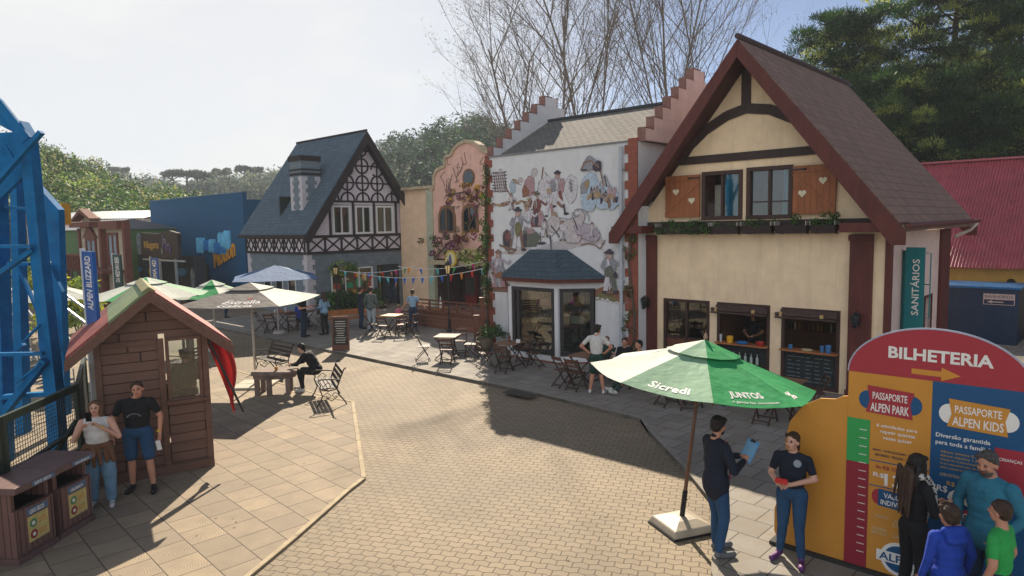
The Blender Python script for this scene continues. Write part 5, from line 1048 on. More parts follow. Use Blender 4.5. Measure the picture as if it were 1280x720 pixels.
# stool & shelf inside are hidden; seated attendant comes with the people
# red cloth awning hanging off the right side
t = thing('red_banner', 'sagging red cloth banner with a dark pole hanging off the right side of the booth', 'banner', K0+kx*.03+kb*.3, KA)
b = MB(); nu, nv = 8, 16; vs = []
for j in range(nv+1):
    v_ = j/nv
    for i in range(nu+1):
        u_ = i/nu; wdt = .26+.22*math.sin(math.pi*min(1, v_*1.1))-.22*v_; x = .0+v_*.42+u_*wdt+.02*math.sin(u_*9+v_*3); y = -.18-.1*v_+.30*u_+.04*math.sin(u_*12+v_*4); z = 2.36-1.45*v_+.04*u_; vs.append((x, y, z))
b.add(vs, [(j*(nu+1)+i, j*(nu+1)+i+1, (j+1)*(nu+1)+i+1, (j+1)*(nu+1)+i) for j in range(nv) for i in range(nu)]); b.build('cloth', mat('red_cloth', 'a81f1c', .7, .2, 3, sub=.25), t, smooth=True, recalc=False)
b = MB(); b.bar((.02, -.2, 2.42), (.58, -.28, .90), .035, .04); b.build('edge_pole', BLACKM, t)
# ================================================================ litter bins
BW_ = course_mat('brown_bin_boards', '6f4f49', '7d5b54', '3a2724', .09, 5, 'DZ', .006, .6, .006); BT = mat('mauve_brown_bin_top', '6d5450', .55, .15, 8)
STK = {k: mat('sticker_'+k, v, .6, .15, 12) for k, v in dict(cream='c9b676', green='5e8f5e', red='94352f', blue='5a7590', amber='c28a3a').items()}
def bin_(p, rz, lab, word, word2, topw):
    t = thing('litter_bin', lab, 'litter bin', p, rz, 'wooden litter bins by the fence'); w_, d_ = .62, .62
    b = MB(); b.box(0, w_, 0, d_, .06, .70, 0); b.box(0, .06, .05, d_, .7, .95); b.box(w_-.06, w_, .05, d_, .7, .95); b.box(.06, w_-.06, d_-.06, d_, .7, .95); b.build('cabinet', BW_, t)
    b = MB(); b.box(-.03, w_+.03, -.03, d_+.03, 0, .08); b.build('plinth', BT, t, bevel=.006)
    b = MB(); b.box(-.06, w_+.06, -.08, d_+.05, .95, 1.04); b.build('lid', BT, t, bevel=.01)
    b = MB(); b.box(.04, w_-.04, -.025, -.001, .12, .70); b.box(.02, .05, -.03, -.001, .10, .72); b.box(w_-.05, w_-.02, -.03, -.001, .10, .72); b.build('door', BW_, t)
    b = MB(); b.box(.16, w_-.12, -.031, -.0255, .22, .56, 0); b.box(.16, w_-.12, -.032, -.0255, .58, .67, 3); b.text(word, .2, .595, .24, .055, -.0325, .003, 4, .01)
    for k, (z, c) in enumerate(((.46, 1), (.31, 2))): b.prism([(.245+.06*math.cos(a), z+.06*math.sin(a)) for a in [2*math.pi*i/16 for i in range(16)]], -.034, -.0312, c); b.prism([(.245+.03*math.cos(a), z+.03*math.sin(a)) for a in [2*math.pi*i/5 for i in range(5)]], -.036, -.0342, 4); [b.box(.33, .46, -.033, -.0312, z-.03+i*.025, z-.018+i*.025, 5) for i in range(3)]
    b.box(.22, w_-.02, -.087, -.0802, .965, 1.025, 3); b.text(topw, .26, .975, .28, .04, -.0875, .003, 4, .01); b.build('sticker', [STK['cream'], STK['green'], STK['red'], STK['blue'], LETW, STK['amber']], t)
    b = MB(); b.box(.08, w_-.08, .05, d_-.1, .705, .72); b.build('bag', mat('black_bag', '16181a', .35), t)
pA = at(25, 711); brz = R(26)
ba = at(24, 709); bb_ = at(103, 661); dv = (bb_-ba); 
brz = math.atan2(dv[1], dv[0]); bu = dv/np.linalg.norm(dv)
bin_(ba*[1, 1, 0]+[0, 0, .03], brz, 'brown wooden litter bin nearest the camera at the left edge', 'LIXO SECO', '', 'LIXO SECO')
bin_(ba*[1, 1, 0]+bu*.74+np.array([-bu[1], bu[0], 0])*.02+[0, 0, .03], brz, 'brown wooden litter bin beside the woman taking a selfie', 'ORGÂNICO', '', 'ORGÂNICO')
# ================================================================ blue steel tower
TX = thing('ride_tower', 'tall blue steel lattice tower of an amusement ride at the left edge', 'ride tower', (0, 12.2, 0))
def TP(px, py, dep=12.2): p = onplane(px, py, (0, dep, 0), np.array([0, 1., 0])); return float(p[0]), float(p[2])
def tplate(b, pts, dep, th_, mi=0): P_ = [TP(px, py, dep) for px, py in pts]; b.prism(P_, dep-12.2, dep-12.2+th_, mi)
b = MB(); tplate(b, [(24, 150), (36, 170), (52, 330), (70, 490), (76, 600), (62, 600), (54, 490), (38, 330), (24, 185)], 12.2, .25); b.build('post', BLUEST, TX, bevel=.01)
b = MB(); tplate(b, [(46, 232), (73, 262), (77, 380), (82, 520), (72, 520), (64, 330)], 14.4, .2); b.build('post', BLUEST, TX)
b = MB(); tplate(b, [(12, 222), (20, 222), (28, 480), (30, 600), (20, 600)], 14.2, .25); b.build('post', BLUEST, TX)
b = MB(); tplate(b, [(-14, 240), (-5, 240), (3, 480), (4, 600), (-8, 600)], 12.3, .3); b.build('post', BLUEST, TX)
b = MB(); tplate(b, [(-40, 90), (0, 124), (37, 171), (28, 178), (-2, 140), (-40, 112)], 12.18, .07)
tplate(b, [(-2, 135), (26, 168), (34, 190), (34, 215), (-2, 250), (-2, 166), (16, 165), (-1, 156)], 12.32, .1)
tplate(b, [(-2, 208), (38, 208), (40, 222), (20, 224), (-2, 222)], 12.9, .1); b.build('gusset_plate', BLUEST, TX)
b = MB()
for (p_, q_, dp, w_) in [((-10, 235), (52, 165), 12.05, .14), ((6, 180), (22, 206), 12.1, .05), ((-10, 308), (40, 308), 12.1, .12), ((-10, 330), (38, 330), 12.5, .12), ((-5, 345), (42, 312), 12.2, .16), ((-5, 258), (46, 262), 12.5, .10), ((-10, 443), (54, 442), 12.05, .12), ((-10, 535), (58, 450), 12.15, .22), ((18, 480), (50, 455), 12.0, .06), ((-10, 465), (30, 430), 12.5, .12), ((28, 428), (50, 406), 12.1, .07), ((52, 380), (75, 440), 14.3, .10), ((-10, 497), (60, 492), 12.3, .16), ((60, 420), (78, 470), 14.2, .10), ((22, 330), (52, 400), 13.2, .09), ((-5, 400), (12, 345), 13.2, .09), ((60, 330), (78, 365), 14.3, .12)]:
    a, c = TP(*p_, dp), TP(*q_, dp); b.bar((a[0], dp-12.2, a[1]), (c[0], dp-12.2, c[1]), w_*.5, w_*.8, (0, 1, 0))
b.build('brace', BLUEST, TX)
b = MB(); YP2 = mat('yellow_ride_panel', 'd89a1f', .5, .15, 4)
tplate(b, [(65, 254), (77, 254), (79, 281), (72, 280)], 15.5, .3); tplate(b, [(16, 264), (26, 266), (26, 282), (17, 282)], 14.9, .2); tplate(b, [(50, 272), (57, 272), (57, 281), (50, 281)], 15.2, .2); b.build('ride_panel', YP2, TX)
# stairs/handrails glimpsed through the tower
t = thing('metal_stair', 'grey steel stair flight with handrails seen through the blue tower', 'stair', (0, 17.5, 0))
b = MB()
for (p_, q_) in [((0, 345), (40, 395)), ((52, 385), (110, 450)), ((0, 385), (60, 470)), ((78, 365), (125, 400)), ((82, 385), (128, 420))]:
    a, c = TP(*p_, 17.5), TP(*q_, 17.5); b.bar((a[0], 0, a[1]), (c[0], 0, c[1]), .05, .05)
for i in range(16): a = TP(2+i*7.5, 402+i*5.5, 17.5); b.box(a[0]-.14, a[0]+.14, -.6, .5, a[1]-.6, a[1]-.56); b.bar((a[0], 0, a[1]-.6), (a[0], 0, a[1]+.15), .025, .025)
b.build('flight', GREYM, t)
# green mesh fence
fa = np.array([-6.95, 9.0, .0]); fb = np.array([-7.15, 10.95, 0.]); fc_ = np.array([-8.75, 13.7, 0.]); fz = np.array([-6.9, 7.2, 0.])
GF = mat('dark_green_fence_steel', '1f2f26', .5, .2, 6); MSH = mat('dark_mesh', '2c332c', .6)
def fpanel(p_, q_, lab):
    d = q_-p_; Lf = float(np.linalg.norm(d)); t = thing('mesh_fence_panel', lab, 'fence', p_, math.atan2(d[1], d[0]), 'green steel mesh fence panels by the ride')
    b = MB(); b.box(0, .07, -.03, .03, 0, 1.85); b.box(Lf-.07, Lf-.001, -.03, .03, 0, 1.85); b.box(.07, Lf-.07, -.03, .03, 1.74, 1.85); b.box(.07, Lf-.07, -.025, .025, .1, .17); b.bar((.05, .03, .3), (Lf-.05, .03, 1.25), .06, .05); b.bar((.05, .035, 1.0), (Lf-.05, .035, 1.1), .06, .05); b.bar((.05, .03, .15), (Lf-.05, .03, .75), .06, .05); b.build('frame', GF, t)
    b = MB(); s_ = .06; n = int((Lf-.14)/s_)
    for i in range(1, n): b.box(.07+i*s_, .07+i*s_+.006, -.003, .003, .17, 1.74)
    for i in range(1, int(1.57/s_)): b.box(.07, Lf-.07, -.0035, .0035, .17+i*s_, .17+i*s_+.006)
    b.build('mesh', MSH, t)
fpanel(fz, fa, 'green mesh fence panel partly outside the frame behind the litter bins'); fpanel(fa, fb, 'green mesh fence panel directly behind the litter bins and beside the woman taking a selfie'); fpanel(fb, fc_, 'green mesh fence panel running back behind the wooden booth')
t = thing('shrub', 'yellow green leafy shrub beside the tall blue banner', 'shrub', (at(98, 420)[0], at(98, 420)[1], 0)); b = MB(); [b.tube([(0, 0, 0), (dx, .1, 1.2), (dx*1.6, 0, 1.9)], .03, 5) for dx in (-.4, 0, .4)]; b.build('stem', BARK, t)
rg = random.Random(3); C_ = [(rg.gauss(0, .5), rg.gauss(0, .4), rg.uniform(.5, 2.3)) for _ in range(40)]; clumps_mesh('foliage', C_, [(.3, .3, .25)]*40, 40, .07, [LEAFL, mat('lime_leaf', 'a8ad32', .6, .2, sub=.4), LEAFM], 91, t, weights=[.4, .4, .2])
t = thing('shrub', 'yellow flowering shrub seen between the blue tower posts', 'shrub', (at(62, 420)[0], at(62, 420)[1], 0)); b = MB(); [b.tube([(0, 0, 0), (dx, .1, 1.2), (dx*1.6, 0, 2.2)], .03, 5) for dx in (-.4, 0, .4)]; b.build('stem', BARK, t)
C_ = [(rg.gauss(-.6, .9), rg.gauss(0, .4), rg.uniform(.5, 3.2)) for _ in range(60)]; clumps_mesh('foliage', C_, [(.3, .3, .25)]*60, 40, .07, [LEAFL, MATS['lime_leaf'], LEAFM], 92, t, weights=[.3, .5, .2])

# ================================================================ parasols
POLEW = mat('brown_parasol_pole', '6b4a38', .5, .2, 8); POLEM = mat('pale_parasol_pole', 'b4ada4', .4, .1, 8)
def canopy(t, n, r, zr, za, mats, pick, rot=0., vent=True, th_=.004, valance=.0, sag=.06, name='canopy', seg=5, fold=.35):
    """pyramid cloth with slightly sagging panels; pick(k)->material index"""
    b = MB(); V = lambda k: (r*math.cos(2*math.pi*k/n+rot), r*math.sin(2*math.pi*k/n+rot)); rv = .24 if vent else 0.
    for k in range(n):
        (xa, ya), (xb, yb) = V(k), V(k+1); g = []
        for j in range(seg+1):
            f_ = rv+(1-rv)*j/seg; row = []
            for i in range(seg+1):
                u_ = i/seg; x, y = (xa*(1-u_)+xb*u_)*f_, (ya*(1-u_)+yb*u_)*f_; s_ = sag*math.sin(math.pi*u_)*f_
                row.append((x, y, za-(za-zr)*f_-s_*.7+rnd.uniform(-.003, .003)))
            g += row
        b.add(g, [(j*(seg+1)+i, (j+1)*(seg+1)+i, (j+1)*(seg+1)+i+1, j*(seg+1)+i+1) for j in range(seg) for i in range(seg)], pick(k))
    o = b.build(name, mats, t, recalc=False)
    md = o.modifiers.new('thick', 'SOLIDIFY'); md.thickness = th_; md.offset = 1
    if vent:
        b = MB()
        for k in range(n):
            (xa, ya), (xb, yb) = V(k), V(k+1); f_ = .33; zz = za+.045-(za-zr)*f_
            b.add([(0, 0, za+.06), (xa*f_, ya*f_, zz), ((xa+xb)/2*f_, (ya+yb)/2*f_, zz-.012), (xb*f_, yb*f_, zz)], [(0, 1, 2), (0, 2, 3)], pick(k))
        ov = b.build('vent_cap', mats, t, recalc=False); md = ov.modifiers.new('thick', 'SOLIDIFY'); md.thickness = .003
    b = MB()
    for k in range(n): x, y = V(k); b.bar((0, 0, za-.03), (x*.99, y*.99, zr-.03), .02, .02)
    b.build('ribs', POLEW, t)
def ctext(parent, s, n, r, zr, za, rot, k, u0, u1, f0, f1, m_, vf=.0, bold=.015, name='lettering', skew=0.):
    """lettering laid on panel k of a canopy"""
    v, f = glyphs(s, bold); b = MB(); V = lambda kk: Vector((r*math.cos(2*math.pi*kk/n+rot), r*math.sin(2*math.pi*kk/n+rot), 0)); A_, C2 = V(k), V(k+1); vs = []
    for a in v:
        u_ = u0+(u1-u0)*(a[0]+skew*a[1]); f_ = f0+(f1-f0)*a[1]; p_ = (A_*(1-u_)+C2*u_)*f_; s_ = .06*math.sin(math.pi*u_)*f_*.7
        vs.append((p_.x, p_.y, za-(za-zr)*f_-s_+.008+.002*(a[2]+.5)))
    b.add(vs, f); b.build(name, m_, parent)
GRC = mat('green_canvas', '2fa55f', .75, .1, 2, .8, 7, sub=.3); WHC = mat('white_canvas', 'cfd3c9', .75, .06, 2, .8, 7, sub=.3); PGC = mat('pale_green_canvas', '8fb596', .75, .08, 2, .8, 7, sub=.3)
GYC = mat('grey_canvas', '77716c', .75, .1, 3, .8, 7, sub=.15); BLC = mat('blue_canvas', '55759e', .75, .1, 3, .8, 7, sub=.2)
# green one in front
gp = at(852, 660); GU = thing('green_parasol', 'big green and white parasol leaning to the right over a beige base', 'parasol', (gp[0], gp[1], 0))
tl = math.atan2(.30, 2.6); rotM = R(-10)
b = MB(); b.tube([(0, 0, .12), (.30*.4, 0, .12+2.5*.4), (.30, 0, 2.66)], .026, 10); b.build('pole', POLEW, GU, smooth=True)
b = MB(); b.tube([(0, 0, .12), (.05, 0, .55)], .036, 10); b.tube([(.04, -.03, .45), (.045, -.1, .45)], .012, 6); b.build('socket', BLACKM, GU)
b = MB(); Lp = [(.36, 0), (.37, .03), (.33, .10), (.16, .16), (.07, .17)]
b.lathe([(a*1.28, z) for a, z in Lp], (0, 0, .012), 4); bs = b.build('base', mat('beige_plastic_base', 'a89c8a', .5, .12, 6), GU, bevel=.03); bs.rotation_euler = (0, 0, R(20))
b = MB(); b.lathe([(.48, 0), (.49, .02), (.46, .035)], (0, 0, 0), 4); bs = b.build('base_skirt', BLACKM, GU); bs.rotation_euler = (0, 0, R(20))
ce = bpy.data.objects.new('canopy_head', None); COL.objects.link(ce); ce.parent = GU
ce.location = (.30, 0, 2.6); ce.rotation_euler = (0, tl, 0)
def canopy_in(parent, hx, hz, tilt, *a, **k):
    before = set(bpy.data.objects); canopy(parent, *a, **k)
    M_ = Matrix.Translation((hx, 0, hz)) @ Matrix.Rotation(tilt, 4, 'Y')
    for o in set(bpy.data.objects)-before: o.data.transform(M_)
bpy.data.objects.remove(ce)
zr_, za_ = -.44, .02
canopy_in(GU, .30, 2.6, tl, 8, 1.52, zr_, za_, [GRC, WHC, PGC], lambda k: [0, 1, 0, 1, 1, 2, 0, 0][k % 8], rotM, True, fold=.4)
before = set(bpy.data.objects)
ctext(GU, 'Sicredi', 8, 1.52, zr_, za_, rotM, 5, .24, .74, .93, .83, LETW, bold=.02); 
ctext(GU, 'JUNTOS', 8, 1.52, zr_, za_, rotM, 6, .24, .70, .90, .79, LETW, bold=.03); ctext(GU, 'a gente faz acontecer', 8, 1.52, zr_, za_, rotM, 6, .24, .82, .96, .92, LETW, bold=.0)
ctext(GU, '%', 8, 1.52, zr_, za_, rotM, 7, .14, .40, .92, .82, LETW, bold=.03)
M_ = Matrix.Translation((.30, 0, 2.6)) @ Matrix.Rotation(tl, 4, 'Y')
for o in set(bpy.data.objects)-before: o.data.transform(M_)
b = MB(); b.lathe([(.02, .0), (.03, .02), (.02, .06), (.008, .08)], (.32, 0, 2.69), 10); b.build('finial', mat('tan_finial', '9a7a62', .5), GU)
# grey parasol
p_ = np.array([-7.1, 18.4, 0]); t = thing('grey_parasol', 'square grey and white parasol with script lettering standing by the low octagonal table', 'parasol', p_, 0)
b = MB(); b.tube([(0, 0, .03), (0, 0, 2.8)], .03, 10); b.build('pole', POLEM, t, smooth=True)
rr_ = R(-50); canopy(t, 4, 1.98, 2.38, 2.82, [GYC, WHC], lambda k: [1, 0, 0, 0][k % 4], rr_, True, seg=6)
ctext(t, 'Estrella', 4, 1.98, 2.38, 2.82, rr_, 3, .40, .84, .84, .70, LETW, bold=.01, skew=.1); ctext(t, 'Galicia', 4, 1.98, 2.38, 2.82, rr_, 3, .38, .74, .97, .86, LETW, bold=.01, skew=.1); ctext(t, '*', 4, 1.98, 2.38, 2.82, rr_, 3, .68, .78, .66, .58, mat('red_star', 'b0402f', .6))
b = MB(); [b.box(-.5+i*.51, -.01+i*.51, -.5+j*.51, -.01+j*.51, .03, .09) for i in (0, 1) for j in (0, 1)]; b.tube([(0, 0, .09), (0, 0, .35)], .045, 8); b.build('base_slabs', mat('pale_concrete', 'b5ad9c', .85, .15, 6), t, bevel=.01)
p_ = np.array([-9.6, 27.6, .075]); t = thing('blue_parasol', 'pale blue parasol standing in front of the half timbered house', 'parasol', p_, 0); b = MB(); b.tube([(0, 0, 0), (0, 0, 2.75)], .03, 8); b.lathe([(.3, 0), (.28, .08), (.05, .12)], (0, 0, 0), 12); b.build('pole', POLEM, t); canopy(t, 4, 2.25, 2.28, 2.78, [BLC], lambda k: 0, R(-25), False)
for (x, y, r_, za, lab, mm) in [(-11.3, 21., 1.75, 2.85, 'pale green and white parasol directly behind the wooden booth roof', [PGC, WHC, GRC]), (-10.7, 24.2, 1.35, 2.50, 'smaller white and green parasol between the booth roof and the grey parasol', [PGC, WHC, GRC]), (-16.6, 24.5, 1.5, 2.5, 'white parasol glimpsed behind the blue tower posts', [WHC, WHC, WHC])]:
    t = thing('garden_parasol', lab, 'parasol', (x, y, .0), 0); b = MB(); b.tube([(0, 0, 0), (0, 0, za)], .025, 8); b.lathe([(.26, 0), (.25, .08), (.05, .12)], (0, 0, 0), 12); b.build('pole', POLEM, t); canopy(t, 8, r_, za-.5, za, mm, lambda k: [0, 1, 0, 1, 0, 1, 2, 1][k % 8], R(-10), True)
# ================================================================ benches, stone table
CI = mat('black_cast_iron', '1d1b1a', .5, .25, 20); SLW = mat('dark_bench_slat', '3e3029', .6, .25, 8)
bench = thing('park_bench', 'x', 'bench', (0, 0, 0), 0, 'cast iron benches on the plaza'); Lb_ = 1.25
b = MB(); [b.box(0, Lb_, -.42+i*.09, -.35+i*.09, .42, .45) for i in range(5)]; b.build('seat', SLW, bench, bevel=.005)
b = MB(); [b.bar((0, .03+i*.045, .56+i*.115), (Lb_, .03+i*.045, .56+i*.115), .022, .085, (0, .35, 1)) for i in range(3)]; b.build('backrest', SLW, bench, bevel=.005)
for x in (.04, Lb_-.04):
    b = MB(); b.tube([(x, -.5, 0), (x, -.44, .08), (x, -.36, .25), (x, -.42, .42), (x, -.40, .52), (x, -.46, .62), (x, -.38, .66), (x, -.1, .64), (x, .02, .62)], .017, 6); b.tube([(x, .2, 0), (x, .16, .08), (x, .03, .25), (x, -.02, .42), (x, .06, .62), (x, .16, .86), (x, .22, .9)], .017, 6)
    b.tube([(x, -.38, .40), (x, -.2, .37), (x, 0, .40)], .015, 6); b.tube([(x, -.36, .25), (x, -.25, .33), (x, -.16, .24), (x, -.22, .18), (x, -.28, .24)], .010, 5); b.tube([(x, .03, .25), (x, -.06, .32), (x, -.14, .26), (x, -.08, .19)], .010, 5)
    b.tube([(x, -.34, .48), (x, -.22, .58), (x, -.12, .50), (x, -.2, .47)], .010, 5); b.tube([(x, -.28, .20), (x, -.15, .12), (x, -.02, .2)], .012, 5); b.build('leg_frame', CI, bench)
b = MB(); b.tube([(.04, -.2, .36), (Lb_*.3, -.2, .28), (Lb_*.5, -.2, .36), (Lb_*.7, -.2, .28), (Lb_-.04, -.2, .36)], .010, 5); b.build('scroll_rail', CI, bench)
bA = at(424, 490, .03); 
# bench under the sitting man: faces left/away
bench.location = (-4.72, 17.3, .03); bench['label'] = 'black iron bench with dark slats on which the man in black sits'
bench.rotation_euler = (0, 0, R(112)+math.pi)
dup(bench, (-7.55, 20.65, .0), R(-42+0), 'empty scrolled iron bench beside the pole of the grey parasol'); dup(bench, (-9.6, 20.9, .0), R(-95), 'empty iron bench behind the red cloth banner of the booth')
st = thing('low_table', 'low grey wooden octagonal table with an amber cup beside the grey parasol pole', 'table', (-6.25, 17.55, .03), R(8)); TG = mat('greyish_table_wood', '7d6a60', .8, .25, 5, .3, 30)
b = MB(); b.prism([(.62*math.cos(a), .46*math.sin(a)) for a in [math.pi/8+math.pi/4*i for i in range(8)]], .52, .60, 0, 'xy'); b.build('table_top', TG, st, bevel=.012)
b = MB(); b.prism([(.57*math.cos(a), .41*math.sin(a)) for a in [math.pi/8+math.pi/4*i for i in range(8)]], .43, .518, 0, 'xy'); b.build('apron', TG, st)
for x, y in ((-.42, -.2), (-.1, -.3), (.36, -.24), (.34, .22), (-.36, .22)): b = MB(); b.box(x-.06, x+.06, y-.06, y+.06, 0, .43); b.build('leg', TG, st, bevel=.006)
cup = thing('cup', 'small amber cup on the low octagonal table', 'cup', (-6.2, 17.5, .632)); b = MB(); b.lathe([(.035, 0), (.045, .1), (.04, .1)], (0, 0, 0), 12); b.build('body', mat('amber_plastic', 'b8792a', .4), cup)

# ================================================================ folding tables and chairs
CHW = mat('dark_folding_wood', '3f2d24', .6, .3, 10); CHR = mat('reddish_folding_wood', '553425', .6, .3, 10); TTOP = mat('table_slat_wood', '7b5a42', .6, .25, 6, .15, 30, stretch=(.3, 1, 1)); OTOP = mat('orange_table_wood', 'a5702f', .5, .2, 6)
tab = thing('folding_table', 'x', 'table', (0, 0, 0), 0, 'folding wooden tables on the pavement')
b = MB(); [b.box(-.36, .36, -.36+i*.0805, -.36+i*.0805+.072, .72, .745) for i in range(9)]; b.build('table_top', TTOP, tab, bevel=.003)
b = MB(); b.box(-.32, -.28, -.34, .34, .68, .719); b.box(.28, .32, -.34, .34, .68, .719); b.build('apron', CHW, tab)
for y in (-.3, .3):
    for (xa, xb) in ((-.3, .34), (.3, -.34)): b = MB(); b.bar((xa, y-(.012 if xa < 0 else -.012), .69), (xb, y-(.012 if xa < 0 else -.012), 0.0), .022, .045, (0, 1, 0)); b.build('leg', CHW, tab)
[MB().box(x, x+.03, -.3, .3, .08, .11).build('stretcher', CHW, tab) for x in (.28, -.31)]
chair = thing('folding_chair', 'x', 'chair', (0, 0, 0), 0, 'folding wooden chairs around the tables')      # sitter looks towards +y
b = MB(); [b.box(-.19, .19, -.17+i*.075, -.17+i*.075+.066, .43, .448) for i in range(5)]; b.build('seat', CHR, chair, bevel=.003)
b = MB(); b.bar((-.2, -.235, .76), (.2, -.235, .76), .016, .085, (0, 0, 1)); b.bar((-.2, -.205, .63), (.2, -.205, .63), .016, .05, (0, 0, 1)); b.build('backrest', CHR, chair, bevel=.004)
for x in (-.2, .2): b = MB(); b.bar((x, .2, 0), (x, -.25, .82), .02, .035, (1, 0, 0)); b.build('leg', CHW, chair)
for x in (-.165, .165): b = MB(); b.bar((x, -.27, 0), (x, .17, .44), .02, .035, (1, 0, 0)); b.build('leg', CHW, chair)
MB().box(-.2, .2, .15, .175, .06, .085).build('stretcher', CHW, chair); MB().box(-.165, .165, -.24, -.215, .06, .085).build('stretcher', CHW, chair)
usedT = [False]; usedC = [False]
def table(x, y, rz, lab, top=None):
    if not usedT[0]: usedT[0] = True; t = tab; t.location = (x, y, .08); t.rotation_euler = (0, 0, rz); t['label'] = lab
    else: t = dup(tab, (x, y, .08), rz, lab)
    if top:
        for c in t.children:
            if c.name.startswith('table_top'): c.data = c.data.copy(); c.data.materials[0] = top
    return t
def chair_at(x, y, face, lab):
    """face = azimuth in degrees the sitter looks to"""
    rz = R(-face)
    if not usedC[0]: usedC[0] = True; chair.location = (x, y, .08); chair.rotation_euler = (0, 0, rz); chair['label'] = lab
    else: dup(chair, (x, y, .08), rz, lab)
bpy.context.view_layer.update()
T = 'the sunlit table in front of the pink building'
table(-2.1, 21.5, R(-12), 'weathered folding table standing in full sun, nearest table left of the mural building')
chair_at(-2.85, 21.35, 80, 'folding chair left of the sunlit table, side on'); chair_at(-2.05, 20.75, 8, 'folding chair with pale seat in front of the sunlit table, back to the camera'); chair_at(-1.35, 21.6, -80, 'folding chair right of the sunlit table beside the big plant pot'); chair_at(-1.75, 22.2, 185, 'folding chair on the far side of the sunlit table')
table(-.1, 20.0, R(-30), 'folding table with a brown bottle in the shade before the bay window')
chair_at(-.82, 20.0, 70, 'folding chair seen edge on at the left of the bottle table'); chair_at(-.28, 19.3, 25, 'folding chair nearest the camera at the bottle table'); chair_at(.62, 19.9, -65, 'folding chair right of the bottle table below the bay window'); chair_at(.35, 20.7, -150, 'folding chair behind the bottle table against the bay window')
bt_ = thing('bottle', 'slim brown bottle standing on the shaded table before the bay window', 'bottle', (-.1, 20.05, .826)); b = MB(); b.lathe([(.033, 0), (.035, .16), (.014, .21), (.012, .29)], (0, 0, 0), 12); b.build('body', mat('brown_bottle_glass', '6a3a20', .2), bt_)
nb = thing('napkin_holder', 'small pale napkin holder on the shaded bottle table', 'napkin holder', (.15, 19.9, .826)); b = MB(); b.box(-.06, .06, -.04, .04, 0, .02); b.box(-.06, .06, -.03, -.02, .02, .1); b.box(-.06, .06, .02, .03, .02, .1); b.build('body', WHITEP, nb)
table(-4.8, 26.9, R(-20), 'folding table with bright orange top beside the grey jacket man', OTOP)
for i, (x, y, f_) in enumerate([(-5.55, 26.5, 70), (-5.0, 26.1, 20), (-4.35, 26.3, -20), (-4.0, 26.7, -60), (-4.45, 27.6, 200)]): chair_at(x, y, f_, ['folding chair at the left side of the orange topped table', 'folding chair in front of the orange topped table, left one', 'folding chair in front of the orange topped table, right one', 'folding chair at the right end of the orange topped table', 'folding chair behind the orange topped table'][i])
table(-3.0, 28.7, R(10), 'folding table with a tall white bottle in front of the brown terrace', OTOP)
for i, (x, y, f_) in enumerate([(-3.9, 28.3, 60), (-2.3, 28.5, -70), (-2.6, 29.4, 200)]): chair_at(x, y, f_, ['folding chair left of the table with the white bottle', 'folding chair right of the table with the white bottle under the lamp post', 'folding chair behind the table with the white bottle'][i])
bt_ = thing('bottle', 'tall white bottle on the table in front of the brown terrace', 'bottle', (-3.05, 28.7, .826)); b = MB(); b.lathe([(.06, 0), (.06, .2), (.03, .32), (.02, .5)], (0, 0, 0), 10); b.build('body', WHITEP, bt_)
table(-9.7, 28.4, R(-10), 'folding table crowded with cups under the blue parasol'); table(-8.9, 28.9, R(-10), 'second folding table under the blue parasol, right of the crowded one')
for i, (x, y, f_) in enumerate([(-10.5, 28.2, 80), (-9.9, 27.6, 10), (-9.1, 27.9, -15), (-8.1, 28.6, -80)]): chair_at(x, y, f_, ['folding chair at the left end under the blue parasol', 'folding chair under the blue parasol with its back to the plaza, left one', 'folding chair under the blue parasol with its back to the plaza, right one', 'folding chair at the right end of the tables under the blue parasol'][i])
for i in range(5):
    c = thing('paper_cup', ['white paper cup', 'pink paper cup', 'amber paper cup', 'tall white paper cup', 'small pink paper cup'][i]+' on the crowded table under the blue parasol', 'cup', (-9.95+i*.14, 28.3+.08*(i % 2), .826)); b = MB(); h_ = [.12, .1, .14, .2, .08][i]; b.lathe([(.035, 0), (.045, h_), (.04, h_)], (0, 0, 0), 8); b.build('body', [WHITEP, mat('pink_paper', 'c27a8a', .6), MATS['amber_plastic'], WHITEP, MATS['pink_paper']][i], c)
table(1.95, 17.85, R(-40), 'folding table at which the man in the white shirt stands'); chair_at(1.3, 17.45, 60, 'folding chair left of the man in the white shirt, nearest the camera'); chair_at(1.6, 17.1, 40, 'folding chair tucked right beside the man in the white shirt'); chair_at(2.5, 18.45, -125, 'folding chair holding the child in green against the white wall')
table(4.15, 15.9, R(-42), 'folding table half hidden under the left of the green parasol'); chair_at(3.55, 15.45, 60, 'folding chair with slatted seat under the left edge of the green parasol'); chair_at(4.0, 15.05, 30, 'folding chair behind the parasol pole, facing the chalet'); chair_at(3.2, 16.9, 120, 'folding chair of the seated person with white shoes')
table(5.9, 14.5, R(-42), 'folding table behind the orange edge of the ticket sign'); chair_at(5.25, 13.95, 40, 'folding chair between the green parasol and the ticket sign, left one'); chair_at(5.95, 13.75, 10, 'folding chair tucked in right before the ticket sign'); chair_at(6.6, 14.6, -80, 'folding chair with its back to the chalet corner behind the ticket sign')
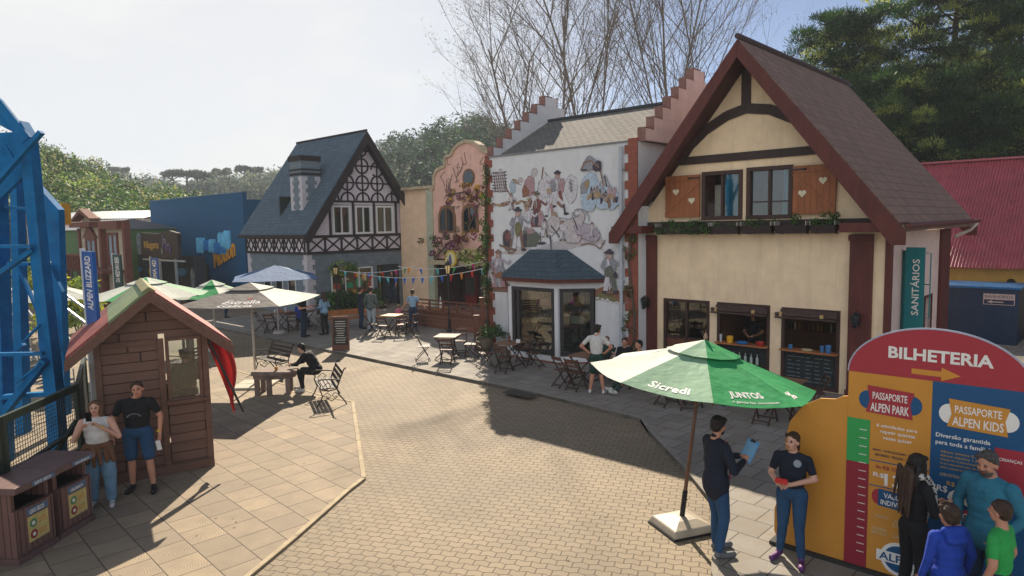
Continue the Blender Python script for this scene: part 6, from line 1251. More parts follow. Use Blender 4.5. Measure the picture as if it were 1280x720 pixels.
# pushchair
t = thing('pushchair', 'dark folded pushchair with thin grey wheels under the green parasol', 'pushchair', (4.85, 15.5, .08), R(30)); b = MB(); b.box(-.2, .2, -.15, .2, .25, .3); b.box(-.2, .2, .16, .22, .3, .8); b.ell((.0, .1, .45), (.2, .22, .22), 10); b.build('seat', mat('black_cloth', '17191c', .9), t)
b = MB(); b.tube([(-.2, -.2, .1), (-.2, .1, .5), (-.2, .35, .95), (.2, .35, .95), (.2, .1, .5), (.2, -.2, .1)], .012, 6); b.tube([(-.2, .3, .1), (-.2, 0, .4)], .012, 6); b.tube([(.2, .3, .1), (.2, 0, .4)], .012, 6); b.build('frame', GREYM, t)
for x, y in ((-.2, -.22), (.2, -.22), (-.2, .3), (.2, .3)): b = MB(); b.tube([(x-.02, y, .1), (x+.02, y, .1)], .1, 14); b.build('wheel', mat('grey_tyre', '55585c', .7), t)
# chalk board, pot, lamps, bench planter, bunting
t = thing('menu_board', 'narrow chalk menu board standing on the pavement beside the plaza edge', 'menu board', (at(430, 441)[0]-.1, at(430, 441)[1], .075), R(4)); b = MB(); b.bar((0, 0, .02), (0, .12, 1.12), .5, .04, (0, 1, 0)); b.bar((0, .42, .02), (0, .14, 1.1), .44, .03, (0, 1, 0)); b.build('board', mat('blackboard', '33302e', .8, .2, 6), t)
b = MB(); b.bar((-.27, 0, 0), (-.27, .12, 1.16), .05, .06, (0, 1, 0)); b.bar((.27, 0, 0), (.27, .12, 1.16), .05, .06, (0, 1, 0)); b.bar((-.29, .12, 1.15), (.29, .12, 1.15), .05, .08, (0, 0, 1)); b.bar((0, -.03, .02), (0, 0-.012, .2), .5, .02, (0, 1, 0)); b.build('frame', mat('brown_board_frame', '6a4634', .7, .2, 6), t)
b = MB(); rg = random.Random(12)
for i in range(10): z = .28+i*.08; w_ = rg.uniform(.12, .2); yy = .11*z-.035; b.box(-w_, w_, yy-.004, yy, z, z+.022)
b.build('chalk_writing', mat('chalk_white', 'c2bfb4', .8), t)
t = thing('plant_pot', 'large round terracotta pot with bushy plant at the left corner of the mural building', 'plant pot', (-.98, 22.55, .075)); b = MB(); b.lathe([(.16, 0), (.28, .2), (.30, .42), (.24, .5), (.27, .52), (.25, .5)], (0, 0, 0), 20); b.build('pot', mat('grey_terracotta', '6f6252', .8, .2, 6), t, smooth=True)
rg = random.Random(5); C_ = [(rg.gauss(.2, .2), rg.gauss(0, .15), rg.uniform(.5, .85)) for _ in range(20)]; clumps_mesh('foliage', C_, [(.14, .14, .12)]*20, 40, .03, [LEAFD, LEAFM], 95, t)
t = thing('wooden_post', 'reddish wooden trellis post beside the plant pot', 'post', (-1.02, 22.9, .075)); b = MB(); b.box(-.07, .07, -.07, .07, 0, 1.75); b.box(-.1, .1, -.1, .1, 1.75, 1.8); b.build('upright', WOODR, t); b = MB(); b.box(-.3, -.1, -.05, .05, 0, 1.2); b.build('panel', WOODR, t)
LG = mat('warm_lantern_glass', 'e8c98a', .3, .1)
def street_lamp(p, h_, lab):
    t = thing('lamp_post', lab, 'lamp post', p, 0, 'black lantern lamp posts'); b = MB(); b.lathe([(.11, 0), (.11, .08), (.06, .14), (.05, .5), (.03, .56), (.026, h_-.1), (.05, h_-.06), (.02, h_)], (0, 0, 0), 10); b.build('post', BLACKM, t)
    b = MB(); b.lathe([(.07, 0), (.13, .32)], (0, 0, h_), 6, 0); b.build('lantern_glass', LG, t); b = MB(); b.lathe([(.17, .32), (.14, .36), (.05, .46), (.015, .5), (.02, .56)], (0, 0, h_), 6); [b.tube([(.075*math.cos(a), .075*math.sin(a), h_), (.135*math.cos(a), .135*math.sin(a), h_+.32)], .010, 4) for a in [math.pi/3*i+math.pi/6 for i in range(6)]]; b.build('lantern_cage', BLACKM, t)
street_lamp((at(562, 417)[0], at(562, 417)[1], .075), 2.35, 'slim black lamp post with glowing glass lantern before the brown terrace'); lp = np.array([-8.6, 33.2, .07]); street_lamp(lp, 2.0, 'black lamp post with lantern left of the bright shop window')
def bunting(A_, C2, n, sag_, lab, skip=()):
    t = thing('bunting', lab, 'bunting', A_, 0); A_, C2 = np.array(A_, float), np.array(C2, float); d = C2-A_; P_ = lambda f_: d*f_-np.array([0, 0, sag_*4*f_*(1-f_)])
    b = MB(); b.tube([tuple(P_(i/12)) for i in range(13)], .012, 4); b.build('cord', WHITEP, t); cols = ['d9b52a', 'c7362f', '2f6fc0', 'c43a7a', '3f9a52', 'd98a2a', '5ac0c9']; rg = random.Random(n)
    for i in range(n):
        f_ = (i+.5)/n; p_ = P_(f_); s_ = .10; dx = d/np.linalg.norm(d)*s_; c_ = rg.choice(cols); sw = rg.uniform(-.08, .08)
        b = MB(); b.add([tuple(p_-dx), tuple(p_+dx), tuple(p_+dx*.2+[sw, 0, -.27]), tuple(p_+dx*-.2+[sw, .02, -.27])], [(0, 1, 2, 3)]); o = b.build('pennant', mat('pennant_'+c_, c_, .7, .1, sub=.3), t); md = o.modifiers.new('thick', 'SOLIDIFY'); md.thickness = .004
def pp(px, py, D): q = ray(px, py); s = D/q[1]; return (O+q*s)
bunting(pp(440, 340, 32), pp(610, 334, 26.2), 15, .35, 'string of coloured pennants from the half timbered house to the mural building'); bunting(pp(424, 338, 33), pp(520, 332, 30), 6, .2, 'short string of faded pennants over the shop window')
bunting(pp(497, 333, 31), pp(603, 327, 27), 5, .2, 'upper string of pennants in front of the yellow round sign')
t = thing('planter_hedge', 'dark leafy planting along the foot of the half timbered house', 'hedge', tcn+U*.5+B*.2, RZ); rg = random.Random(6); C_ = [(rg.uniform(-.3, .7), rg.uniform(.2, 3.4), rg.uniform(.15, 1.0)) for _ in range(60)]; clumps_mesh('foliage', C_, [(.25, .25, .22)]*60, 46, .06, [LEAFD, LEAFD, LEAFM], 97, t); b = MB(); b.box(-.35, .75, .1, 3.6, 0, .25); b.build('soil_bed', SOIL, t)
t = thing('creeper', 'yellow green creeper above the lamp on the half timbered house', 'creeper', tcn+U*.25+B*.9, RZ); C_ = [(rg.uniform(0, .3), rg.uniform(.2, 1.6), rg.uniform(2.0, 2.6)) for _ in range(22)]; clumps_mesh('foliage', C_, [(.2, .2, .14)]*22, 40, .045, [LEAFY, LEAFL, LEAFM], 98, t); b = MB(); b.tube([(.0, .9, 0), (.05, 1.0, 1.2), (.1, .9, 2.3)], .03, 5); b.build('stem', BARK, t)
t = thing('plank_bench', 'rough bench of bright orange planks beside the dark planting', 'bench', (-6.7, 28.6, .075), R(35)); b = MB(); b.box(-1.1, 1.1, -.2, .2, .42, .48); b.box(-1.1, 1.1, .2, .25, .55, .8); b.build('seat', mat('orange_plank', 'a8683a', .6, .25, 6), t); [MB().box(x, x+.1, -.18, .22, 0, .42).build('leg', CHW, t) for x in (-.9, .8)]
# ================================================================ ticket sign
so2 = at(1052, 704, .12); so2 = np.array([so2[0], so2[1], 0])+B*.08
S = thing('ticket_sign', 'big cut out sign with red arch reading BILHETERIA, orange and blue price panels', 'sign', so2, RZ)
ORG = mat('orange_panel', 'c98a33', .55, .06, 2); BLP = mat('blue_panel', '0c4e7c', .55, .06, 2); REDP = mat('red_panel', 'a32e3a', .55, .06, 2); GRP = mat('green_panel', '2f9c50', .55, .05); MARP = mat('crimson_panel', '8f2233', .55, .05); NAVY = mat('navy_panel', '12304f', .55)
Wd = 1.76; b = MB(); b.box(0, .87, 0, .03, .12, 2.488, 0); b.box(.8705, Wd, 0, .03, .12, 2.488, 1)
ar = [(0, 2.489), (Wd, 2.489)]+[(Wd/2+Wd/2*math.cos(a)*1.0, 2.489+.57*math.sin(a)) for a in [math.pi*i/28 for i in range(1, 28)]]
b.prism(ar, 0, .03, 2); b.build('main_panel', [ORG, BLP, REDP], S)
b = MB(); pts = [(Wd/2+Wd/2*math.cos(a), 2.49+.57*math.sin(a)) for a in [math.pi*i/28 for i in range(29)]]
for p_, q_ in zip(pts[:-1], pts[1:]): b.bar((p_[0], .015, p_[1]), (q_[0], .015, q_[1]), .035, .012, (0, 1, 0))
b.build('edge_strip', mat('pale_edge', 'a9b0c0', .5), S)
cut = [(-.002, .12), (-.80, .12), (-.86, .25), (-.86, .55), (-.80, .72), (-.70, .82), (-.72, 1.2), (-.74, 1.5), (-.68, 1.75), (-.52, 1.98), (-.32, 2.10), (-.14, 2.12), (-.06, 2.17), (-.002, 2.18)]
b = MB(); b.prism(cut, .0, .03); b.build('side_panel', ORG, S)
b = MB(); b.box(.0, .25, -.008, -.0005, 1.40, 1.93, 0); b.box(.0, .25, -.008, -.0005, .12, 1.399, 1); [b.box(.14, .22, -.010, -.0082, z, z+.008, 2) for z in np.arange(.3, 1.9, .1)]; b.build('height_chart', [GRP, MARP, LETW], S)
b = MB(); b.box(-.9, 1.85, -.06, .35, 0, .12, 0); b.build('plinth', mat('dark_plinth', '33312f', .8), S); b = MB(); [b.bar((x, .05, 2.2), (x, .33, .12), .05, .05) for x in (.2, 1.5)]; b.build('rear_brace', DBROWN, S)
b = MB(); b.prism([(.66, 2.545), (.95, 2.545), (.95, 2.50), (1.13, 2.575), (.95, 2.65), (.95, 2.605), (.66, 2.605)], -.006, -.001); b.build('arrow', ORG, S)
def plaque(x0, x1, z0, z1, cb, ce_, l1, l2):
    b = MB(); zc = (z0+z1)/2
    for cx_ in (x0, x1): b.prism([(cx_+.10*math.cos(a), zc+.11*math.sin(a)) for a in [2*math.pi*i/18 for i in range(18)]], -.004, -.0006, 1)
    b.prism([(x0-.02, z0+.01), (x1+.01, z0-.01), (x1-.02, zc), (x1+.02, z1-.01), (x0-.01, z1+.02), (x0+.02, zc)], -.009, -.0045, 0)
    b.text(l1, x0+.05, zc+.02, x1-x0-.1, .085, -.0095, .003, 2, .012); b.text(l2, x0+.03, z0+.03, x1-x0-.06, .10, -.0095, .003, 2, .015); b.build('plaque', [cb, ce_, LETW], S)
plaque(.22, .68, 2.02, 2.33, REDP, BLP, 'PASSAPORTE', 'ALPEN PARK'); plaque(1.04, 1.56, 2.0, 2.30, ORG, LETW, 'PASSAPORTE', 'ALPEN KIDS')
b = MB(); T_ = lambda s, x, z, w_, h_, mi=0, bo=.01: b.text(s, x, z, w_, h_, -.003, .003, mi, bo)
T_('BILHETERIA', .42, 2.70, 1.0, .135, 0, .03)
T_('6 atividades para', .32, 1.86, .42, .05); T_('repetir quantas', .36, 1.79, .36, .05); T_('vezes quiser', .39, 1.72, .30, .05)
T_('TRENÓ · ALPEN BLIZZARD · RIVER CAT', .28, 1.58, .52, .03, 1, 0); T_('ARVORISMO · TIROLESA · CINEMA 4D', .31, 1.52, .46, .03, 1, 0); b.box(.26, .865, -.003, -.0005, 1.45, 1.462, 2)
T_('de R$ 230,00 por:', .32, 1.36, .46, .055, 3, .015); T_('R$', .30, 1.26, .12, .06); T_('136', .42, 1.18, .30, .15, 0, .03); b.box(.26, .865, -.003, -.0005, 1.15, 1.162, 2)
b.prism([(.35+.06*math.cos(a), 1.03+.09*math.sin(a)) for a in [2*math.pi*i/16 for i in range(16)]], -.004, -.0006, 3); b.prism([(.36, .93), (.80, .91), (.80, 1.12), (.36, 1.13)], -.008, -.0045, 2)
b.text('VALORES', .42, 1.035, .28, .06, -.0085, .003, 0, .015); b.text('INDIVIDUAIS', .39, .95, .38, .06, -.0085, .003, 0, .015)
for (s, x, z) in [('TRENÓ', .32, .78), ('ALPEN', .53, .76), ('BLIZZARD', .52, .71), ('ALPEN', .30, .62), ('MOTION', .30, .57), ('ALPEN CINE', .52, .58)]: T_(s, x, z, .16 if len(s) < 9 else .2, .04, 4, .01)
T_('Diversão garantida', .92, 1.86, .50, .06, 0, .012); T_('para toda a família!', .92, 1.78, .50, .06, 0, .012)
for i in range(5): T_(['Altura mínima 0,90m', 'Altura máxima 1,30m', 'Crianças até 12 anos acompanhadas', 'de um responsável maior de idade', 'válido somente na data da compra'][i], .97, 1.70-.045*i, .40, .032, 5, .0)
T_('ALPEN MOTION · ALPEN GIRL · ALPEN CINE', .97, 1.44, .5, .035, 4, 0); T_('R$ 81,00 por:', 1.04, 1.33, .40, .06, 5, .012); T_('R$', .95, 1.25, .1, .08); T_('60', 1.05, 1.15, .26, .17, 0, .03); T_(',00', 1.34, 1.15, .14, .07, 0, .01)
b.prism([(1.0, .98), (1.42, .97), (1.42, 1.1), (1.0, 1.11)], -.004, -.0006, 3); b.text('VALORES', 1.08, 1.0, .28, .07, -.0045, .003, 0, .015)
b.box(1.46, 1.78, -.004, -.0006, 1.3, 1.86, 3); T_('CRIANÇAS', 1.5, 1.72, .2, .04, 0)
b.prism([(.60+.20*math.cos(a), .33+.2*math.sin(a)) for a in [2*math.pi*i/24 for i in range(24)]], -.003, -.0006, 0); b.prism([(.60+.16*math.cos(a), .33+.16*math.sin(a)) for a in [2*math.pi*i/24 for i in range(24)]], -.005, -.0032, 2); b.box(.36, .84, -.009, -.0052, .27, .40, 0); b.text('ALPEN', .39, .29, .42, .09, -.0095, .003, 2, .02)
b.build('lettering', [LETW, NAVY, BLP, REDP, mat('pale_print', 'cbb489', .6), mat('gold_print', 'c49a45', .6)], S)
# ================================================================ bare trees behind the mural building
def bare_tree(x, y, h, seed, lab, spread=1., stems=1, ground=0.):
    rg = random.Random(seed); t = thing('bare_tree', lab, 'tree', (x, y, ground), 0, 'leafless tall trees behind the mural building')
    b = MB(); leaves = []
    def grow(p, d, L_, r, lvl):
        pts = [p]; n = 4 if lvl < 2 else 3; q = p
        for i in range(n):
            d = (d+Vector((rg.gauss(0, .07), rg.gauss(0, .07), rg.gauss(.03, .05)))).normalized(); q = q+d*(L_/n); pts.append(q)
        rs = [r*(1-.55*i/n) for i in range(n+1)]; b.tube(pts, rs, 5 if lvl < 2 else 3, 0, False)
        if lvl >= 4:
            for _ in range(2): leaves.append(pts[-1]+Vector((rg.gauss(0, .12), rg.gauss(0, .12), rg.gauss(0, .12))))
            return
        k = {0: 14, 1: 5, 2: 4, 3: 3}[lvl]
        for i in range(k):
            f_ = rg.uniform(.28 if lvl == 0 else .2, 1.); j = min(n-1, int(f_*n)); base = pts[j].lerp(pts[j+1], f_*n-j)
            az = rg.uniform(0, 2*math.pi); tilt = rg.uniform(.45, .85) if lvl == 0 else rg.uniform(.35, .85); a = d.orthogonal().normalized(); a.rotate(Matrix.Rotation(az, 3, d)); nd = (d*math.cos(tilt)+a*math.sin(tilt)*spread); nd.z += .12; nd.normalize()
            grow(base, nd, L_*rg.uniform(.38, .6)*(1.15-f_*.5 if lvl == 0 else .95), r*(.42 if lvl else .36), lvl+1)
    for s_ in range(stems):
        d0 = Vector((rg.gauss(0, .08+.08*(stems > 1)), rg.gauss(0, .06), 1)).normalized(); grow(Vector((s_*.3, 0, 0)), d0, h*.94, .15-.04*(stems > 1), 0)
    b.build('branches', mat('grey_bare_bark', '776d64', .9, .3, 5), t, recalc=False)
    C_ = leaves if len(leaves) < 1500 else rg.sample(leaves, 1500)
    clumps_mesh('seed_leaves', [tuple(c) for c in C_], [(.12, .12, .14)]*len(C_), 3, .034, [mat('dry_brown_leaf', '5f4c38', .8, .3), MATS['grey_bare_bark'], LEAFY], seed, t, weights=[.6, .3, .1])
    return t
BT_ = [(646, 54, 15, 'leafless leaning tree at the left end of the bare row above the left stepped gable', 1), (698, 52, 18, 'leafless tree rising right behind the left stepped gable', 1), (714, 55, 20, 'leafless tree left of the middle of the bare row', 2), (748, 53, 21, 'thick stemmed leafless tree in the middle of the bare row', 1), (815, 53, 20, 'leafless tree with straight trunk above the right part of the mural roof', 1), (840, 56, 20, 'slender leafless tree just left of the right stepped gable', 1), (886, 54, 20, 'leafless tree behind the left slope of the chalet roof', 2), (668, 57, 17, 'leafless tree farther back between the first two bare trunks', 1)]
for i, (px, D, h, lab, st_) in enumerate(BT_):
    p_ = ray(px, 250); bare_tree(p_[0]*D/p_[1], D, h*1.2, 220+i, lab, .9, st_)
# ================================================================ conifers behind the red roof
def conifer(px, D, h, w_, seed, lab, zc0=.25):
    rg = random.Random(seed); rn = np.random.default_rng(seed); p_ = ray(px, 200); t = thing('pine_tree', lab, 'tree', (p_[0]*D/p_[1], D, 0), 0, 'big dark evergreens behind the chalet')
    b = MB(); b.tube([(0, 0, 0), (.1, 0, h*.4), (0, .1, h*.7), (.1, 0, h)], [.34, .28, .18, .05], 8); C_ = []; Rd = []
    nl = 70
    for i in range(nl):
        f_ = zc0+(1-zc0)*(i/nl); z = h*f_; az = i*2.4+rg.uniform(-.4, .4); Lr = w_*(.35+.65*math.sin(math.pi*min(1, (1-f_)*1.15+.12)))*rg.uniform(.6, 1.1)
        tip = Vector((Lr*math.cos(az), Lr*math.sin(az), z+Lr*.28)); b.tube([(0, 0, z), (tip.x*.5, tip.y*.5, z+Lr*.05), tuple(tip)], [.07, .05, .02], 4, 0, False)
        for k in range(8):
            g = rg.uniform(.25, 1.05); s_ = rg.uniform(.45, .95); C_.append((tip.x*g+rg.gauss(0, .25), tip.y*g+rg.gauss(0, .25), z+Lr*.28*g+rg.gauss(.1, .22))); Rd.append((s_, s_, s_*.75))
    b.build('trunk', mat('dark_bark', '3c3129', .95, .3, 6), t)
    n = 230; C2 = np.repeat(np.array(C_), n, 0); R2 = np.repeat(np.array(Rd), n, 0); d = rn.normal(size=C2.shape); d /= np.linalg.norm(d, axis=1)[:, None]; d[:, 2] = np.where(d[:, 2] < -.3, -d[:, 2]*.5, d[:, 2])
    P_ = C2+d*R2*rn.uniform(.4, 1.05, len(C2))[:, None]; dirn = d*.9+np.array([0, 0, .55])+rn.normal(size=d.shape)*.35; dirn /= np.linalg.norm(dirn, axis=1)[:, None]
    a = np.cross(dirn, rn.normal(size=d.shape)); a /= np.linalg.norm(a, axis=1)[:, None]; Ls = rn.uniform(.10, .22, len(P_))[:, None]; wv = .018
    V = np.stack([P_-a*wv, P_+a*wv, P_+dirn*Ls+a*wv*.6, P_+dirn*Ls-a*wv*.6], 1).reshape(-1, 3)
    mi = np.repeat(rn.choice(3, len(C_), p=[.5, .34, .16]), n); mesh_np('crown', V, np.arange(len(V)).reshape(-1, 4), mi, [mat('pine_dark', '223f20', .5, .35, 3, sub=.4), mat('pine_mid', '3d5a2b', .5, .35, 3, sub=.45), mat('pine_highlight_olive', 'a8b25c', .5, .35, 3, sub=.55)], t)  # olive clumps put the backlit highlights into the needle colour
for i, a in enumerate([(1055, 40, 15.5, 3.4, 'dense rounded evergreen seen above the chalet ridge'), (1188, 36, 17.5, 4.2, 'tallest evergreen with its dark trunk showing, right of the chalet roof'), (1268, 38, 17, 4.2, 'dark evergreen at the top right corner'), (1125, 42, 12.5, 3.6, 'evergreen filling the gap between the two tall ones behind the roof slope'), (1225, 33.5, 9.5, 3.2, 'lower bushy evergreen just behind the red metal roof'), (1300, 34, 10, 3.2, 'lower bushy evergreen at the right edge behind the red roof'), (1140, 33.5, 10.5, 2.6, 'pale tipped bushy evergreen where chalet roof and red roof meet')]):
    px, D, h, w_, lab = a; conifer(px, D, h, w_, 300+i, lab, .18)
# ================================================================ people
def capsule(b, a, c, ra, rb, n=12, sx=1., up=None):
    """closed rounded cone from a to c"""
    a, c = Vector(a), Vector(c); d = c-a; L_ = d.length
    if L_ < 1e-5: d = Vector((0, 0, 1)); L_ = 1e-5
    d.normalize(); u_ = Vector((1, 0, 0)) if abs(d.x) < .9 else Vector((0, 1, 0)); x = (u_-d*u_.dot(d)).normalized(); y = d.cross(x); rings = []
    for k in range(1, 4): ph = math.pi/2*k/3; rings.append((a-d*ra*math.cos(ph), ra*math.sin(ph)))
    for k in range(0, 3): ph = math.pi/2*(1-k/3); rings.append((c+d*rb*math.cos(ph), rb*math.sin(ph)))
    vs = [tuple(p+(x*math.cos(t)*sx+y*math.sin(t))*r) for p, r in rings for t in [2*math.pi*i/n for i in range(n)]]
    vs += [tuple(a-d*ra), tuple(c+d*rb)]; m_ = len(rings); fs = [(i*n+k, i*n+(k+1) % n, (i+1)*n+(k+1) % n, (i+1)*n+k) for i in range(m_-1) for k in range(n)]
    fs += [(m_*n, (k+1) % n, k) for k in range(n)]+[(m_*n+1, (m_-1)*n+k, (m_-1)*n+(k+1) % n) for k in range(n)]
    b.add(vs, fs)
def remeshed(name, prims, mats, tags, parent, voxel, smooth_it=3, noise_amp=0.):
    """union of capsules and ellipsoids -> one continuous skin; faces take the tag of the nearest primitive"""
    b = MB()
    for p in prims:
        if p[0] == 'c': capsule(b, p[1], p[2], p[3], p[4])
        else: b.ell(p[1], p[2], 14, 0, p[3])
    o = b.build('tmp', [], None); 
    md = o.modifiers.new('r', 'REMESH'); md.mode = 'VOXEL'; md.voxel_size = voxel; md.adaptivity = 0
    ms = o.modifiers.new('s', 'SMOOTH'); ms.factor = .5; ms.iterations = smooth_it
    dg = bpy.context.evaluated_depsgraph_get(); me = bpy.data.meshes.new_from_object(o.evaluated_get(dg)); bpy.data.objects.remove(o)
    n = len(me.polygons); C = np.empty(n*3, np.float32); me.polygons.foreach_get('center', C); C = C.reshape(-1, 3).astype(float)
    best = np.full(n, 9e9); ti = np.zeros(n, int); tl_ = list(tags)
    for p in prims:
        off = p[5] if p[0] == 'c' and len(p) > 6 else 0.
        if p[0] == 'c':
            a, c, ra, rb = np.array(p[1]), np.array(p[2]), p[3], p[4]; ab = c-a; t_ = np.clip(((C-a)@ab)/max(1e-9, ab@ab), 0, 1); dd = np.linalg.norm(C-(a+t_[:, None]*ab), axis=1)-(ra+(rb-ra)*t_); tg = p[5]; bias = p[6] if len(p) > 6 else 0
        else:
            q = C-np.array(p[1]); 
            if p[3] is not None: q = q@np.array(p[3])
            r = np.array(p[2]); dd = (np.linalg.norm(q/r, axis=1)-1)*min(r); tg = p[4]; bias = p[5] if len(p) > 5 else 0
        dd = dd-bias; m_ = dd < best; best[m_] = dd[m_]; ti[m_] = tl_.index(tg)
    for m_ in mats: me.materials.append(m_)
    me.polygons.foreach_set('material_index', ti.astype(np.int32)); me.polygons.foreach_set('use_smooth', [True]*n)
    if noise_amp:
        rn = np.random.default_rng(1); V = np.empty(len(me.vertices)*3, np.float32); me.vertices.foreach_get('co', V); V = V.reshape(-1, 3); V += (np.stack([np.sin(V[:, 0]*160+V[:, 2]*30), np.cos(V[:, 1]*150), np.zeros(len(V))], 1)+rn.normal(0, .9, V.shape))*noise_amp; me.vertices.foreach_set('co', V.ravel())
    me.name = name; ob = bpy.data.objects.new(name, me); COL.objects.link(ob); ob.parent = parent; return ob
SKIN = mat('skin', 'b9836a', .55, .08, 8); SKINL = mat('light_skin', 'c99a84', .55, .08, 8)
EYE = mat('eye_dark', '221a18', .3); LIP = mat('lip', '9c4f48', .5)
HAIRD, HAIRB, HAIRG, HAIRF = [mat(n_, c_, .55, .45, 45, .9, 70, stretch=(1, 1, .18)) for n_, c_ in (('dark_hair', '1c1512'), ('brown_hair', '3d2a1e'), ('greying_hair', '4e4a47'), ('fair_brown_hair', '6b4c33'))]
def cm(name, h, **k): return mat('cloth_'+name, h, .85, .18, 5, .75, 13, **k)
def person(label, p, face, h=1.72, top='black', bot='jeans', shoe='white', skin=None, hair='short', hairm=None, fat=1., J=None, sleeve='short', short=False, vox=.009, skirt=False, jacket=False, beard=False, look=0., tilt=0., nod=0., group=None, long_top=0., collar=None, sit=False, z=.08, glasses=False, child=False):
    t = thing('person', label, 'person', (p[0], p[1], z), R(-face), group); s_ = h/1.75; sk = skin or SKIN; f_ = fat
    hs = 1.18 if child else 1.
    D = dict(pel=(0, 0, .95), wai=(0, 0, 1.1), che=(0, .0, 1.3), nek=(0, -.01, 1.5), hed=(0, .015, 1.63), shR=(.168*f_, 0, 1.405), shL=(-.168*f_, 0, 1.405), elR=(.25*f_, -.03, 1.15), elL=(-.25*f_, -.03, 1.15), wrR=(.26*f_, .06, .91), wrL=(-.26*f_, .06, .91), hiR=(.09*f_, 0, .92), hiL=(-.09*f_, 0, .92), knR=(.105, .02, .5), knL=(-.105, .02, .5), anR=(.115, -.03, .09), anL=(-.115, -.03, .09), toR=(.14, .16, .035), toL=(-.14, .16, .035))
    D.update(J or {}); D = {k: Vector(v)*s_ for k, v in D.items()}
    P_ = []; E_ = lambda c, r, tg, rot=None, bias=0.: P_.append(('e', tuple(c), tuple(v*s_ for v in r), rot, tg, bias)); Cc = lambda a, c, ra, rb, tg, bias=0.: P_.append(('c', tuple(a), tuple(c), ra*s_, rb*s_, tg, bias))
    axis = (D['che']-D['pel']).normalized(); q = Vector((0, 0, 1)).rotation_difference(axis).to_matrix(); qn = np.array(q)
    pel, wai, che, nek = D['pel'], D['wai'], D['che'], D['nek']; k = 1.08 if jacket else 1.
    E_(pel, (.165*f_, .12*f_, .13), 'bot', q); E_(wai, (.145*f_*k, .115*f_*k, .16), 'top', q); E_(che, (.165*f_*k, .115*f_*k, .19), 'top', q); E_(che.lerp(wai, .5), (.158*f_*k, .12*f_*k, .17), 'top', q)
    Cc(D['shL'].lerp(D['shR'], .12), D['shL'].lerp(D['shR'], .88), .062*k, .062*k, 'top'); Cc(che, nek, .09, .055, 'top'); [Cc(nek-Vector((0, 0, .045))*s_, D[q_].lerp(nek, .12)-Vector((0, 0, .005))*s_, .05, .055, 'top') for q_ in ('shR', 'shL')]
    if long_top or jacket or skirt: E_(pel+Vector((0, 0, .02-long_top*.5))*s_, (.175*f_*k, .135*f_*k, .14+long_top), 'top' if not skirt else 'skirt', q, .006)
    if beard is None: pass
    hd = D['hed']; nk_top = hd+Vector((0, -.012, -.075))*s_; Cc(nek-Vector((0, 0, .02)), nk_top, .055, .052, 'skin', .004)
    if collar: Cc(nek+Vector((-.05, -.0, .005))*s_, nek+Vector((.05, 0, .005))*s_, .05, .05, 'top')
    hr = Euler((R(nod), R(tilt), R(-look))).to_matrix(); Hd = lambda x, y, z_: hd+hr @ (Vector((x, y, z_))*s_*hs)
    EH = lambda c, r, tg, bias=0.: P_.append(('e', tuple(Hd(*c)), tuple(v*s_*hs for v in r), hr, tg, bias))
    EH((0, -.005, .025), (.076, .092, .095), 'skin'); EH((0, .018, -.045), (.058, .068, .07), 'skin'); EH((0, .095, -.008), (.013, .02, .022), 'skin'); EH((0, .085, .01), (.009, .015, .03), 'skin')
    for sx in (-1, 1):
        EH((sx*.078, -.005, -.005), (.012, .022, .032), 'skin')
        if vox > .0095: continue
        EH((sx*.031, .079, .016), (.011, .010, .005), 'eye', .003); EH((sx*.032, .082, .036), (.016, .008, .003), 'hair', .001); EH((sx*.04, .062, -.02), (.022, .02, .02), 'skin')
    EH((0, .083, -.05), (.022, .009, .005), 'lip', .003)
    if beard: EH((0, .035, -.072), (.056, .056, .045), 'hair', .004); EH((0, .08, -.036), (.03, .012, .007), 'hair', .004)
    if glasses:
        for sx in (-1, 1): EH((sx*.032, .085, .018), (.026, .010, .02), 'eye', .008)
    # arms and hands
    for S_, sg in (('R', 1), ('L', -1)):
        sh, el, wr = D['sh'+S_], D['el'+S_], D['wr'+S_]; tg_u = 'top' if sleeve != 'none' else 'skin'; af = (f_-1)*.6+1
        if sleeve == 'long': Cc(sh, el, .062*k*af, .05*k, 'top'); Cc(el, wr, .048*k, .036*k, 'top')
        elif sleeve == 'short': md_ = sh.lerp(el, .62); Cc(sh, md_, .058*af, .050*af, 'top', .004); Cc(md_, el, .048*af, .042, 'skin'); Cc(el, wr, .042, .028, 'skin')
        else: Cc(sh, el, .056*af, .044*af, 'skin', .003); Cc(el, wr, .042, .027, 'skin')
        fd = (wr-el).normalized(); hv = D.get('hd'+S_); fd = (hv/s_).normalized() if hv is not None else fd
        side = Vector((1, 0, 0)) if abs(fd.x) < .8 else Vector((0, 1, 0)); side = (side-fd*side.dot(fd)).normalized(); nrm = fd.cross(side); cd_ = D.get('cu'+S_); curl = (cd_/s_) if cd_ is not None else Vector((-sg*.5, .6, 0)); curl = (curl-fd*curl.dot(fd)).normalized()
        wdt = fd.cross(curl).normalized(); palm = wr+fd*.05*s_
        for u_ in (-1, 0, 1): Cc(wr+wdt*u_*.012*s_, wr+fd*.085*s_+wdt*u_*.026*s_, .019, .015, 'skin')
        for i in range(4):
            u_ = (i-1.5)*.019*s_; Lf = (.036, .042, .045, .036)[i]*s_; b0 = wr+fd*.08*s_+wdt*u_; b1 = b0+(fd*.9+curl*.35).normalized()*Lf; b2_ = b1+(fd*.45+curl*.85).normalized()*Lf*.8; Cc(b0, b1, .0095, .009, 'skin'); Cc(b1, b2_, .009, .008, 'skin')
        th_ = wr+fd*.03*s_+wdt*sg*.028*s_; t1 = th_+(fd*.6+wdt*sg*.6+curl*.4).normalized()*.035*s_; Cc(th_, t1, .012, .011, 'skin'); Cc(t1, t1+(fd*.8+curl*.5).normalized()*.028*s_, .0105, .009, 'skin')
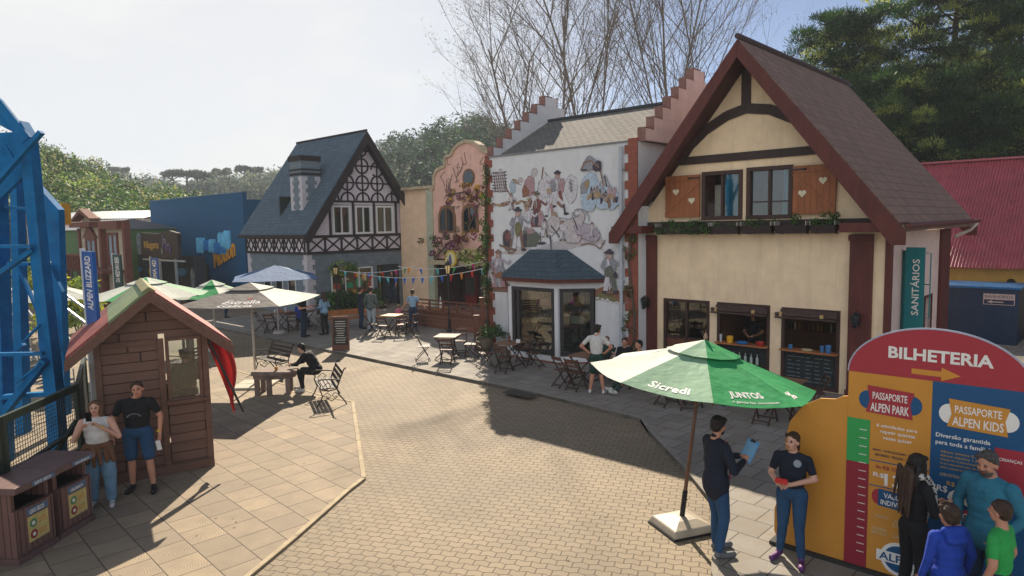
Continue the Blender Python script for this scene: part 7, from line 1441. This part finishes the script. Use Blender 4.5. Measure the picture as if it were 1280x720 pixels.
    # legs
    for S_, sg in (('R', 1), ('L', -1)):
        hi, kn, an, to = D['hi'+S_], D['kn'+S_], D['an'+S_], D['to'+S_]; lf = 1+(f_-1)*.7
        if short: kk = hi.lerp(kn, .82); Cc(hi, kk, .095*lf, .082*lf, 'bot', .004); Cc(kk, kn, .066, .056, 'skin'); Cc(kn, kn.lerp(an, .4), .056, .056, 'skin'); Cc(kn.lerp(an, .4), an, .055, .036, 'skin')
        else: wd = 1.45 if bot == 'wide' else 1.; Cc(hi, kn, .098*lf, .068*lf*wd, 'bot'); Cc(kn, kn.lerp(an, .35), .066*wd, .066*wd, 'bot'); Cc(kn.lerp(an, .35), an+(kn-an)*.08, .064*wd, .05*wd*1.05, 'bot')
        heel = an+Vector((0, -.02, -.045))*s_; Cc(heel, to, .040, .036, 'shoe'); Cc(heel.lerp(to, .5)+Vector((0, 0, -.008)), to, .044, .042, 'shoe'); Cc(an, heel.lerp(to, .35), .04, .04, 'shoe')
    CM = {'black': cm('black', '15161a'), 'navy': cm('navy', '141c2c'), 'jeans': cm('denim', '24486a'), 'jeansd': cm('dark_denim', '1b2e44'), 'wide': cm('light_denim', '6c8fa8'), 'white': cm('white', 'c9c6c0'), 'darkblue': cm('dark_blue', '1a2a44'), 'teal': cm('teal', '2a6f86'), 'blue': cm('royal_blue', '1d3fa0'), 'green': cm('bright_green', '2a9a4a'), 'grey': cm('grey_green', '4b5553'), 'darkgreen': cm('dark_green', '1d3a30'), 'lightblue': cm('pale_blue', '7797b0'), 'khaki': cm('pale_grey', '8f9aa3'), 'pink': cm('pink', 'b9607a'), 'patterned': cm('speckled', '6b5f4c'), 'bw': cm('black_white', '8a8a88'), 'maroon': cm('maroon', '5c2430')}
    SH = {'white': mat('shoe_white', 'c4c2bc', .6, .1, 12), 'black': mat('shoe_black', '17181c', .5, .1, 12), 'grey': mat('shoe_grey', '5d5f63', .6, .15, 12), 'purple': mat('shoe_purple', '5c2f66', .6, .3, 12)}
    hm = hairm or HAIRD; body = remeshed('body', P_, [CM[top], CM[bot], sk, SH[shoe], EYE, hm, LIP, CM['bw']], ['top', 'bot', 'skin', 'shoe', 'eye', 'hair', 'lip', 'skirt'], t, vox)
    Hp = []; hE = lambda c, r, rot=hr: Hp.append(('e', tuple(Hd(*c)), tuple(v*s_*hs for v in r), rot, 'hair')); hC = lambda a, c, ra, rb: Hp.append(('c', tuple(Hd(*a)), tuple(Hd(*c)), ra*s_*hs, rb*s_*hs, 'hair'))
    if hair != 'bald':
        hE((0, -.022, .048), (.083, .092, .088)); hE((0, -.045, -.0), (.078, .062, .075)); hC((-.06, .035, .088), (.06, .035, .088), .027, .027); hC((-.074, .01, .05), (-.074, -.03, -.0), .018, .015); hC((.074, .01, .05), (.074, -.03, 0), .018, .015)
        if hair == 'long':
            for x in (-.07, -.035, 0, .035, .07): hC((x, -.055, 0), (x*1.3, -.10, -.2), .034, .03); hC((x*1.3, -.10, -.2), (x*1.1, -.105, -.36), .03, .014)
            for sx in (-1, 1): hC((sx*.08, .0, .03), (sx*.092, .0, -.14), .026, .024); hC((sx*.092, 0, -.14), (sx*.10, .03, -.30), .024, .012)
        if hair == 'tail': hE((0, -.10, .03), (.035, .035, .035)); hC((0, -.12, .02), (0, -.15, -.14), .032, .014)
        if hair == 'shoulder':
            for sx in (-1, 1): hC((sx*.08, .0, .04), (sx*.09, .01, -.13), .026, .024)
            for x in (-.05, 0, .05): hC((x, -.07, 0), (x*1.2, -.085, -.16), .034, .026)
        remeshed('hair', Hp, [hm], ['hair'], t, max(vox*.8, .007), 1, .0016)
    return t, D
def aim(pa, pb): return math.degrees(math.atan2(pb[0]-pa[0], pb[1]-pa[1]))
def held(parent_t, name, lab, cat, lp_, build, rz=None, tilt=None):
    """thing held by a person: placed in world space at the person's local point"""
    o = parent_t; a = o.rotation_euler[2]; v = Matrix.Rotation(a, 4, 'Z') @ Vector(lp_); t = thing(name, lab, cat, (o.location[0]+v.x, o.location[1]+v.y, o.location[2]+v.z), a if rz is None else rz)
    if tilt: t.rotation_euler = (tilt[0], tilt[1], t.rotation_euler[2])
    build(t); return t
# man with clipboard (three quarter back, turned right)
MC, D = person('man in navy jacket and jeans holding a pale blue clipboard', (2.52, 8.30), 72, 1.80, 'navy', 'jeans', 'grey', hair='short', beard=True, sleeve='long', jacket=True, long_top=.10, vox=.0075, fat=1.04, look=-12, nod=-8, J=dict(elR=(.28, .06, 1.14), wrR=(.10, .32, 1.17), elL=(-.26, .08, 1.14), wrL=(-.02, .34, 1.20), hdR=(-.4, .9, .15), hdL=(.6, .8, .1), curR=(0, 0, 1), knR=(.11, .05, .5), anL=(-.11, .08, .09), toL=(-.10, .28, .035), knL=(-.10, .08, .5), hed=(0, .03, 1.62)))
def cb(t):
    b = MB(); b.box(-.11, .11, -.004, .004, -.15, .15); b.build('board', mat('pale_blue_board', '5fa0d6', .4, .05), t); b = MB(); b.box(-.04, .04, -.014, -.0045, .12, .155); b.build('clip', BLACKM, t); b = MB(); b.box(-.095, .095, -.007, -.0045, -.13, .11); b.build('paper', mat('bluish_paper', '7fb4e0', .6), t)
held(MC, 'clipboard', 'pale blue clipboard held by the man in the navy jacket', 'clipboard', (.03, .47, 1.30), cb, tilt=(R(-30), 0))
b = MB(); b.tube([(.03, .145, 1.46), (.045, .16, 1.25), (.06, .165, .98)], .010, 5); b.tube([(.22, .02, 1.45), (.25, .03, 1.2)], .008, 4); b.tube([(-.035, .15, 1.46), (-.04, .16, 1.25), (-.03, .165, .98)], .008, 5); b.build('jacket_piping', mat('red_piping', '9c2430', .6), MC)
# woman in navy tee
WN, D = person('laughing woman in navy t-shirt and jeans with a red case', (3.40, 8.10), -78, 1.64, 'navy', 'jeans', 'purple', skin=SKINL, hair='tail', hairm=HAIRB, sleeve='short', fat=1.12, vox=.0075, look=14, J=dict(elR=(.27, .02, 1.16), wrR=(.10, .24, 1.10), elL=(-.28, .0, 1.17), wrL=(-.06, .26, 1.13), hdR=(-.9, .4, .1), hdL=(.9, .3, .05), hed=(0, .02, 1.62), anR=(.16, -.05, .09), toR=(.2, .14, .035), anL=(-.14, .03, .09), toL=(-.2, .21, .035)))
WN.rotation_euler[2] = R(140)
held(WN, 'spectacle_case', 'small bright red case in the hands of the laughing woman', 'case', (.02, .34, 1.12), lambda t: MB().box(-.07, .07, -.025, .025, -.03, .03).build('body', mat('bright_red_case', 'c22a26', .4), t, bevel=.01))
b = MB(); b.prism([(-.1+.045*math.cos(a), 1.30+.045*math.sin(a)) for a in [2*math.pi*i/16 for i in range(16)]], .128, .150); b.build('shirt_emblem', mat('pale_emblem', '8f98a3', .7), WN)
# selfie woman & man by the booth
SW, D = person('woman in white top with a jacket tied round her waist taking a selfie', (-6.55, 10.42), 160, 1.66, 'white', 'wide', 'white', skin=SKINL, hair='shoulder', hairm=HAIRF, sleeve='none', fat=1.22, vox=.008, z=.03, J=dict(elR=(.32, .06, 1.14), wrR=(.16, .24, 1.38), elL=(-.32, .06, 1.14), wrL=(-.07, .26, 1.40), hdR=(-.6, .35, .6), hdL=(.5, .35, .5), knL=(-.14, .03, .5), anL=(-.16, .08, .09), toL=(-.19, .26, .035), anR=(.12, .0, .09), toR=(.15, .18, .035)))
held(SW, 'smartphone', 'black smartphone held up by the woman in the white top', 'phone', (.02, .36, 1.50), lambda t: MB().box(-.04, .04, -.005, .005, -.08, .08).build('body', mat('phone_black', '0e0e12', .2), t, bevel=.004), tilt=(R(-15), 0))
held(SW, 'wristband', 'yellow wristband on the woman taking the selfie', 'wristband', (-.11, .205, 1.285), lambda t: MB().lathe([(.034, -.012), (.036, 0), (.034, .012)], (0, 0, 0), 12).build('band', mat('yellow_band', 'd8b52a', .5), t))
JT = cm('brown_jacket', '6b4a33'); pr = [('e', (0, 0, .96), (.225, .17, .07), None, 'j')]
for x, w_ in ((-.17, .05), (.17, .05), (-.1, .045), (.1, .045)): pr.append(('c', (x, .08, .93), (x*1.35, .13, .72), w_, w_*.7, 'j'))
pr += [('c', (-.04, .17, .95), (-.06, .19, .70), .035, .03, 'j'), ('c', (.04, .17, .95), (.03, .20, .68), .035, .03, 'j'), ('c', (-.12, -.12, .92), (-.14, -.15, .62), .07, .06, 'j'), ('c', (.12, -.12, .92), (.14, -.15, .62), .07, .06, 'j')]
remeshed('tied_jacket', pr, [JT], ['j'], SW, .012)
MK, D = person('smiling man in black t-shirt and denim shorts leaning beside the booth wall', (-6.24, 11.0), 165, 1.84, 'black', 'jeans', 'black', skin=SKIN, hair='short', hairm=HAIRB, sleeve='short', short=True, fat=1.28, vox=.008, z=.03, tilt=10, J=dict(hed=(-.05, .03, 1.61), elR=(.33, .02, 1.16), wrR=(.33, .1, .92), elL=(-.34, .0, 1.16), wrL=(-.33, .08, .90), anL=(-.20, .10, .09), toL=(-.23, .29, .035), knL=(-.16, .08, .5), anR=(.12, .0, .09), toR=(.16, .18, .035)))
b = MB()
for i in range(11): a = math.pi*(.15+.7*i/10); x = .11*math.cos(a); b.box(x-.006, x+.006, .150, .157, 1.235+.08*math.sin(a), 1.25+.08*math.sin(a))
b.build('shirt_print', mat('grey_print', '8b8b8b', .7), MK)
held(MK, 'wristband', 'yellow wristband on the man in denim shorts', 'wristband', (-.335, .075, .99), lambda t: MB().lathe([(.036, -.012), (.038, 0), (.036, .012)], (0, 0, 0), 12).build('band', MATS['yellow_band'], t))
held(MK, 'folded_leaflet', 'crumpled white leaflet in the hand of the man in denim shorts', 'leaflet', (-.36, .20, .78), lambda t: MB().bar((0, 0, -.08), (.02, .02, .08), .07, .012).build('paper', WHITEP, t))
# booth attendant seated inside
pk = K0+kx*-.28+kb*.45; SIT = dict(pel=(0, -.05, .62), wai=(0, -.05, .76), che=(0, -.02, .97), nek=(0, .0, 1.17), hed=(0, .02, 1.30), shR=(.175, 0, 1.10), shL=(-.175, 0, 1.10), elR=(.24, .04, .84), elL=(-.24, .04, .84), wrR=(.18, .25, .80), wrL=(-.18, .25, .80), hiR=(.09, -.02, .58), hiL=(-.09, -.02, .58), knR=(.12, .38, .58), knL=(-.12, .38, .58), anR=(.12, .40, .14), anL=(-.12, .40, .14), toR=(.13, .58, .1), toL=(-.13, .58, .1))
def sit(dz, **k): d = {a: (v[0], v[1], v[2]+dz) if a[:2] not in ('an', 'to') else v for a, v in SIT.items()}; d.update(k); return d
person('attendant in dark patterned top sitting inside the wooden booth behind the window', pk, -50, 1.72, 'patterned', 'black', 'black', hair='short', hairm=HAIRB, sleeve='long', vox=.012, z=.76, J=SIT, fat=1.15)
t = thing('stool', 'wooden stool inside the booth under the attendant', 'stool', pk, KA); b = MB(); b.box(-.18, .18, -.25, .15, 1.22, 1.26); b.build('seat', WOODR, t); [MB().box(x, x+.04, y, y+.04, .1, 1.22).build('leg', WOODR, t) for x in (-.17, .13) for y in (-.24, .1)]
# man on bench
person('man in black tracksuit and white trainers bent over on the iron bench', (-5.22, 17.66), -82, 1.76, 'black', 'black', 'white', skin=SKINL, hair='short', sleeve='long', vox=.010, z=.03, J=dict(pel=(0, -.02, .56), wai=(0, .03, .70), che=(0, .14, .88), nek=(0, .27, 1.04), hed=(0, .36, 1.13), shR=(.18, .20, .99), shL=(-.18, .20, .99), elR=(.2, .42, .74), elL=(-.2, .42, .74), wrR=(.06, .62, .70), wrL=(-.06, .62, .70), hiR=(.09, 0, .54), hiL=(-.09, 0, .54), knR=(.13, .42, .54), knL=(-.13, .40, .54), anR=(.12, .46, .09), anL=(-.14, .30, .09), toR=(.14, .65, .035), toL=(-.16, .49, .035)), nod=-22, fat=1.1, jacket=True)
# standing pair under the parasols
person('person in black top and dark jeans standing under the right edge of the grey parasol', (-8.18, 26.4), 100, 1.74, 'black', 'jeansd', 'black', hair='short', sleeve='short', vox=.014, J=dict(wrR=(.14, .3, 1.2), wrL=(-.14, .3, 1.22)))
person('person in pale blue jacket and black leggings standing under the grey parasol edge', (-7.5, 26.9), -60, 1.70, 'lightblue', 'black', 'black', hair='long', hairm=HAIRB, sleeve='long', vox=.014, jacket=True, J=dict(wrR=(.12, .3, 1.2), wrL=(-.14, .28, 1.1)))
person('man in grey green jacket and pale trousers standing behind the orange topped table', (-5.75, 27.5), 20, 1.82, 'grey', 'khaki', 'grey', hair='short', sleeve='long', vox=.014, jacket=True, fat=1.1)
person('person in dark clothes half hidden by the man in the grey green jacket', (-6.35, 28.3), 60, 1.74, 'navy', 'jeansd', 'black', hair='short', sleeve='long', vox=.014)
person('woman in pale blue top and jeans walking past the orange topped table', (-4.05, 27.5), 5, 1.68, 'lightblue', 'jeansd', 'grey', hair='tail', hairm=HAIRB, sleeve='short', vox=.014, J=dict(elR=(.30, .05, 1.18), wrR=(.46, .15, 1.0), elL=(-.3, .05, 1.18), wrL=(-.46, .1, .98), anL=(-.1, -.2, .16), toL=(-.1, -.05, .05), knL=(-.1, .0, .52)))
person('toddler in pink beside the walking woman', (-4.75, 28.2), -20, .98, 'pink', 'pink', 'white', hair='short', hairm=HAIRF, vox=.012, child=True, sleeve='long')
person('woman in dark jeans standing in the doorway of the half timbered shop', tcn+U*.25+B*4.95, -150, 1.74, 'black', 'jeansd', 'black', hair='shoulder', sleeve='short', vox=.014, z=.18, J=dict(wrR=(.05, .25, 1.45), elR=(.25, .15, 1.3)))
person('blue clothed person seated at the tables under the blue parasol', (-8.95, 28.35), 30, 1.7, 'blue', 'jeansd', 'black', hair='short', vox=.014, J=sit(-.16), sleeve='long', z=.075)
person('person in blue with white trousers far off before the dark shop', at(215, 396), 0, 1.7, 'blue', 'lightblue', 'white', hair='short', vox=.02, z=0); person('person in dark clothes walking in front of the blue hall', at(283, 398), 60, 1.72, 'black', 'jeansd', 'black', hair='short', vox=.02, z=0)
# white shirt man and his company
person('man in white t-shirt and dark shorts, hands on hips, back to the camera', (2.06, 16.6), 18, 1.74, 'white', 'darkgreen', 'white', skin=SKIN, hair='short', sleeve='short', short=True, vox=.010, fat=1.08, J=dict(elR=(.38, -.05, 1.2), wrR=(.19, .04, 1.02), elL=(-.38, -.05, 1.2), wrL=(-.19, .04, 1.02), hdR=(-.8, .3, -.3), hdL=(.8, .3, -.3), anL=(-.17, 0, .09), toL=(-.2, .18, .035), anR=(.17, 0, .09), toR=(.2, .18, .035), hed=(.03, .03, 1.62)), look=30)
person('child in dark green top sitting against the white wall', (2.55, 18.25), -170, 1.45, 'darkgreen', 'black', 'black', skin=SKIN, hair='short', hairm=HAIRF, sleeve='short', vox=.011, J=sit(-.02))
person('dark haired person sitting low behind the parasol edge near the drainpipe', (3.0, 18.05), -160, 1.55, 'black', 'jeansd', 'black', hair='short', sleeve='long', vox=.012, J=sit(-.14))
person('seated person with big white shoes by the left edge of the green parasol', (3.15, 16.75), -110, 1.72, 'black', 'darkgreen', 'white', hair='short', sleeve='long', vox=.012, J=sit(-.10, anR=(.14, .72, .12), anL=(-.1, .74, .1), toR=(.2, .9, .14), toL=(-.14, .92, .12)))
# vendor inside window
person('vendor with dark hair working inside the middle serving window of the chalet', hb+U*-2.55+B*1.0, -150, 1.7, 'black', 'black', 'black', hair='shoulder', sleeve='short', vox=.012, z=.1, J=dict(wrR=(.1, .35, 1.1), wrL=(-.1, .35, 1.1)))
# group at the ticket sign (lower right)
LH, D = person('woman with very long brown hair in black before the ticket sign', (4.28, 7.05), 80, 1.70, 'black', 'black', 'black', skin=SKINL, hair='long', hairm=HAIRD, sleeve='long', vox=.0075, J=dict(elR=(.24, .04, 1.16), wrR=(.12, .30, 1.20), elL=(-.24, .04, 1.16), wrL=(-.06, .32, 1.16), hed=(0, .03, 1.63), hdR=(-.2, .9, .0)), look=0)
rn = np.random.default_rng(5); pr = []
for i in range(22):
    x = rn.uniform(-.10, .10); z0 = 1.52+rn.uniform(-.05, .05); pr.append(('c', (x, -.10+rn.uniform(-.02, .02), z0), (x*1.25+rn.normal(0, .015), -.145+rn.uniform(-.02, .02), 1.08+rn.uniform(-.05, .12)), .024, .010, 'h'))
remeshed('hair_strands', pr, [HAIRB], ['h'], LH, .008, 2)
pr = [('c', (-.09, .05, 1.47), (-.07, .14, 1.36), .04, .04, 's'), ('c', (-.07, .14, 1.36), (-.06, .16, 1.15), .045, .05, 's'), ('c', (.09, .05, 1.47), (.07, .14, 1.36), .04, .04, 's'), ('c', (.07, .14, 1.36), (.06, .17, 1.12), .045, .05, 's'), ('c', (-.1, -.02, 1.49), (.1, -.02, 1.49), .04, .04, 's'), ('c', (-.06, .16, 1.15), (-.05, .18, .98), .045, .04, 's')]
m, t_, b_ = nodes_mat('black_white_scarf', .85); tcx = N_(t_, 'ShaderNodeTexCoord'); ck = N_(t_, 'ShaderNodeTexVoronoi'); ck.inputs['Scale'].default_value = 26; t_.links.new(tcx.outputs['Object'], ck.inputs['Vector'])
k_ = N_(t_, 'ShaderNodeMapRange', i1=.38, i2=.42); t_.links.new(ck.outputs['Distance'], k_.inputs[0]); t_.links.new(mixc(t_, k_.outputs[0], hexc('1a1a1c'), hexc('b9b5ae')), b_.inputs['Base Color'])
remeshed('scarf', pr, [m], ['s'], LH, .010)
TM, D = person('bearded man in teal hoodie at the right edge looking down', (4.84, 6.72), -115, 1.86, 'teal', 'jeansd', 'grey', skin=SKIN, hair='short', hairm=HAIRG, beard=True, sleeve='long', vox=.0075, fat=1.15, nod=-14, jacket=True, long_top=.06, J=dict(hed=(0, .05, 1.61), elR=(.30, -.02, 1.16), wrR=(.2, .14, .98), elL=(-.30, -.02, 1.16), wrL=(-.2, .15, .98)))
b = MB(); b.ell((0, .078, 1.50), (.045, .03, .035), 10); b.build('undershirt', cm('under_white', 'c4c8d0'), TM)
pr = [('c', (-.12, -.05, 1.50), (.12, -.05, 1.50), .05, .05, 'h'), ('c', (-.10, -.09, 1.46), (.10, -.09, 1.46), .06, .06, 'h'), ('c', (-.12, .0, 1.50), (-.03, .13, 1.44), .035, .025, 'h'), ('c', (.12, 0, 1.50), (.03, .13, 1.44), .035, .025, 'h')]; remeshed('hood', pr, [MATS['cloth_teal']], ['h'], TM, .011)
BB_, D = person('boy in royal blue hooded top seen from behind between the two adults', (4.17, 6.30), -5, 1.45, 'blue', 'jeansd', 'white', hair='short', hairm=HAIRB, sleeve='long', vox=.0075, child=True, jacket=True, fat=1.08)
s_ = 1.45/1.75; pr = [('c', (-.10*s_, -.07*s_, 1.49*s_), (.10*s_, -.07*s_, 1.49*s_), .055*s_, .055*s_, 'h'), ('c', (-.06*s_, -.11*s_, 1.40*s_), (.06*s_, -.11*s_, 1.40*s_), .07*s_, .07*s_, 'h')]; remeshed('hood', pr, [MATS['cloth_royal_blue']], ['h'], BB_, .010)
GB, D = person('teenager in bright green t-shirt at the bottom right corner seen from behind', (4.48, 6.05), -35, 1.6, 'green', 'jeansd', 'white', hair='short', hairm=HAIRB, sleeve='short', vox=.0075, fat=1.0)
SPLIT = {'bargeboard', 'brace', 'pillar', 'corner_post', 'post', 'stepped_gable_none', 'gable_lamp', 'side_window', 'ride_panel', 'gusset_plate', 'eave_box', 'door', 'bracket', 'sticker', 'quoin', 'painted_figure'}
rl = np.random.default_rng(9); n_ = 170; P_ = np.stack([rl.uniform(-9, 3.2, n_), rl.uniform(8, 24, n_), np.full(n_, .086)], 1); P_ = P_[[not (-8.4 < p[0] < -5.0 and 11.3 < p[1] < 15) for p in P_]]; n_ = len(P_)
an = rl.uniform(0, 6.28, n_); ca = np.stack([np.cos(an), np.sin(an), rl.uniform(0, .3, n_)], 1)*rl.uniform(.02, .04, n_)[:, None]; cb_ = np.stack([-np.sin(an), np.cos(an), rl.uniform(0, .3, n_)], 1)*.013
P_[:, 2] = np.where(P_[:, 0] < -2.5, .034, .006); P_[:, 2] = np.where(P_[:, 0]+P_[:, 1] > 17.4, .082, P_[:, 2])
tag(mesh_np('fallen_leaves', np.stack([P_-ca, P_+cb_, P_+ca, P_-cb_], 1).reshape(-1, 3), np.arange(4*n_).reshape(-1, 4), rl.integers(0, 2, n_), [MATS['dry_leaf'], MATS['dry_brown_leaf']]), 'scattered dry leaves on the paving', 'leaves', kind='stuff')
hb_ = MB(); hb_.box(-420, 420, -80, 365, -1.1, 70); hz_m = bpy.data.materials.new('haze_air'); hz_m.use_nodes = True; ht = hz_m.node_tree; ht.nodes.remove(ht.nodes['Principled BSDF'])
pv = ht.nodes.new('ShaderNodeVolumePrincipled'); pv.inputs['Density'].default_value = .0006; pv.inputs['Color'].default_value = (.80, .88, 1, 1); pv.inputs['Anisotropy'].default_value = .1
ht.links.new(pv.outputs[0], ht.nodes['Material Output'].inputs['Volume']); tag(hb_.build('haze', hz_m), kind='stuff')
for o in list(bpy.data.objects):
    if o.type == 'MESH' and len(o.data.vertices) == 0: bpy.data.objects.remove(o)
def split_pieces(o, gap=.02):
    """parts that are several separate pieces become one object each"""
    me = o.data; n = len(me.vertices); par = list(range(n))
    def fd(a):
        while par[a] != a: par[a] = par[par[a]]; a = par[a]
        return a
    for e in me.edges: a, c = fd(e.vertices[0]), fd(e.vertices[1]); par[a] = c
    roots = [fd(i) for i in range(n)]; ids = {r: k for k, r in enumerate(dict.fromkeys(roots))}; lab = np.array([ids[r] for r in roots]); co = np.empty(n*3); me.vertices.foreach_get('co', co); co = co.reshape(-1, 3)
    bb = [(co[lab == k].min(0)-gap/2, co[lab == k].max(0)+gap/2) for k in range(len(ids))]; g = list(range(len(ids)))
    def fg(a):
        while g[a] != a: a = g[a]
        return a
    for i in range(len(bb)):
        for j in range(i):
            if (bb[i][0] < bb[j][1]).all() and (bb[j][0] < bb[i][1]).all(): g[fg(i)] = fg(j)
    gr = np.array([fg(k) for k in range(len(bb))])[lab]; ks = sorted(set(gr))
    if len(ks) < 2: return
    polys = [(tuple(p.vertices), p.material_index, p.use_smooth) for p in me.polygons]
    for q, k in enumerate(ks):
        idx = np.where(gr == k)[0]; mp_ = {int(v): i for i, v in enumerate(idx)}; P_ = [(tuple(mp_[v] for v in f), m_, sm) for f, m_, sm in polys if f[0] in mp_]
        m2 = bpy.data.meshes.new(me.name); m2.from_pydata([tuple(co[i]) for i in idx], [], [p[0] for p in P_])
        for m_ in me.materials: m2.materials.append(m_)
        m2.polygons.foreach_set('material_index', [p[1] for p in P_]); m2.polygons.foreach_set('use_smooth', [p[2] for p in P_]); m2.update()
        if q == 0: o.data = m2
        else:
            c = o.copy(); c.data = m2; COL.objects.link(c)
            for ch in []: pass
for o in list(bpy.data.objects):
    st = o.name.split('.')[0]
    if o.type == 'MESH' and o.parent and not o.children and st in SPLIT: split_pieces(o)
